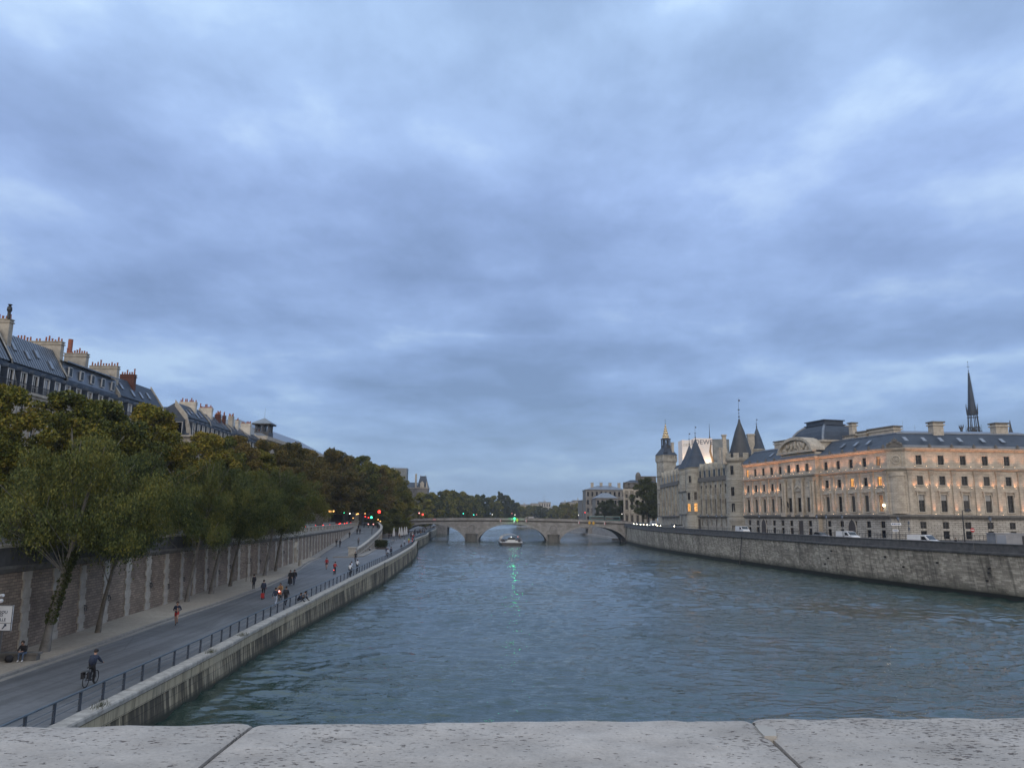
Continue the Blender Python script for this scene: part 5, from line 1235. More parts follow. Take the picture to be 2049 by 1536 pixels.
# --- scaffold wrapped in a large printed advert, behind the roofs
p = at(1365, 876, 395); p2 = at(1425, 872, 395); p3 = at(1452, 873, 402)
ad = thing('advertising_wrap', 'building wrapped in a huge pale advert printed LOEWE behind the twin towers', 'billboard', (p.x, 395, 8))
xw0, xw1, xw2 = 0, p2.x-p.x, p3.x-p.x; zt = p.z-8; xm_ = at(1386, 872, 395).x - p.x
b = NB('printed_advert'); v = b.n('ShaderNodeTexCoord').outputs['Object']; sp = b.n('ShaderNodeSeparateXYZ'); b.l(v, sp.inputs[0])
mr = b.n('ShaderNodeMapRange'); b.l(sp.outputs[2], mr.inputs[0]); mr.inputs[1].default_value = 28; mr.inputs[2].default_value = zt
f = b.noise(v, .16, 3, .5, .6)
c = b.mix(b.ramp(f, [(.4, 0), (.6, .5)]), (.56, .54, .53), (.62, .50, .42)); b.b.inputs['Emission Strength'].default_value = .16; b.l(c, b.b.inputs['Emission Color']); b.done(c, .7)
mb = MB(); mb.box(xm_+.6, xw1, 0, 9, 0, zt); mb.build('printed_sheet', 'printed_advert', ad)
mb = MB(); mb.box(0, xm_+.2, .6, 10, 0, zt-1); mb.build('printed_sheet', 'printed_advert', ad)
M = Matrix.Translation(((xm_+xw1)/2-.3, -.05, zt-3.1)) @ Matrix.Rotation(R(90), 4, 'X'); text_mesh('LOEWE', 3.3, 'lettering', 'sign_text', ad, M, .02)
M = Matrix.Translation((xm_/2, .55, zt-4.2)) @ Matrix.Rotation(R(90), 4, 'X'); text_mesh('LOEWE', 1.9, 'lettering', 'chimney_render', ad, M, .02)
mb = MB(); x0 = xm_+6
# printed picture : a bent reddish arm and leg shape over a yellow glow, and one dark chimney-like post
mb.prism([(x0+3.0, zt-2.2), (x0+3.7, zt-2.0), (x0+3.2, zt-6.5), (x0+4.8, zt-13), (x0+3.9, zt-13.4), (x0+2.2, zt-6.8)], -.04, .0); mb.build('printed_figure', 'cloth_tan', ad)
g_ = bpy.data.lights.new('advert_floodlight', 'SPOT'); g_.energy = 2200; g_.color = (1, .75, .5); g_.spot_size = 1.7; g_.spot_blend = .9
for x in (2.5, xm_+7.5):
    o = bpy.data.objects.new('advert_floodlight', g_); C.objects.link(o); o.parent = ad; o.location = (x, -3.0, zt-14); o.rotation_euler = (R(180-32), 0, 0)
    mb = MB(); mb.box(-.3, .3, -.25, .25, -.3, -.05); mb.box(-.04, .04, 0, 3.0, -.3, -.2); o2 = mb.build('floodlight', 'steel', ad); o2.location = (x, -3.05, zt-14)
sh = NB('scaffold_net'); v = sh.facade(); f = sh.noise(v, .3, 4, .6); sh.done(sh.ramp(f, [(.35, (.10, .12, .13)), (.65, (.17, .19, .20))]), .6)
mb = MB(); TT = np.linspace(0, 1, 9)
for a, b_ in zip(TT[:-1], TT[1:]):
    P = lambda t: (xw1+.05+(xw2-xw1)*t, 1.0-1.2*math.sin(math.pi*t), 0)
    A, B = P(a), P(b_); mb.quad((A[0], A[1], 0), (B[0], B[1], 0), (B[0], B[1], zt-.3), (A[0], A[1], zt-.3))
mb.box(xw1+.1, xw2, 1.3, 9, 0, zt-.5); mb.build('netting', 'scaffold_net', ad)
mb = MB(); mb.tube((xm_+9.5, 3, zt), (xm_+9.5, 3, zt+8), .22, .05, 6); mb.tube((xm_+9.5, 3, zt), (xm_+9.5, 3, zt+1.4), .5, .2, 6); mb.build('mast', 'black_iron', ad)

# --- chapel spire far behind the courthouse
ps = at(1949, 864, 300); pt_ = at(1938.5, 724, 300)
sp_ = thing('chapel_spire', 'slender openwork gothic spire rising behind the courthouse roof', 'spire', (ps.x, 300, ps.z-6)); hh = pt_.z - ps.z + 6
mb = MB(); k1 = 6+ (865-820)/1539*300; k2 = 6 + (865-806)/1539*300*1.0; k3 = 6 + (865-748)/1539*300
r0 = 2.3
for j in range(8):
    a = j/8*2*math.pi; c_, s_ = math.cos(a), math.sin(a)
    mb.tube((r0*c_, r0*s_, 0), (r0*.72*c_, r0*.72*s_, k1-2), .2, .16, 5); mb.tube((r0*1.25*c_, r0*1.25*s_, 0), (r0*1.22*c_, r0*1.22*s_, k1-6), .13, .03, 5)
    mb.tube((r0*1.22*c_, r0*1.22*s_, k1-9), (r0*.78*c_, r0*.78*s_, k1-6), .08, .08, 4)
    a2 = (j+1)/8*2*math.pi
    for z in (4, k1-7, k1-3, k1-1): mb.tube((r0*.86*c_, r0*.86*s_, z), (r0*.86*math.cos(a2), r0*.86*math.sin(a2), z), .13, .13, 4)
    mb.tube((r0*.8*c_, r0*.8*s_, k1-2), (r0*.95*c_, r0*.95*s_, k1+2.4), .2, .04, 5)
mb.lathe([(1.0, 0), (.95, k1-8), (.3, k1-7)], 8)
mb.build('lantern', 'slate_dark', sp_)
mb = MB(); mb.lathe([(1.75, k1-2), (1.6, k1), (1.25, k2), (.28, k3), (.12, k3+.6)], 8)
for j in range(8):
    a = (j+.5)/8*2*math.pi
    for t in np.linspace(0, .95, 16):
        rr = 1.6+(.3-1.6)*t; z = k1+(k3-k1)*t; mb.tube((rr*math.cos(a), rr*math.sin(a), z), ((rr+.28)*math.cos(a), (rr+.28)*math.sin(a), z+.25), .1, .03, 4)
mb.build('needle', 'slate', sp_)
mb = MB(); mb.sphere((0, 0, k3+.4), .42, 8); mb.sphere((0, 0, k3+1.4), .26, 8); mb.tube((0, 0, k3), (0, 0, hh), .07, .03, 5); mb.box(-.5, .5, -.04, .04, k3+3.1, k3+3.25); mb.sphere((0, 0, hh), .2, 6); mb.build('finial', 'black_iron', sp_)
p = at(2023, 866, 300); t3 = thing('pinnacle', 'small crocketed pinnacle poking above the roof at the right edge', 'pinnacle', (p.x, 300, p.z-4))
mb = MB(); mb.lathe([(.9, 0), (.8, 3.2), (.95, 3.4), (.4, 6), (.1, 9)], 8); 
for z in (4, 5, 6, 7, 8): mb.lathe([(.1, z), (.75-(z-4)*.12, z+.1), (.1, z+.2)], 8)
mb.build('shaft', 'slate_dark', t3)
p = at(1924, 862, 295); t4 = thing('roof_statue', 'small dark winged statue standing on the ridge left of the spire', 'statue', (p.x, 295, p.z-3))
mb = MB(); mb.lathe([(.5, 0), (.45, 3), (.35, 3.5), (.3, 4.4), (.18, 4.8), (.22, 5.1), (.05, 5.4)], 8); mb.prism([(.1, 3.6), (.9, 5.6), (.95, 4.6), (.3, 3.0)], -.1, .1); mb.prism([(-.1, 3.6), (-.8, 5.3), (-.9, 4.4), (-.3, 3.0)], -.1, .1); mb.build('figure', 'black_iron', t4)
for k, px in enumerate((1807, 1831)):
    p = at(px, 862, 200); mb = MB(); mb.tube((0, 0, -1.5), (0, 0, (2.8, 1.7)[k]), .03, .015, 4); mb.box(-.25, .25, -.01, .01, .8, .83)
    tag(mb.build('antenna', 'steel', None, (p.x, 200, p.z)), ['taller thin antenna on the courthouse roof', 'shorter thin antenna on the courthouse roof'][k], 'antenna', 'antennas on the courthouse roof')

# --- commercial court beyond the bridge end, behind the plane tree
tc_ = thing('court_building', 'columned stone court building beyond the bridge behind a dark tree', 'building', (62.5, 430, 8.3), R(-8)); 
H_ = 25; mb = MB(); ops = []
for k in range(6):
    x = 1.6+k*2.9
    for z0, z1, w_ in ((.6, 5.2, 1.2), (8.2, 13.4, 1.3), (14.6, 16.6, 1.2)): ops.append((x-w_/2, x+w_/2, z0, z1)); window(tc_, x-w_/2, z0, w_, z1-z0, 'dark_glass', 2, 3)
wall_open(mb, 0, 18, 0, 18.5, ops); mb.quad((0, 0, 0), (0, 60, 0), (0, 60, 18.5), (0, 0, 18.5)); mb.build('wall', 'grey_limestone', tc_)
mb = MB(); mb.box(-.4, 18, -.6, 60, 6.2, 6.9); mb.box(-.5, 18, -.8, 60, 18.3, 19.4); mb.build('cornice', 'trim_stone', tc_)
for k in range(7):
    mb = MB(); x = .2+k*2.9; mb.tube((x, -.5, 6.9), (x, -.5, 17.2), .42, .36, 8); mb.box(x-.55, x+.55, -1, 0, 17.2, 18.3); mb.tube((x, -.5, 0), (x, -.5, 6.1), .38, .36, 8); mb.build('column', 'trim_stone', tc_)
mb = MB()
for k in range(7): x = .6+k*2.9; mb.box(x, x+1.9, .1, .9, 20.0, 22.6)
mb.box(0, 18, .9, 58, 19.4, 22.4); mb.box(-.2, 18.2, -.2, 60, 22.6, 23.1); mb.build('attic', 'dark_trim_stone', tc_)
mb = MB(); mb.taper(.5, 18, 1, 55, 23.1, 4, 15, 6, 50, 24.6); mb.build('roof', 'slate', tc_)
mb = MB(); mb.box(8.5, 18, 4, 30, 23, 26.2); mb.box(8.2, 18, 3.8, 30, 26.2, 26.7); mb.lathe([(1.6, 24), (1.5, 27.4), (.9, 28.6), (.3, 29)], 8, (8.2, 6, 0)); mb.build('upper_storey', 'dark_trim_stone', tc_)

# --- hospital blocks further upstream on the island
def block(name, label, px0, px1, pytop, pyeave, Y, depth, zb, mat='grey_limestone', rows=4, roof='zinc', cols=8, chim=2, hip=True, group=None, pl='dark_glass', ang=0):
    a, b_ = at(px0, pytop, Y), at(px1, pytop, Y); e = at(px0, pyeave, Y).z; Wd = b_.x-a.x; g = thing(name, label, 'building', (a.x, Y, zb), ang, group)
    he = e-zb; ht = a.z-zb; ops = []; cw = Wd/cols; rh = he/rows
    for i in range(cols):
        for j in range(rows):
            x = (i+.5)*cw; w_ = cw*.42; z0 = (j+.25)*rh; h = rh*.55; ops.append((x-w_/2, x+w_/2, z0, z0+h)); window(g, x-w_/2, z0, w_, h, pl, 1, 2)
    mb = MB(); wall_open(mb, 0, Wd, 0, he, ops)
    # side walls
    mb.quad((0, 0, 0), (0, depth, 0), (0, depth, he), (0, 0, he)); mb.quad((Wd, 0, 0), (Wd, depth, 0), (Wd, depth, he), (Wd, 0, he)); mb.quad((0, depth, 0), (Wd, depth, 0), (Wd, depth, he), (0, depth, he))
    mb.build('wall', mat, g)
    mb = MB(); mb.box(-.4, Wd+.4, -.4, depth+.4, he, he+.5); mb.box(-.2, Wd+.2, -.2, .05, he*.33, he*.33+.35); mb.box(-.2, .05, 0, depth, he*.33, he*.33+.35); mb.build('cornice', 'dark_trim_stone', g)
    mb = MB(); i_ = min(Wd, depth)*.38 if hip else .1; mb.taper(-.3, Wd+.3, -.3, depth+.3, he+.5, i_ if hip else 0, Wd-i_ if hip else Wd, i_, depth-i_, ht-zb+zb-0 if False else ht); mb.build('roof', roof, g)
    for k in range(chim): 
        x = Wd*(k+.7)/(chim+.4); chimney(g, x, x+Wd*.05+.6, depth*.35, depth*.35+1.6, he+.3, ht+2.2, 'chimney_render')
    return g
hb = block('hospital_block', 'tall stone hospital block with low zinc roof and chimneys beyond the bridge', 1172, 1252, 970, 980, 600, 26, 8, rows=4, cols=9, chim=4, mat='sooty_stone')
block('hospital_pavilion', 'lower stone pavilion with pale pyramid roof in front of the hospital block', 1192, 1236, 985, 997, 540, 24, 8, rows=3, cols=5, chim=0, mat='sooty_stone')
block('riverside_block', 'grey stone end block at the foot of the hospital beside the river', 1165, 1200, 998, 1001, 640, 40, 6, rows=3, cols=5, chim=0, mat='sooty_stone')

# ---------------------------------------------------------------- lamps, signs, rails on the island street
def lamp_post(h=5.2):
    t = empty('street_lamp'); mb = MB(); mb.lathe([(.22, 0), (.2, .5), (.12, .7), (.1, 1.0), (.065, 1.2), (.05, h-.6), (.12, h-.5), (.06, h-.4)], 8); mb.build('pole', 'black_iron', t)
    mb = MB(); mb.taper(-.12, .12, -.12, .12, h-.4, -.2, .2, -.2, .2, h+.15); mb.build('lamp_glass', 'dusk_glass', t)
    mb = MB(); mb.taper(-.25, .25, -.25, .25, h+.15, -.05, .05, -.05, .05, h+.42); mb.tube((0, 0, h+.4), (0, 0, h+.6), .03, .01, 5); mb.build('lamp_cap', 'black_iron', t); return t
lpro = lamp_post(); used = False
LP = [(1349, 1046, 300), (1364, 1047, 285), (1402, 1050, 262), (1418, 1051, 250), (1434, 1052, 240), (1445, 1053, 233), (1520, 1060, 205), (1636, 1067, 180), (1655, 1068, 172), (1687, 1069, 165), (1800, 1076, 150), (1985, 1081, 132)]
for k, (px, py, Y) in enumerate(LP):
    p = at(px, py, Y); ordn = ['first', 'second', 'third', 'fourth', 'fifth', 'sixth', 'seventh', 'eighth', 'ninth', 'tenth', 'eleventh', 'twelfth'][k]
    place(lpro, used, (p.x, Y, iz(Y)), 0, f'black unlit street lamp, {ordn} from the clock tower along the island street', 'old street lamps on the island quay', 1 if Y > 160 else .95); used = True
def mast_lamp():
    p = at(1930, 1075, 126); t = thing('lamp_mast', 'tall thin lamp mast with a side arm rising over the right parapet', 'street lamp', (p.x, 126, 7))
    top = at(1931.5, 1021, 126).z - 7; mb = MB(); mb.tube((0, 0, 0), (0, 0, top), .13, .07, 8); mb.box(-.2, .2, -.2, .2, 0, 1.2); mb.build('pole', 'black_iron', t)
    mb = MB(); mb.tube((0, 0, top), (1.0, 0, top+.15), .04, n=6); mb.taper(.75, 1.45, -.18, .18, top-.1, .95, 1.25, -.1, .1, top+.3); mb.tube((1.1, 0, top+.3), (1.1, 0, top+.55), .04, .02, 5); mb.build('lamp_head', 'black_iron', t)
mast_lamp()
p = at(1948, 1082, 122); t = thing('no_entry_sign', 'round red no-entry sign on a short post near the tall lamp mast', 'sign', (p.x, 122, 7)); zc_ = at(1948, 1060, 122).z-7
mb = MB(); mb.tube((0, .06, 0), (0, .06, zc_+.3), .04, n=6); mb.build('post', 'steel', t)
mb = MB(); mb.lathe([(.01, 0), (.34, 0), (.34, .03), (.01, .03)], 18); o = mb.build('disc', 'red_paint', t, (0, 0, zc_)); o.rotation_euler = (R(90), 0, 0)
mb = MB(); mb.box(-.24, .24, -.045, -.032, -.06, .06); mb.build('white_bar', 'sign_white', o.parent, (0, 0, zc_))
for k, (px, py, wd, hd, l) in enumerate(((1793, 1048, 1.9, .5, 'upper white direction sign with blue lettering bars on the lamp pole'), (1792, 1061, 1.1, .45, 'lower small white direction sign on the same lamp pole'))):
    p = at(px, py, 149); mb = MB(); mb.box(-wd/2, wd/2, -.04, .04, -hd/2, hd/2); o = mb.build('direction_sign', 'sign_white', None, p); r = random.Random(k)
    mb = MB(); x = -wd/2+.12
    while x < wd/2-.3: w_ = r.uniform(.08, .3); mb.box(x, x+w_, -.052, -.042, -.1, .12); x += w_+.08
    mb.build('lettering', 'cloth_blue', o); mb = MB(); mb.box(wd/2-.1, wd/2+.6, .04, .08, -.03, .03); mb.box(-.03, .03, .05, .1, 7-p.z, -hd/2+.2); mb.build('bracket', 'steel', o); tag(o, l, 'sign', 'white direction signs by the courthouse')
p = at(1820, 1078, 145); t = thing('round_sign_post', 'post with small round signs seen edge-on right of the direction signs', 'sign', (p.x, 145, 7)); mb = MB(); mb.tube((0, 0, 0), (0, 0, 4.4), .045, n=6); mb.build('post', 'steel', t)
mb = MB(); mb.lathe([(.01, 0), (.32, 0), (.32, .03), (.01, .03)], 16)
for z in (4.1, 3.0): o = mb.build('sign_face', 'steel', t, (0, -.06, z)); o.rotation_euler = (R(90), 0, R(35))
# railing of the sunken court in front of the courthouse and galleries
rp3 = [(60.6, 318, 0), (62.5, 285, 0), (66, 262, 0), (70.5, 243, 0), (79.5, 205, 0), (86.5, 180, 0), (92, 176, 0), (118, 178, 0)]
cr = thing('street_railing', 'long black iron railing along the pavement in front of the courthouse', 'railing'); mb = MB(); path = resample([(x, y, iz(y)) for x, y, z in rp3], 1.0)
for h in (.15, 1.05, 1.3): sweep(mb, path, [(-.02, h), (.02, h), (.02, h+.05), (-.02, h+.05)])
for p0 in path: mb.box(p0[0]-.03, p0[0]+.03, p0[1]-.03, p0[1]+.03, p0[2], p0[2]+1.4)
mb.build('rails', 'black_iron', cr)
# ============================================================ LEFT BANK HOUSES
FX = -66.0; RD = 3.9
def hauss(label, Y0, Y1, nb, seed, roofkind='zinc', mat='pale_limestone', attic=False, balcony=True, cor=27.1, ridge=35.0, bays=None, shop=None, endwall=False, startwall=False, chims=(), brick=False):
    L = Y1-Y0; g = thing('apartment_house', label, 'building', (FX, Y0, UZ), R(90), 'apartment houses along the left embankment'); q = lambda a: a-UZ; r = random.Random(seed)
    n = nb; bw = L/n; ops = []; zc_ = q(cor); fl_h = (zc_-4.6)/4
    for i in range(n):
        x = (i+.5)*bw
        for j in range(4):
            z0 = 4.6+fl_h*j+.5; h = fl_h*.62; w_ = 1.15
            if j == 3: z0 = zc_-2.75; h = 1.9
            ops.append((x-w_/2, x+w_/2, z0, z0+h))
            if j >= 2: window(g, x-w_/2, z0, w_, h, r.choice(['dark_glass', 'curtained_glass', 'dark_glass']), 2, 3, m='window_white', surround=.16)
            else:
                pm_ = MB(); pm_.box(x-w_/2+.02, x+w_/2-.02, .25, .3, z0, z0+h); pm_.build('window', r.choice(['dark_glass', 'curtained_glass']), g)
        ops.append((x-1.2, x+1.2, .2, 3.6))
    mb = MB(); wall_open(mb, 0, L, 0, zc_, ops)
    for x, f in ((0, startwall), (L, endwall)): mb.quad((x, 0, 0), (x, 12, 0), (x, 12, zc_), (x, 0, zc_))
    mb.build('wall', mat, g)
    mb = MB(); mb.box(.02, L-.02, -.05, .2, .2, 3.6); mb.build('shopfront', 'shopfront', g)
    mb = MB(); mb.box(0, L, -.55, .1, zc_-.1, zc_+.28); mb.box(0, L, -.25, .1, zc_-.5, zc_-.1); mb.box(0, L, -.2, .05, 4.1, 4.5); mb.build('cornice', 'trim_stone', g)
    for x in [i*bw for i in range(1, n)] + [.25, L-.25]:
        mb = MB(); mb.box(x-.22, x+.22, -.14, .0, zc_-3.6, zc_-.5); mb.build('wall_pilaster', 'trim_stone', g)
    # mansard: steep slope, then shallow
    s1 = 3.9; ztop = zc_+.28+s1; R0 = q(ridge)
    mb = MB(); mb.quad((0, .55, zc_+.28), (L, .55, zc_+.28), (L, 1.6, ztop), (0, 1.6, ztop), 0)
    if attic:   # a second vertical storey faced in zinc
        mb.quad((0, 1.9, ztop-.1), (L, 1.9, ztop-.1), (L, 2.3, ztop+2.6), (0, 2.3, ztop+2.6), 1); mb.quad((0, 1.5, ztop+2.55), (L, 1.5, ztop+2.55), (L, RD, ztop+3.2), (0, RD, ztop+3.2), 1); mb.quad((0, 1.5, ztop+2.55), (L, 1.5, ztop+2.55), (L, 1.5, ztop+2.75), (0, 1.5, ztop+2.75), 1); RZ = ztop+3.2
        mb.quad((0, RD, RZ), (L, RD, RZ), (L, 12, ztop), (0, 12, ztop), 1)
    else:
        RZ = R0; mb.quad((0, 1.35, ztop), (L, 1.35, ztop), (L, RD, RZ), (0, RD, RZ), 1 if roofkind == 'zinc' else 0); mb.quad((0, RD, RZ), (L, RD, RZ), (L, 12, ztop-2), (0, 12, ztop-2), 1)
    for x in (.01, L-.01): mb.poly([(x, .55, zc_+.2), (x, 1.6, ztop), (x, RD, RZ), (x, 12, ztop-2), (x, 12, zc_)], 0)
    o = mb.build('roof', ['slate', 'zinc'], g)
    if not attic and roofkind == 'zinc':     # standing seams
        mb = MB(); x = .5
        while x < L: mb.quad((x, 1.33, ztop+.07), (x+.05, 1.33, ztop+.07), (x+.05, RD, RZ+.07), (x, RD, RZ+.07)); mb.quad((x, 1.33, ztop), (x, RD, RZ), (x, RD, RZ+.07), (x, 1.33, ztop+.07)); mb.quad((x+.05, 1.33, ztop), (x+.05, RD, RZ), (x+.05, RD, RZ+.07), (x+.05, 1.33, ztop+.07)); x += .62
        mb.build('roof_seams', 'slate', g)
    # party walls
    for x in (0, L):
        mb = MB(); pts = [(.3, zc_+.2), (.35, zc_+1.2), (1.35, ztop+.35), (RD+.1, RZ+.5), (RD+.1, RZ-.8), (1.7, ztop-.6), (1.0, zc_+.2)]
        i0 = [(x-.2, p[0], p[1]) for p in pts]; i1 = [(x+.2, p[0], p[1]) for p in pts]; mb.poly(i0); mb.poly(i1, flip=True)
        for k in range(len(pts)): k2 = (k+1) % len(pts); mb.quad(i0[k], i0[k2], i1[k2], i1[k])
        mb.build('party_wall', 'chimney_render', g)
    # dormers
    nd = bays or n; bd = L/nd
    for i in range(nd):
        x = (i+.5)*bd; mb = MB(); hw = .62
        mb.box(x-hw-.18, x-hw-.04, .27, 1.7, zc_+.28, zc_+3.1, 0); mb.box(x+hw+.04, x+hw+.18, .27, 1.7, zc_+.28, zc_+3.1, 0); mb.box(x-hw-.06, x-hw+.1, .22, .45, zc_+.3, zc_+2.95, 1); mb.box(x+hw-.1, x+hw+.06, .22, .45, zc_+.3, zc_+2.95, 1); mb.box(x-hw+.1, x+hw-.1, .23, .45, zc_+2.78, zc_+2.94, 1); mb.box(x-hw+.1, x+hw-.1, .37, .43, zc_+1.2, zc_+1.28, 1)
        T = np.linspace(0, math.pi, 7); mb.prism([(x-(hw+.3)*math.cos(t), zc_+3.05+.55*math.sin(t)) for t in T], .1, 1.9, 0); mb.box(x-hw-.3, x+hw+.3, .08, 1.9, zc_+2.95, zc_+3.05, 0)
        mb.box(x-.04, x+.04, .36, .42, zc_+.3, zc_+2.95, 1)
        d = mb.build('dormer', ['slate', 'window_white'], g); mb = MB(); mb.box(x-hw, x+hw, .42, .5, zc_+.3, zc_+2.95); mb.build('window', r.choice(['dark_glass', 'dusk_glass', 'curtained_glass']), d)
    if attic:
        for i in range(nd):
            x = (i+.5)*bd; mb = MB(); mb.box(x-.5, x+.5, 1.75, 1.95, ztop+.5, ztop+2.0, 0); mb.box(x-.36, x+.36, 1.72, 1.76, ztop+.62, ztop+1.9, 1); mb.build('attic_window', ['window_white', 'dark_glass'], g)
    else:
        for i in range(max(2, nd-1)):
            x = (i+.8)*bd; t = r.uniform(.25, .6); y = 1.35+(RD-1.35)*t; z = ztop+(RZ-ztop)*t; sl = math.atan2(RZ-ztop, RD-1.35)
            sk = instance(sk_me, 'skylight', g, (x, y, z+.02)); sk.rotation_euler = (sl, 0, 0); sk.scale = (.75, .8, 1)
    if balcony:
        mb = MB(); y = -.45; sweep(mb, [(0, y, zc_+.28), (L, y, zc_+.28)], [(-.03, .95), (.03, .95), (.03, 1.02), (-.03, 1.02)]); sweep(mb, [(0, y, zc_+.28), (L, y, zc_+.28)], [(-.02, .1), (.02, .1), (.02, .15), (-.02, .15)])
        x = .1
        while x < L: mb.box(x-.015, x+.015, y-.015, y+.015, zc_+.28, zc_+1.25); x += .14
        mb.build('balcony', 'black_iron', g)
    for k, (x0, x1, y0, y1, top, m, pots) in enumerate(chims): chimney(g, x0, x1, y0, y1, ztop-1.0, q(top), m, pots, seed=seed+k, axis='x' if x1-x0 > y1-y0 else 'y')
    return g, zc_, ztop, RZ
def cz(Y0, *L):      # chimney slabs stand on the cross walls, broadside to the river bend
    res = []
    for p0, p1, py, m, pots in L:
        r1 = ray(p1-4, py); Y = (-FX+2.7)/(-r1[0]/r1[1]); r0_ = ray(p0, py); y1 = -r0_[0]/r0_[1]*Y + FX; z = at(p1-8, py, Y).z; res.append((Y-Y0, Y-Y0+.85, 2.7, y1, z, m, pots))
    return res
# block one (nearest), four houses
hA = hauss('nearest left apartment house at the frame edge under the tall corner chimney', 87, 101.5, 5, 1, ridge=35.5, chims=cz(87, (-10, 24, 639, 'chimney_render', 4)))
pk = MB(); pk.lathe([(.22, 0), (.2, .9), (.34, 1.2), (.3, 1.6), (.14, 1.8), (.3, 2.0)], 8, (101.7-87, 2.6, at(14, 639, 101.7).z-UZ+.1)); pk.build('chimney_cowl', 'black_iron', hA[0])
hB = hauss('second left apartment house with seamed zinc roof and long chimney wall', 101.5, 114.6, 5, 2, ridge=35.6, chims=cz(101.5, (16, 127, 684, 'chimney_render', 17)))
hC = hauss('third left apartment house with an extra attic row of small windows', 114.6, 130.6, 5, 3, attic=True, ridge=35.4, chims=cz(114.6, (129, 177, 708, 'chimney_render', 9), (179, 239, 733, 'chimney_render', 10)))
hD = hauss('fourth left apartment house, last before the street gap, with a dark brick chimney', 130.6, 147.2, 5, 4, roofkind='slate', ridge=35.0, endwall=True, chims=cz(130.6, (240, 273, 750, 'chimney_brick', 6)))
mb = MB(); p_ = at(142, 679, 126); mb.tube((126-114.6, FX-p_.x, p_.z-UZ-6), (126-114.6, FX-p_.x, p_.z-UZ), .38, .38, 12); mb.build('boiler_flue', 'terracotta', hC[0])
mb = MB()
for x in np.linspace(0, 14, 8): mb.tube((x, 7.3, hC[3]-.5), (x, 7.3, hC[3]+2.6), .03, n=4)
for z in (1.4, 2.0, 2.6): mb.tube((0, 7.3, hC[3]+z), (14, 7.3, hC[3]+z), .03, n=4)
mb.build('roof_rail', 'steel', hC[0])
# block two
hE = hauss('corner apartment house with hipped slate roof just past the street gap', 158.5, 171, 5, 5, roofkind='slate', ridge=34.2, startwall=True, chims=cz(158.5, (359, 396, 805, 'chimney_pale', 11)))
g = hE[0]; zc_ = hE[1]; mb = MB()     # its end facade that faces the camera
mb.quad((-.3, .5, zc_+.28), (-.3, 13, zc_+.28), (.7, 12.5, zc_+4.2), (.7, 1.6, zc_+4.2)); mb.quad((.5, 1.5, zc_+4.2), (.5, 12.5, zc_+4.2), (3.5, 10, zc_+6.6), (3.5, 6, zc_+6.6)); mb.build('hipped_end', 'slate', g)
for y in (2.6, 6.0, 9.4):
    mb = MB(); mb.box(-.55, .5, y-.95, y+.95, zc_+.3, zc_+3.2, 0); mb.box(-.6, -.5, y-.7, y+.7, zc_+.4, zc_+3.0, 1); mb.box(-.7, .6, y-1.05, y+1.05, zc_+3.2, zc_+3.5, 0)
    d = mb.build('dormer', ['slate', 'window_white'], g); mb = MB(); mb.box(-.66, -.59, y-.58, y+.58, zc_+.5, zc_+2.9); mb.build('window', 'dark_glass', d)
mb = MB(); mb.box(-.5, 0, -.5, 12.5, zc_-.1, zc_+.28); mb.build('end_cornice', 'trim_stone', g)
hauss('second house past the gap with white chimney slab and long skylights', 171, 184, 5, 6, ridge=33.8, cor=26.9, chims=cz(171, (398, 428, 817, 'chimney_pale', 10), (430, 444, 830, 'chimney_brick', 6)))
hauss('third house past the gap with paired pale chimney slabs', 184, 196, 5, 7, ridge=33.2, cor=26.7, chims=cz(184, (445, 454, 832, 'chimney_brick', 3), (457, 470, 833, 'chimney_render', 5), (471, 481, 842, 'chimney_pale', 3)))
hauss('fourth house past the gap, last before the theatre', 196, 209, 5, 8, ridge=32.6, cor=26.5, endwall=True, chims=cz(196, (482, 505, 848, 'chimney_pale', 8), (507, 531, 866, 'chimney_pale', 3)))
hauss('plain house beyond the theatre hidden by brown trees', 284, 304, 6, 18, ridge=32, cor=26)
hauss('last house before the bridge hidden by brown trees', 304, 330, 7, 19, ridge=31, cor=25.5)
hauss('corner house of the bridge square hidden by golden trees', 345, 380, 8, 20, ridge=31, cor=25.5)
# the theatre with its lantern
th = thing('theatre', 'pale stone theatre with round window, low roof and lantern turret', 'building', (-67.5, 211, UZ), R(90)); 
mb = MB(); wall_open(mb, 0, 70, 0, 23.5, [(x-.9, x+.9, z, z+3.4) for x in range(4, 68, 6) for z in (5, 11.5)]); mb.quad((0, 0, 0), (0, 30, 0), (0, 30, 23.5), (0, 0, 23.5)); mb.quad((70, 0, 0), (70, 30, 0), (70, 30, 23.5), (70, 0, 23.5)); mb.build('wall', 'pale_limestone', th)
for x in range(4, 68, 6):
    for z in (5, 11.5): window(th, x-.9, z, 1.8, 3.4, 'dark_glass', 2, 3)
mb = MB(); mb.box(-.6, 70.6, -.6, 30, 23.5, 24.5); mb.box(-.3, 70, -.3, 30, 17.6, 18.0); mb.build('cornice', 'trim_stone', th)
mb = MB(); mb.taper(-.3, 70.3, -.3, 30, 24.5, 4, 66, 9, 21, 29.5); mb.build('roof', 'zinc', th)
mb = MB(); mb.torus((-.1, 5, 20.8), 1.3, .2, 'X', 20, 6); mb.lathe([(.01, 0), (1.3, 0), (1.3, .06), (.01, .06)], 18); o = mb.build('round_window', 'trim_stone', th)
mb = MB(); mb.tube((-.12, 5, 20.8), (-.05, 5, 20.8), 1.15, 1.15, 18); mb.build('pane', 'dark_glass', o)
p = at(527, 872, 213); lt = MB(); cx, cy = 2.5, (-67.5 - p.x)
cy = max(1.5, cy)
lt.box(cx-2, cx+2, cy-2, cy+2, 24, p.z-UZ+1.0)
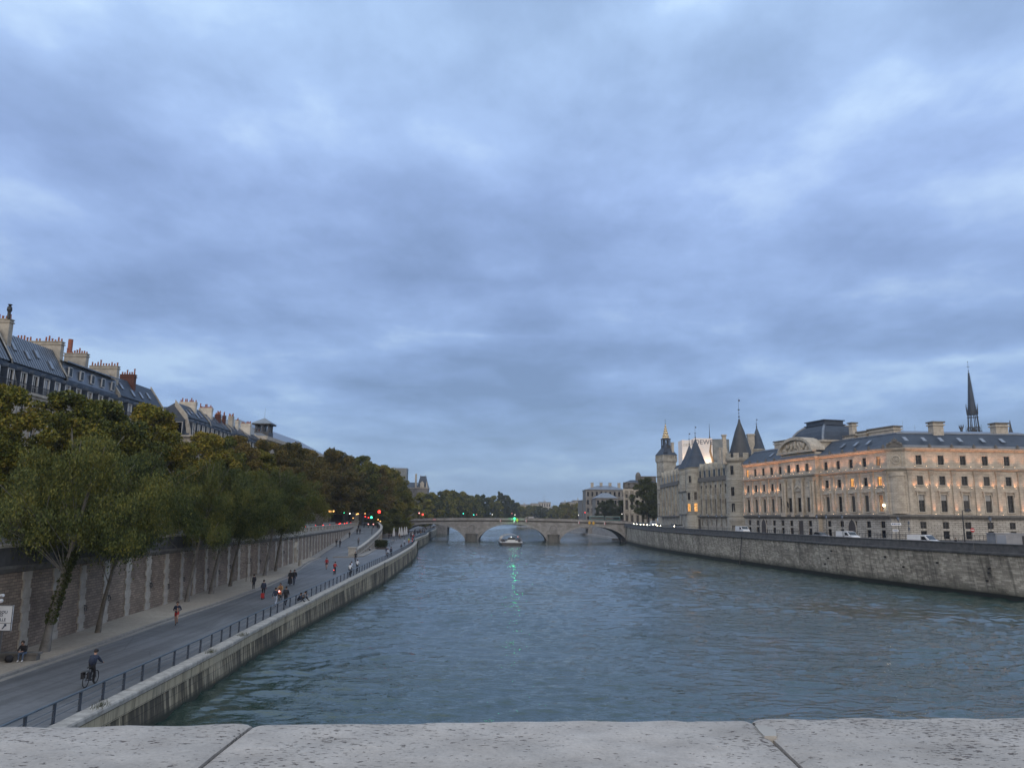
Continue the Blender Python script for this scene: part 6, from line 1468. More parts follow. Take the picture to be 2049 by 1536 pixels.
for x in (-1.7, 0, 1.7):
    for y in (-1.7, 0, 1.7): lt.box(cx+x-.2, cx+x+.2, cy+y-.2, cy+y+.2, p.z-UZ+1.0, p.z-UZ+3.0)
lt.box(cx-2.6, cx+2.6, cy-2.6, cy+2.6, p.z-UZ+3.0, p.z-UZ+3.3); lt.build('lantern_turret', 'slate_dark', th)
mb = MB(); mb.taper(cx-2.8, cx+2.8, cy-2.8, cy+2.8, p.z-UZ+3.3, cx-.2, cx+.2, cy-.2, cy+.2, p.z-UZ+5.0); mb.tube((cx, cy, p.z-UZ+5), (cx, cy, p.z-UZ+8), .05, .02, 4); mb.build('turret_roof', 'zinc', th)
# small distant lanterns peeping over the trees
p = at(668, 908, 330); t = thing('roof_lantern', 'tiny cupola peeping over the brown tree tops', 'cupola', (p.x, 330, p.z-9)); mb = MB(); mb.lathe([(2.2, 0), (2.2, 8), (2.5, 8.2), (3.2, 8.6), (2.2, 9.6), (.6, 10.6), (.15, 12)], 12); mb.build('dome', 'slate_dark', t)
# lit shop front low behind the trees
p = at(340, 1021, 1); mb = MB(); mb.box(12.2, 16.3, -.4, -.25, 3.2, 3.75); mb.build('lit_fascia', 'lamp_white', hD[0])
mb = MB(); mb.box(12.4, 14.6, -.34, -.2, 1.3, 2.5); mb.build('lit_shop_window', 'lamp_yellow', hD[0]); mb = MB(); mb.box(12.2, 16.2, -1.4, -.3, 2.75, 2.9); mb.build('awning', 'fabric_white', hD[0])
mb = MB(); r = random.Random(3)
for x in (1.6, 3.0, 3.5, 4.0, 4.4, 4.9, 6.6, 7.1): mb.box(x, x+.12, -.35, -.3, 3.3, 3.9); mb.box(x, x+.3, -.35, -.3, 3.3 if r.random() < .5 else 3.8, 3.42 if r.random() < .5 else 3.9)
mb.build('lit_fascia', 'lamp_yellow', hC[0])

# ============================================================ FAR CITY
# town hall pavilion and wrapped tower
Y = 640; a = at(803, 985, Y)
hv = thing('town_hall', 'distant town hall with steep slate pavilion roof and dormer', 'building', (a.x, Y, 8)); k = Y/1539.
def zy(py, Y=Y): return at(830, py, Y).z - 8
mb = MB(); x0, x1 = at(834, 960, Y).x - a.x, at(856, 960, Y).x - a.x
mb.box(x0, x1, 0, 14, 0, zy(976)); mb.box(-2, x0, 2, 30, 0, zy(976)+.0); mb.build('wall', 'sooty_stone', hv)
mb = MB(); mb.box(x0-.5, x1+.5, -.5, 14.5, zy(976), zy(974.5)); mb.box(-2, x0, 1.5, 30, zy(976.1), zy(975)); mb.build('cornice', 'trim_stone', hv)
mb = MB(); mb.taper(x0+.2, x1-.2, 0, 14, zy(974.5), x0+2.4, x1-2.4, 3, 11, zy(953)); mb.box(x0+2.2, x1-2.2, 2.8, 11.2, zy(953), zy(951.5)); mb.quad((-2, 2, zy(975)), (x0, 2, zy(975)), (x0, 8, zy(964)), (-2, 8, zy(964))); mb.build('roof', 'slate', hv)
mb = MB(); xm = (x0+x1)/2; mb.box(xm-1.6, xm+1.6, -.6, 3, zy(974), zy(967)); mb.prism([(xm-2, zy(967)), (xm+2, zy(967)), (xm, zy(962))], -.7, 3); mb.box(x0-1.6, x0-.2, 1, 2.4, zy(975), zy(950)); mb.sphere((x0-.9, 1.7, zy(949)), .9, 8)
for x in (x0+2.4, x1-2.4): mb.tube((x, 4, zy(952)), (x, 4, zy(948.5)), .25, .05, 5)
mb.taper(x1-1.4, x1-.2, 0, 1.5, zy(974), x1-.9, x1-.6, .5, .9, zy(962)); mb.build('dormer', 'trim_stone', hv)
a2 = at(791, 936, 620); a3 = at(814, 936, 620); tt = thing('wrapped_tower', 'plain square tower wrapped in pale sheeting left of the town hall', 'tower', (a2.x, 620, 8)); Wt = a3.x-a2.x
mb = MB(); mb.box(0, Wt, 0, 10, 0, a2.z-8); mb.build('sheeting', 'scaffold_net', tt); mb = MB()
for x in np.linspace(0, Wt, 5): mb.box(x-.1, x+.1, -.15, 0, 0, a2.z-7.5)
mb.box(-.2, Wt+.2, -.2, 10.2, a2.z-9, a2.z-8.4); mb.build('scaffold', 'steel', tt)
r = random.Random(9)
far = [(1034, 1062, 1008, 'long low white-roofed block'), (1062, 1078, 1006, 'grey slab block'), (1078, 1102, 1003.5, 'broad concrete block with a mast'), (1104, 1122, 1012, 'hazy pale tower cluster'), (1124, 1138, 1004, 'small brown block'), (1136, 1150, 1003, 'ochre gabled block'), (1148, 1166, 1000, 'brick-coloured block')]
for k, (p0, p1, top, d) in enumerate(far):
    Yf = 1350 if k != 3 else 2100
    if k > 3: Yf = 900
    o = block('distant_block', f'{d} on the far skyline above the bridge', p0, p1, top, top+2, Yf, 30, 3, mat='grey_limestone' if k % 2 else 'chimney_render', rows=4, cols=5, chim=1 if k % 2 == 0 else 0, hip=False, group='blocks on the far skyline')
p = at(1088.5, 1003, 1355); mb = MB(); mb.tube((0, 0, 0), (0, 0, 13), .3, .12, 5); tag(mb.build('mast', 'steel', None, p), 'thin radio mast standing on the far skyline block', 'mast')
# next bridge upstream
nb_ = thing('distant_bridge', 'low pale bridge seen beyond the arched bridge', 'bridge', (0, 545, 0)); mb = MB(); bpth = [(x, 0, 8.2 - .0012*(x-5)**2) for x in np.linspace(-66, 70, 20)]; sweep(mb, bpth, [(0, -.9), (.3, 0), (.3, 1.0), (-18, 1.0), (-18, -.9)]); mb.build('deck', 'bridge_stone', nb_)
for x in (-48, 58): mb = MB(); mb.box(x-4, x+4, -1.5, 18, -1, 7.2); mb.build('pier', 'bridge_stone', nb_)
# ============================================================ TREES
def leaf_mat(name, cols, rough=.75):
    b = NB(name); oi = b.n('ShaderNodeObjectInfo'); ge = b.n('ShaderNodeNewGeometry')
    f = b.noise(ge.outputs['Position'], .35, 3, .6); a = b.n('ShaderNodeMath', operation='ADD'); b.l(f, a.inputs[0]); m_ = b.n('ShaderNodeMath', operation='MULTIPLY_ADD'); b.l(ge.outputs['Random Per Island'], m_.inputs[0]); m_.inputs[1].default_value = .34; m_.inputs[2].default_value = -.17
    b.l(m_.outputs[0], a.inputs[1]); m2 = b.n('ShaderNodeMath', operation='MULTIPLY_ADD'); b.l(oi.outputs['Random'], m2.inputs[0]); m2.inputs[1].default_value = .16; m2.inputs[2].default_value = -.08
    a2 = b.n('ShaderNodeMath', operation='ADD'); b.l(a.outputs[0], a2.inputs[0]); b.l(m2.outputs[0], a2.inputs[1])
    n = len(cols); col = b.ramp(a2.outputs[0], [(.28+.44*k/(n-1), c) for k, c in enumerate(cols)])
    b.b.inputs['Specular IOR Level'].default_value = .25
    return b.done(col, rough)
leaf_mat('leaf_plane_gold', [(.045, .060, .010), (.10, .106, .014), (.17, .155, .018), (.25, .185, .028)])
leaf_mat('leaf_plane_green', [(.040, .056, .012), (.084, .098, .018), (.145, .144, .022), (.20, .175, .028)])
leaf_mat('leaf_plane_brown', [(.044, .048, .014), (.088, .080, .020), (.135, .104, .026), (.18, .125, .032)])
leaf_mat('leaf_willow', [(.028, .044, .014), (.054, .072, .021), (.090, .104, .026), (.135, .132, .028)])
leaf_mat('leaf_dark', [(.028, .040, .014), (.050, .062, .018), (.080, .086, .022)])
def leaf_cloud(rng, centers, radii, counts, size, droop=0., up=.5):
    """many small leaf-cluster faces around clump centres; returns (n*4, 3) vertex array"""
    out_ = []
    for c, rad, n in zip(centers, radii, counts):
        d = rng.normal(size=(n, 3)); d /= np.linalg.norm(d, axis=1)[:, None]; rr = rad * rng.uniform(.35, 1.05, n)[:, None] ** .6
        P = c + d * rr * np.array([1, 1, .72])
        if droop: P[:, 2] -= rng.exponential(droop, n)
        out_.append(P)
    P = np.concatenate(out_); n = len(P)
    a = rng.normal(size=(n, 3)); a /= np.linalg.norm(a, axis=1)[:, None]
    if droop: a[:, 2] = a[:, 2]*.6 - 1.3; a /= np.linalg.norm(a, axis=1)[:, None]
    nrm = rng.normal(size=(n, 3)) + np.array([0, 0, up]); b_ = np.cross(a, nrm); b_ /= (np.linalg.norm(b_, axis=1)[:, None] + 1e-6)
    s = size * rng.uniform(.6, 1.35, n)[:, None]; w_ = s * (.32 if droop else .75)
    bend = np.cross(a, b_) * s * .25
    V = np.stack([P - a*s*.5, P + b_*w_*.5 + bend, P + a*s*.5, P - b_*w_*.5 + bend], 1).reshape(-1, 3)
    return V
def quads_mesh(name, V, m):
    n = len(V)//4; me = bpy.data.meshes.new(name); me.vertices.add(len(V)); me.vertices.foreach_set('co', V.astype(np.float32).ravel())
    me.loops.add(n*4); me.loops.foreach_set('vertex_index', np.arange(n*4, dtype=np.int32)); me.polygons.add(n)
    me.polygons.foreach_set('loop_start', np.arange(0, n*4, 4, dtype=np.int32)); me.polygons.foreach_set('loop_total', np.full(n, 4, dtype=np.int32)); me.update(calc_edges=True); me.materials.append(MATS[m]); return me
def make_tree(seed, H, Rad, th, size, nclump, nleaf, leafm, barkm='bark', lean=(0, 0), droop=0., r0=.3, limb=1., shell=.5, cs=1.):
    """returns (trunk mesh, crown mesh). H total height, Rad crown radius, th height where the crown starts"""
    rng = np.random.default_rng(seed); mb = MB(); pts = [np.array([0., 0, -.2])]; n = 9; wob = rng.normal(0, .12, (n, 2)).cumsum(0)*.6
    TH = th + (H-th)*.62
    for k in range(1, n+1):
        t = k/n; pts.append(np.array([lean[0]*t**1.2 + wob[k-1, 0]*t, lean[1]*t**1.2 + wob[k-1, 1]*t, TH*t]))
    for k in range(n): ra = r0*(1-.8*k/n)*(1.35 if k == 0 else 1); rb = r0*(1-.8*(k+1)/n); mb.tube(pts[k], pts[k+1], ra, rb, 8, caps=False)
    cen, rad = [], []
    ax = np.array([lean[0], lean[1], 0]); tries = 0
    while len(cen) < nclump and tries < 4000:
        tries += 1; u = rng.uniform(0, 1); z = th + (H-th)*u
        # crown outline: egg with uneven shoulders
        prof = (math.sin(math.pi*min(1, (u*.88+.10)**.75))) ** .55
        a = rng.uniform(0, 2*math.pi); irr = 1 + .22*math.sin(3*a+seed) + .14*math.sin(5*a+seed*2.3+u*5)
        r = Rad*prof*irr*rng.uniform(0.05, 1)**shell; c = np.array([r*math.cos(a), r*math.sin(a), z]) + ax*(.35+.65*u)
        rr = cs*rng.uniform(.15, .30)*Rad*(1.15-.4*u)
        cen.append(c); rad.append(rr)
    cen = np.array(cen); rad = np.array(rad)
    # limbs to a subset of clumps
    for j in rng.choice(len(cen), min(len(cen), 16), replace=False):
        c = cen[j]; k = int(np.clip((c[2]*.62)/TH*n, 2, n-1)); p = pts[k]; mid_ = p*.45 + c*.55 + np.array([0, 0, .35]); rb = r0*(1-.8*k/n)*.5*limb
        mb.tube(p, mid_, rb, rb*.55, 6, caps=False); mb.tube(mid_, c, rb*.55, .03, 5, caps=False)
        for _ in range(2): mb.tube(mid_, c + rng.normal(0, rad[j], 3), rb*.35, .02, 4, caps=False)
    cnt = (rad**2/np.sum(rad**2)*nleaf).astype(int)+1
    V = leaf_cloud(rng, cen, rad, cnt, size, droop)
    o = mb.build('trunk', barkm, smooth=True); tm = o.data; bpy.data.objects.remove(o)
    return tm, quads_mesh('crown', V, leafm)
def plant(var, loc, rz, s, label, group, name='tree', cat='tree', crown_m=None, sz=None):
    t = thing(name, label, cat, loc, rz, group); t.scale = (s, s, sz or s)
    a = instance(var[0], 'trunk', t); b_ = instance(var[1], 'crown', t)
    if crown_m: b_.material_slots[0].link = 'OBJECT'; b_.material_slots[0].material = MATS[crown_m]
    return t
rnd = random.Random(77)
W1 = make_tree(1, 13.6, 5.4, 6.6, .21, 110, 46000, 'leaf_willow', 'bark_pale', (1.4, .8), .30, .27, limb=.4, cs=.74)
W2 = make_tree(2, 13.6, 5.2, 6.4, .21, 105, 44000, 'leaf_willow', 'bark', (1.2, 1.3), .30, .19, limb=.45, cs=.74)
W3 = make_tree(3, 14.2, 4.9, 6.3, .21, 105, 44000, 'leaf_willow', 'bark_pale', (1.7, .5), .30, .21, limb=.4, cs=.74)
W_ = [(W1, (88, 1303), 1.02, 'pale thick slightly leaning trunk, ivy on its stem, nearest the camera'), (W2, (195, 1265), .98, 'thin forked trunk tree, second from the camera in the gravel strip'),
      (W3, (373, 1203), 1.0, 'pale smooth leaning tree just beyond the runner'), (W1, (422, 1187), .98, 'leaning tree, fourth from the camera beside the brown wall'), (W2, (460, 1172), 1.0, 'dark thin leaning tree, fifth from the camera beside the brown wall'),
      (W3, (529, 1151), 1.02, 'leaning tree, sixth from the camera near the standing man'), (W2, (551, 1142), 1.05, 'last leaning tree of the gravel strip with low spreading crown')]
for k, (v, (px, py), s, lab) in enumerate(W_):
    z = 2.5
    for _ in range(20): p = gz(px, py, z); z = qz(p.y) + .1
    plant(v, (p.x, p.y, z - .05), 0 if k in (0, 1, 3) else R((k*47) % 60 - 30), s, lab, 'leaning trees of the gravel strip', 'leaning_tree')
# ivy sleeve on the first trunk
rng = np.random.default_rng(5); p = None; z = 2.5
for _ in range(20): p = gz(88, 1303, z); z = qz(p.y)+.1
cen = [np.array([.16+.065*k, .09+.037*k, 1.9+.36*k]) for k in range(13)]
iv = quads_mesh('ivy', leaf_cloud(rng, cen, [.36+.06*math.sin(k*2) for k in range(13)], [260]*13, .13), 'leaf_dark'); o = bpy.data.objects.new('ivy', iv); C.objects.link(o); o.location = (p.x, p.y, z); tag(o, 'sleeve of dark ivy around the nearest leaning trunk', 'ivy')
# plane trees of the upper street
PA = make_tree(11, 17.5, 6.2, 4.2, .34, 125, 38000, 'leaf_plane_gold', 'bark', (.3, 0), 0, .36)
PB = make_tree(12, 18.5, 6.4, 4.2, .34, 125, 38000, 'leaf_plane_green', 'bark', (-.3, .2), 0, .36)
PC = make_tree(13, 20.5, 6.6, 4.2, .38, 120, 34000, 'leaf_plane_brown', 'bark', (.2, .3), 0, .36)
def up_row(rows): 
    for k, (x, Y, top_px, v, m, lab) in enumerate(rows):
        px = 1024.5 + x / Y * 1539; top = at(px, top_px, Y).z; H = {0: 17.5, 1: 18.5, 2: 20.5}[v]; s = (top - UZ)/H
        plant((PA, PB, PC)[v], (x, Y, UZ), R((k*71) % 360), min(1.15, max(.72, s)), lab, 'plane trees along the upper left street', 'plane_tree', crown_m=m, sz=s)
rows = [(-45.5, 62, 770, 0, None), (-48, 71, 772, 0, None), (-46, 79, 790, 0, None), (-47, 89, 808, 0, 'leaf_plane_green'), (-46.5, 99, 818, 1, 'leaf_plane_gold'), (-48.5, 104.5, 862, 0, None), (-48.5, 121, 868, 0, 'leaf_plane_gold'),
        (-48.5, 129, 880, 1, None), (-50.5, 141, 876, 2, None), (-49.5, 153, 905, 1, 'leaf_plane_gold'), (-53, 165, 885, 2, None), (-50.5, 178, 890, 2, None), (-55, 190, 893, 2, None), (-55.5, 203, 900, 2, None), (-57, 217, 903, 2, None),
        (-53.5, 231, 902, 2, None), (-57, 246, 905, 2, None), (-56, 262, 915, 2, None), (-53.5, 278, 915, 2, 'leaf_plane_green'), (-51, 292, 932, 1, 'leaf_plane_brown'), (-49.5, 306, 935, 1, 'leaf_plane_gold'), (-48.5, 322, 945, 1, 'leaf_plane_gold'), (-50, 338, 958, 1, 'leaf_plane_green'), (-51, 356, 970, 2, None), (-54, 372, 980, 2, None), (-62, 300, 925, 2, None), (-64, 335, 935, 2, None)]
ordn = ['first', 'second', 'third', 'fourth', 'fifth', 'sixth', 'seventh', 'eighth', 'ninth', 'tenth', 'eleventh', 'twelfth', 'thirteenth', 'fourteenth', 'fifteenth', 'sixteenth', 'seventeenth', 'eighteenth', 'nineteenth', 'twentieth', 'twenty-first', 'twenty-second', 'twenty-third', 'twenty-fourth', 'twenty-fifth', 'twenty-sixth', 'twenty-seventh', 'twenty-eighth', 'twenty-ninth', 'thirtieth', 'thirty-first', 'thirty-second', 'thirty-third']
kn = {None: '', 'leaf_plane_green': 'green', 'leaf_plane_gold': 'golden green', 'leaf_plane_brown': 'rust brown'}
up_row([(x, Y, t, v, m, f"{kn[m] or ['golden green', 'dark green', 'rust brown'][v]} plane tree, {ordn[k]} from the camera along the upper street") for k, (x, Y, t, v, m) in enumerate(rows)])
# shrubs hanging low near the quay under the planes
for k, (x, Y, s) in enumerate(((-45.5, 276, .52), (-45.8, 300, .55), (-46.5, 322, .6))):
    plant(PB, (x, Y, 3.8), R(k*80), s*1.6, ['dark tree rooted on the lower quay at the ramp wall end', 'dark overhanging tree above the white parasols', 'golden dark tree leaning over the arch end of the quay'][k], 'trees over the lower quay cafe', 'quay_tree', crown_m=['leaf_plane_green', 'leaf_plane_green', 'leaf_plane_gold'][k], sz=s)
# plane tree on the island side
plant(PB, (67.2, 383, 8.3), R(30), 1.15, 'dark green plane tree beside the clock tower at the bridge end', 'island trees', 'plane_tree', crown_m='leaf_dark', sz=1.22)
plant(PB, (72.5, 398, 8.3), R(130), .9, 'second dark plane tree half hidden behind the clock tower', 'island trees', 'plane_tree', crown_m='leaf_dark', sz=1.08)
for k, (px, Y, t) in enumerate(((1222, 500, 1000), (1206, 490, 1004), (1243, 480, 1002))):
    p = at(px, t, Y); plant(PB, (p.x, Y, 8.2), R(k*77), .8, ['middle low dark tree in front of the hospital pavilion', 'left low dark tree in front of the hospital pavilion', 'right low dark tree near the court building'][k], 'trees before the hospital', 'quay_tree', crown_m='leaf_dark', sz=(p.z-8.2)/18.5)
# far riverbank trees
FT = [make_tree(21, 20, 8.2, 1.0, 1.0, 80, 9500, 'leaf_plane_green', 'bark', (0, 0), 0, .4), make_tree(22, 20, 7.6, 1.0, 1.0, 80, 9500, 'leaf_dark', 'bark', (0, 0), 0, .4), make_tree(23, 20, 3.2, 1.0, .9, 60, 6500, 'leaf_dark', 'bark', (0, 0), 0, .4)]
fr_ = [(842, 988, 470, 0), (856, 990, 500, 1), (866, 988, 530, 0), (880, 985, 560, 1), (893, 983, 590, 0), (904, 984, 610, 0), (915, 987, 640, 1), (926, 986, 660, 0), (931, 990, 690, 1), (944, 994, 700, 0), (955, 992, 720, 0), (966, 991, 740, 1), (976, 997, 760, 0), (988, 994, 790, 0), (999, 983, 820, 2), (1004, 986, 830, 2), (1011, 992, 850, 1), (1017, 997, 870, 0), (1025, 1001, 890, 1), (1033, 1007, 920, 0)]
for k, (px, t, Y, v) in enumerate(fr_):
    p = at(px, t, Y); lab = ['green rounded tree', 'dark rounded tree', 'tall narrow poplar'][v]
    plant(FT[v], (p.x, Y, 6), R(k*53), .9 + .18*math.sin(k*1.7) + (Y-470)/1400, f'{lab}, {ordn[k]} from the left in the far tree line behind the bridge', 'far trees on the left bank', 'far_tree', sz=(p.z-6)/20)
# middle distance and right bank
fr2 = [(1036, 1012, 1000, 0, 'leaf_plane_gold'), (1046, 1014, 980, 0, 'leaf_plane_gold'), (1058, 1012, 1020, 1, 'leaf_plane_green'), (1070, 1013, 1000, 0, 'leaf_plane_green'), (1081, 1013, 960, 1, None), (1092, 1016, 940, 1, None), (1102, 1017, 1100, 1, None), (1112, 1013, 930, 0, None), (1124, 1010, 880, 0, 'leaf_plane_gold'), (1134, 1008, 860, 0, 'leaf_plane_gold'), (1146, 1011, 830, 0, 'leaf_plane_brown'), (1157, 1008, 800, 0, 'leaf_plane_gold')]
for k, (px, t, Y, v, m) in enumerate(fr2):
    p = at(px, t, Y); plant(FT[v], (p.x, Y, 3), R(k*67), 1.25 if Y > 900 else 1.0, f"hazy {kn.get(m) or 'dark'} tree, {ordn[k]} from the left above the right half of the bridge", 'far trees in the middle distance', 'far_tree', crown_m=m, sz=(p.z-3)/20)
mb = MB()   # a last soft treeline that closes the view
# ============================================================ PEOPLE
def skin_body(name, J, B, radii, seg_mat, mats):
    """J: joint -> position; B: bones (a, b); one continuous skinned surface, materials by nearest bone"""
    names = list(J); idx = {n: i for i, n in enumerate(names)}
    me = bpy.data.meshes.new(name); me.from_pydata([J[n] for n in names], [(idx[a], idx[b]) for a, b in B], [])
    o = bpy.data.objects.new(name, me); C.objects.link(o); md = o.modifiers.new('s', 'SKIN'); md.use_smooth_shade = True
    sv = me.skin_vertices[0].data
    for n in names: r = radii[n]; sv[idx[n]].radius = (r, r) if not isinstance(r, tuple) else r; sv[idx[n]].use_root = (n == 'pelvis')
    sb = o.modifiers.new('u', 'SUBSURF'); sb.levels = 1; sb.render_levels = 1
    bpy.context.view_layer.update(); m2 = bpy.data.meshes.new_from_object(o.evaluated_get(bpy.context.evaluated_depsgraph_get())); m2.name = name
    bpy.data.objects.remove(o); m2.materials.clear()
    for k in mats: m2.materials.append(MATS[k])
    segs = [(np.array(J[a], float), np.array(J[b], float), mats.index(seg_mat[(a, b)])) for a, b in B]
    cen = np.empty(len(m2.polygons)*3); m2.polygons.foreach_get('center', cen); cen = cen.reshape(-1, 3); best = np.full(len(cen), 1e9); mi = np.zeros(len(cen), int)
    for a, b, k in segs:
        ab = b-a; t = np.clip(((cen-a)@ab)/(ab@ab+1e-9), 0, 1); d = np.linalg.norm(cen-(a+t[:, None]*ab), axis=1); w_ = d < best; best[w_] = d[w_]; mi[w_] = k
    m2.polygons.foreach_set('material_index', mi); m2.polygons.foreach_set('use_smooth', [True]*len(m2.polygons)); return m2
def person_mesh(pose='stand', top='cloth_black', bottom='cloth_navy', shoes='shoe_dark', shorts=False, coat=False, sleeves=True, female=False, step=.0, arms='down'):
    J = dict(pelvis=(0, 0, .96), spine=(0, .0, 1.15), chest=(0, .0, 1.36), neck=(0, .0, 1.50), headb=(0, .02, 1.58), headm=(0, .035, 1.67), headt=(0, .02, 1.745), nose=(0, .145, 1.655))
    for s, S_ in ((-1, 'l'), (1, 'r')):
        J['sh'+S_] = (s*.175, -.01, 1.42); J['el'+S_] = (s*.235, -.04, 1.14); J['wr'+S_] = (s*.24, .05, .91); J['ha'+S_] = (s*.235, .075, .85)
        J['hp'+S_] = (s*.095, 0, .92); J['kn'+S_] = (s*.10, .03, .50); J['an'+S_] = (s*.10, 0, .09); J['to'+S_] = (s*.115, .17, .035)
        J['ear'+S_] = (s*.088, .015, 1.66)
    def leg(S_, kn, an, to): J['kn'+S_], J['an'+S_], J['to'+S_] = kn, an, to
    def arm(S_, el, wr, ha): J['el'+S_], J['wr'+S_], J['ha'+S_] = el, wr, ha
    if pose == 'walk':
        leg('l', (-.10, .17, .52), (-.09, .30, .11), (-.10, .47, .07)); leg('r', (.10, -.02, .50), (.09, -.30, .16), (.10, -.20, .04))
        arm('l', (-.24, -.14, 1.16), (-.23, -.18, .93), (-.22, -.17, .86)); arm('r', (.24, .05, 1.15), (.22, .22, .97), (.21, .27, .92))
    if pose == 'run':
        leg('l', (-.10, .30, .66), (-.09, .10, .30), (-.10, .22, .21)); leg('r', (.09, -.05, .50), (.09, -.26, .13), (.10, -.14, .04))
        arm('l', (-.26, -.16, 1.18), (-.16, .10, 1.14), (-.10, .17, 1.17)); arm('r', (.27, -.06, 1.16), (.14, .20, 1.13), (.07, .25, 1.15))
    if pose == 'hands':   # holding a phone before the chest
        arm('l', (-.25, .0, 1.15), (-.10, .22, 1.16), (-.05, .28, 1.19)); arm('r', (.25, .0, 1.15), (.10, .22, 1.15), (.05, .28, 1.18))
    if pose in ('sit', 'sitlow'):
        d = -.50 if pose == 'sit' else -.78
        for k in list(J): x, y, z = J[k]; J[k] = (x, y, z+d)
        for k in ('spine', 'chest', 'neck', 'headb', 'headm', 'headt', 'nose', 'shl', 'shr', 'earl', 'earr'):
            x, y, z = J[k]; t = (z-(.96+d)); J[k] = (x, y + t*.45, z - t*.10)
        hz_ = .46 if pose == 'sit' else .18
        for s, S_ in ((-1, 'l'), (1, 'r')):
            J['hp'+S_] = (s*.1, .02, hz_-.02); kz = .50 if pose == 'sit' else .42
            J['kn'+S_] = (s*.12, .44, kz); J['an'+S_] = (s*.11, .42 if pose == 'sit' else .62, .09); J['to'+S_] = (s*.12, .58 if pose == 'sit' else .78, .035)
            sh = J['sh'+S_]; J['el'+S_] = (s*.24, .30, sh[2]-.26); J['wr'+S_] = (s*.12, .48, kz+.13); J['ha'+S_] = (s*.07, .53, kz+.12)
    if pose == 'ride':
        for k in list(J): x, y, z = J[k]; J[k] = (x, y, z+.02)
        for k in ('spine', 'chest', 'neck', 'headb', 'headm', 'headt', 'nose', 'shl', 'shr', 'earl', 'earr'):
            x, y, z = J[k]; t = (z-.98); J[k] = (x, y + t*.42, z - t*.09)
        for s, S_ in ((-1, 'l'), (1, 'r')):
            up = s < 0; J['hp'+S_] = (s*.09, .02, .95)
            J['kn'+S_] = (s*.11, .36 if up else .16, .76 if up else .55); J['an'+S_] = (s*.11, .18 if up else .10, .42 if up else .16); J['to'+S_] = (s*.12, .34 if up else .26, .40 if up else .13)
            sh = J['sh'+S_]; J['el'+S_] = (s*.26, sh[1]+.20, sh[2]-.24); J['wr'+S_] = (s*.25, .60, 1.06); J['ha'+S_] = (s*.25, .66, 1.05)
    for S_ in 'lr': J['th'+S_] = tuple((np.array(J['hp'+S_])*.55 + np.array(J['kn'+S_])*.45))
    RD = dict(pelvis=(.155, .125), spine=(.145, .115), chest=(.17, .12), neck=.055, headb=.068, headm=.098, headt=.07, nose=.014, earl=.02, earr=.02)
    for S_ in 'lr': RD.update({'sh'+S_: .068, 'el'+S_: .048, 'wr'+S_: .030, 'ha'+S_: .036, 'hp'+S_: .10, 'kn'+S_: .062, 'th'+S_: .085, 'an'+S_: .042, 'to'+S_: .038})
    if coat: RD['pelvis'] = (.20, .165); RD['spine'] = (.18, .15); RD['chest'] = (.20, .15); [RD.update({'sh'+S_: .085, 'el'+S_: .065}) for S_ in 'lr']
    B = [('pelvis', 'spine'), ('spine', 'chest'), ('chest', 'neck'), ('neck', 'headb'), ('headb', 'headm'), ('headm', 'headt'), ('headm', 'nose')]; SM = {}
    low = 'skin' if shorts else bottom; ar = top if sleeves else 'skin'
    for b in B: SM[b] = 'skin'
    SM[('pelvis', 'spine')] = top; SM[('spine', 'chest')] = top; SM[('chest', 'neck')] = top
    for S_ in 'lr':
        for a, b, m_ in (('chest', 'sh'+S_, top), ('sh'+S_, 'el'+S_, top), ('el'+S_, 'wr'+S_, ar), ('wr'+S_, 'ha'+S_, 'skin'), ('pelvis', 'hp'+S_, bottom), ('hp'+S_, 'th'+S_, bottom), ('th'+S_, 'kn'+S_, low), ('kn'+S_, 'an'+S_, low), ('an'+S_, 'to'+S_, shoes), ('headm', 'ear'+S_, 'skin')):
            B.append((a, b)); SM[(a, b)] = m_
        # fingers and thumb
        wv, hv_ = np.array(J['wr'+S_]), np.array(J['ha'+S_]); d = hv_-wv; d = d/np.linalg.norm(d); side = np.cross(d, (0, 0, 1)) if abs(d[2]) < .9 else np.array([0, 1., 0]); side = side/np.linalg.norm(side)
        for q_ in range(4):
            b0 = hv_ + side*(q_-1.5)*.019; l_ = (.062, .074, .070, .055)[q_]; c_ = np.array([0, 0, -.012*(1 if abs(d[2]) < .9 else 0)])
            n1, n2 = f'f{S_}{q_}a', f'f{S_}{q_}b'; J[n1] = tuple(b0+d*.045); J[n2] = tuple(b0+d*(.045+l_)+c_*2); RD[n1] = .0105; RD[n2] = .008; B += [('ha'+S_, n1), (n1, n2)]; SM[('ha'+S_, n1)] = 'skin'; SM[(n1, n2)] = 'skin'
        n1 = f't{S_}'; J[n1] = tuple(wv*.6+hv_*.4 + side*.05 + d*.05); RD[n1] = .010; B.append(('ha'+S_, n1)); SM[('ha'+S_, n1)] = 'skin'
    mats = list(dict.fromkeys([top, bottom, shoes, 'skin']))
    return skin_body('body', J, B, RD, SM, mats), J
PM = {}
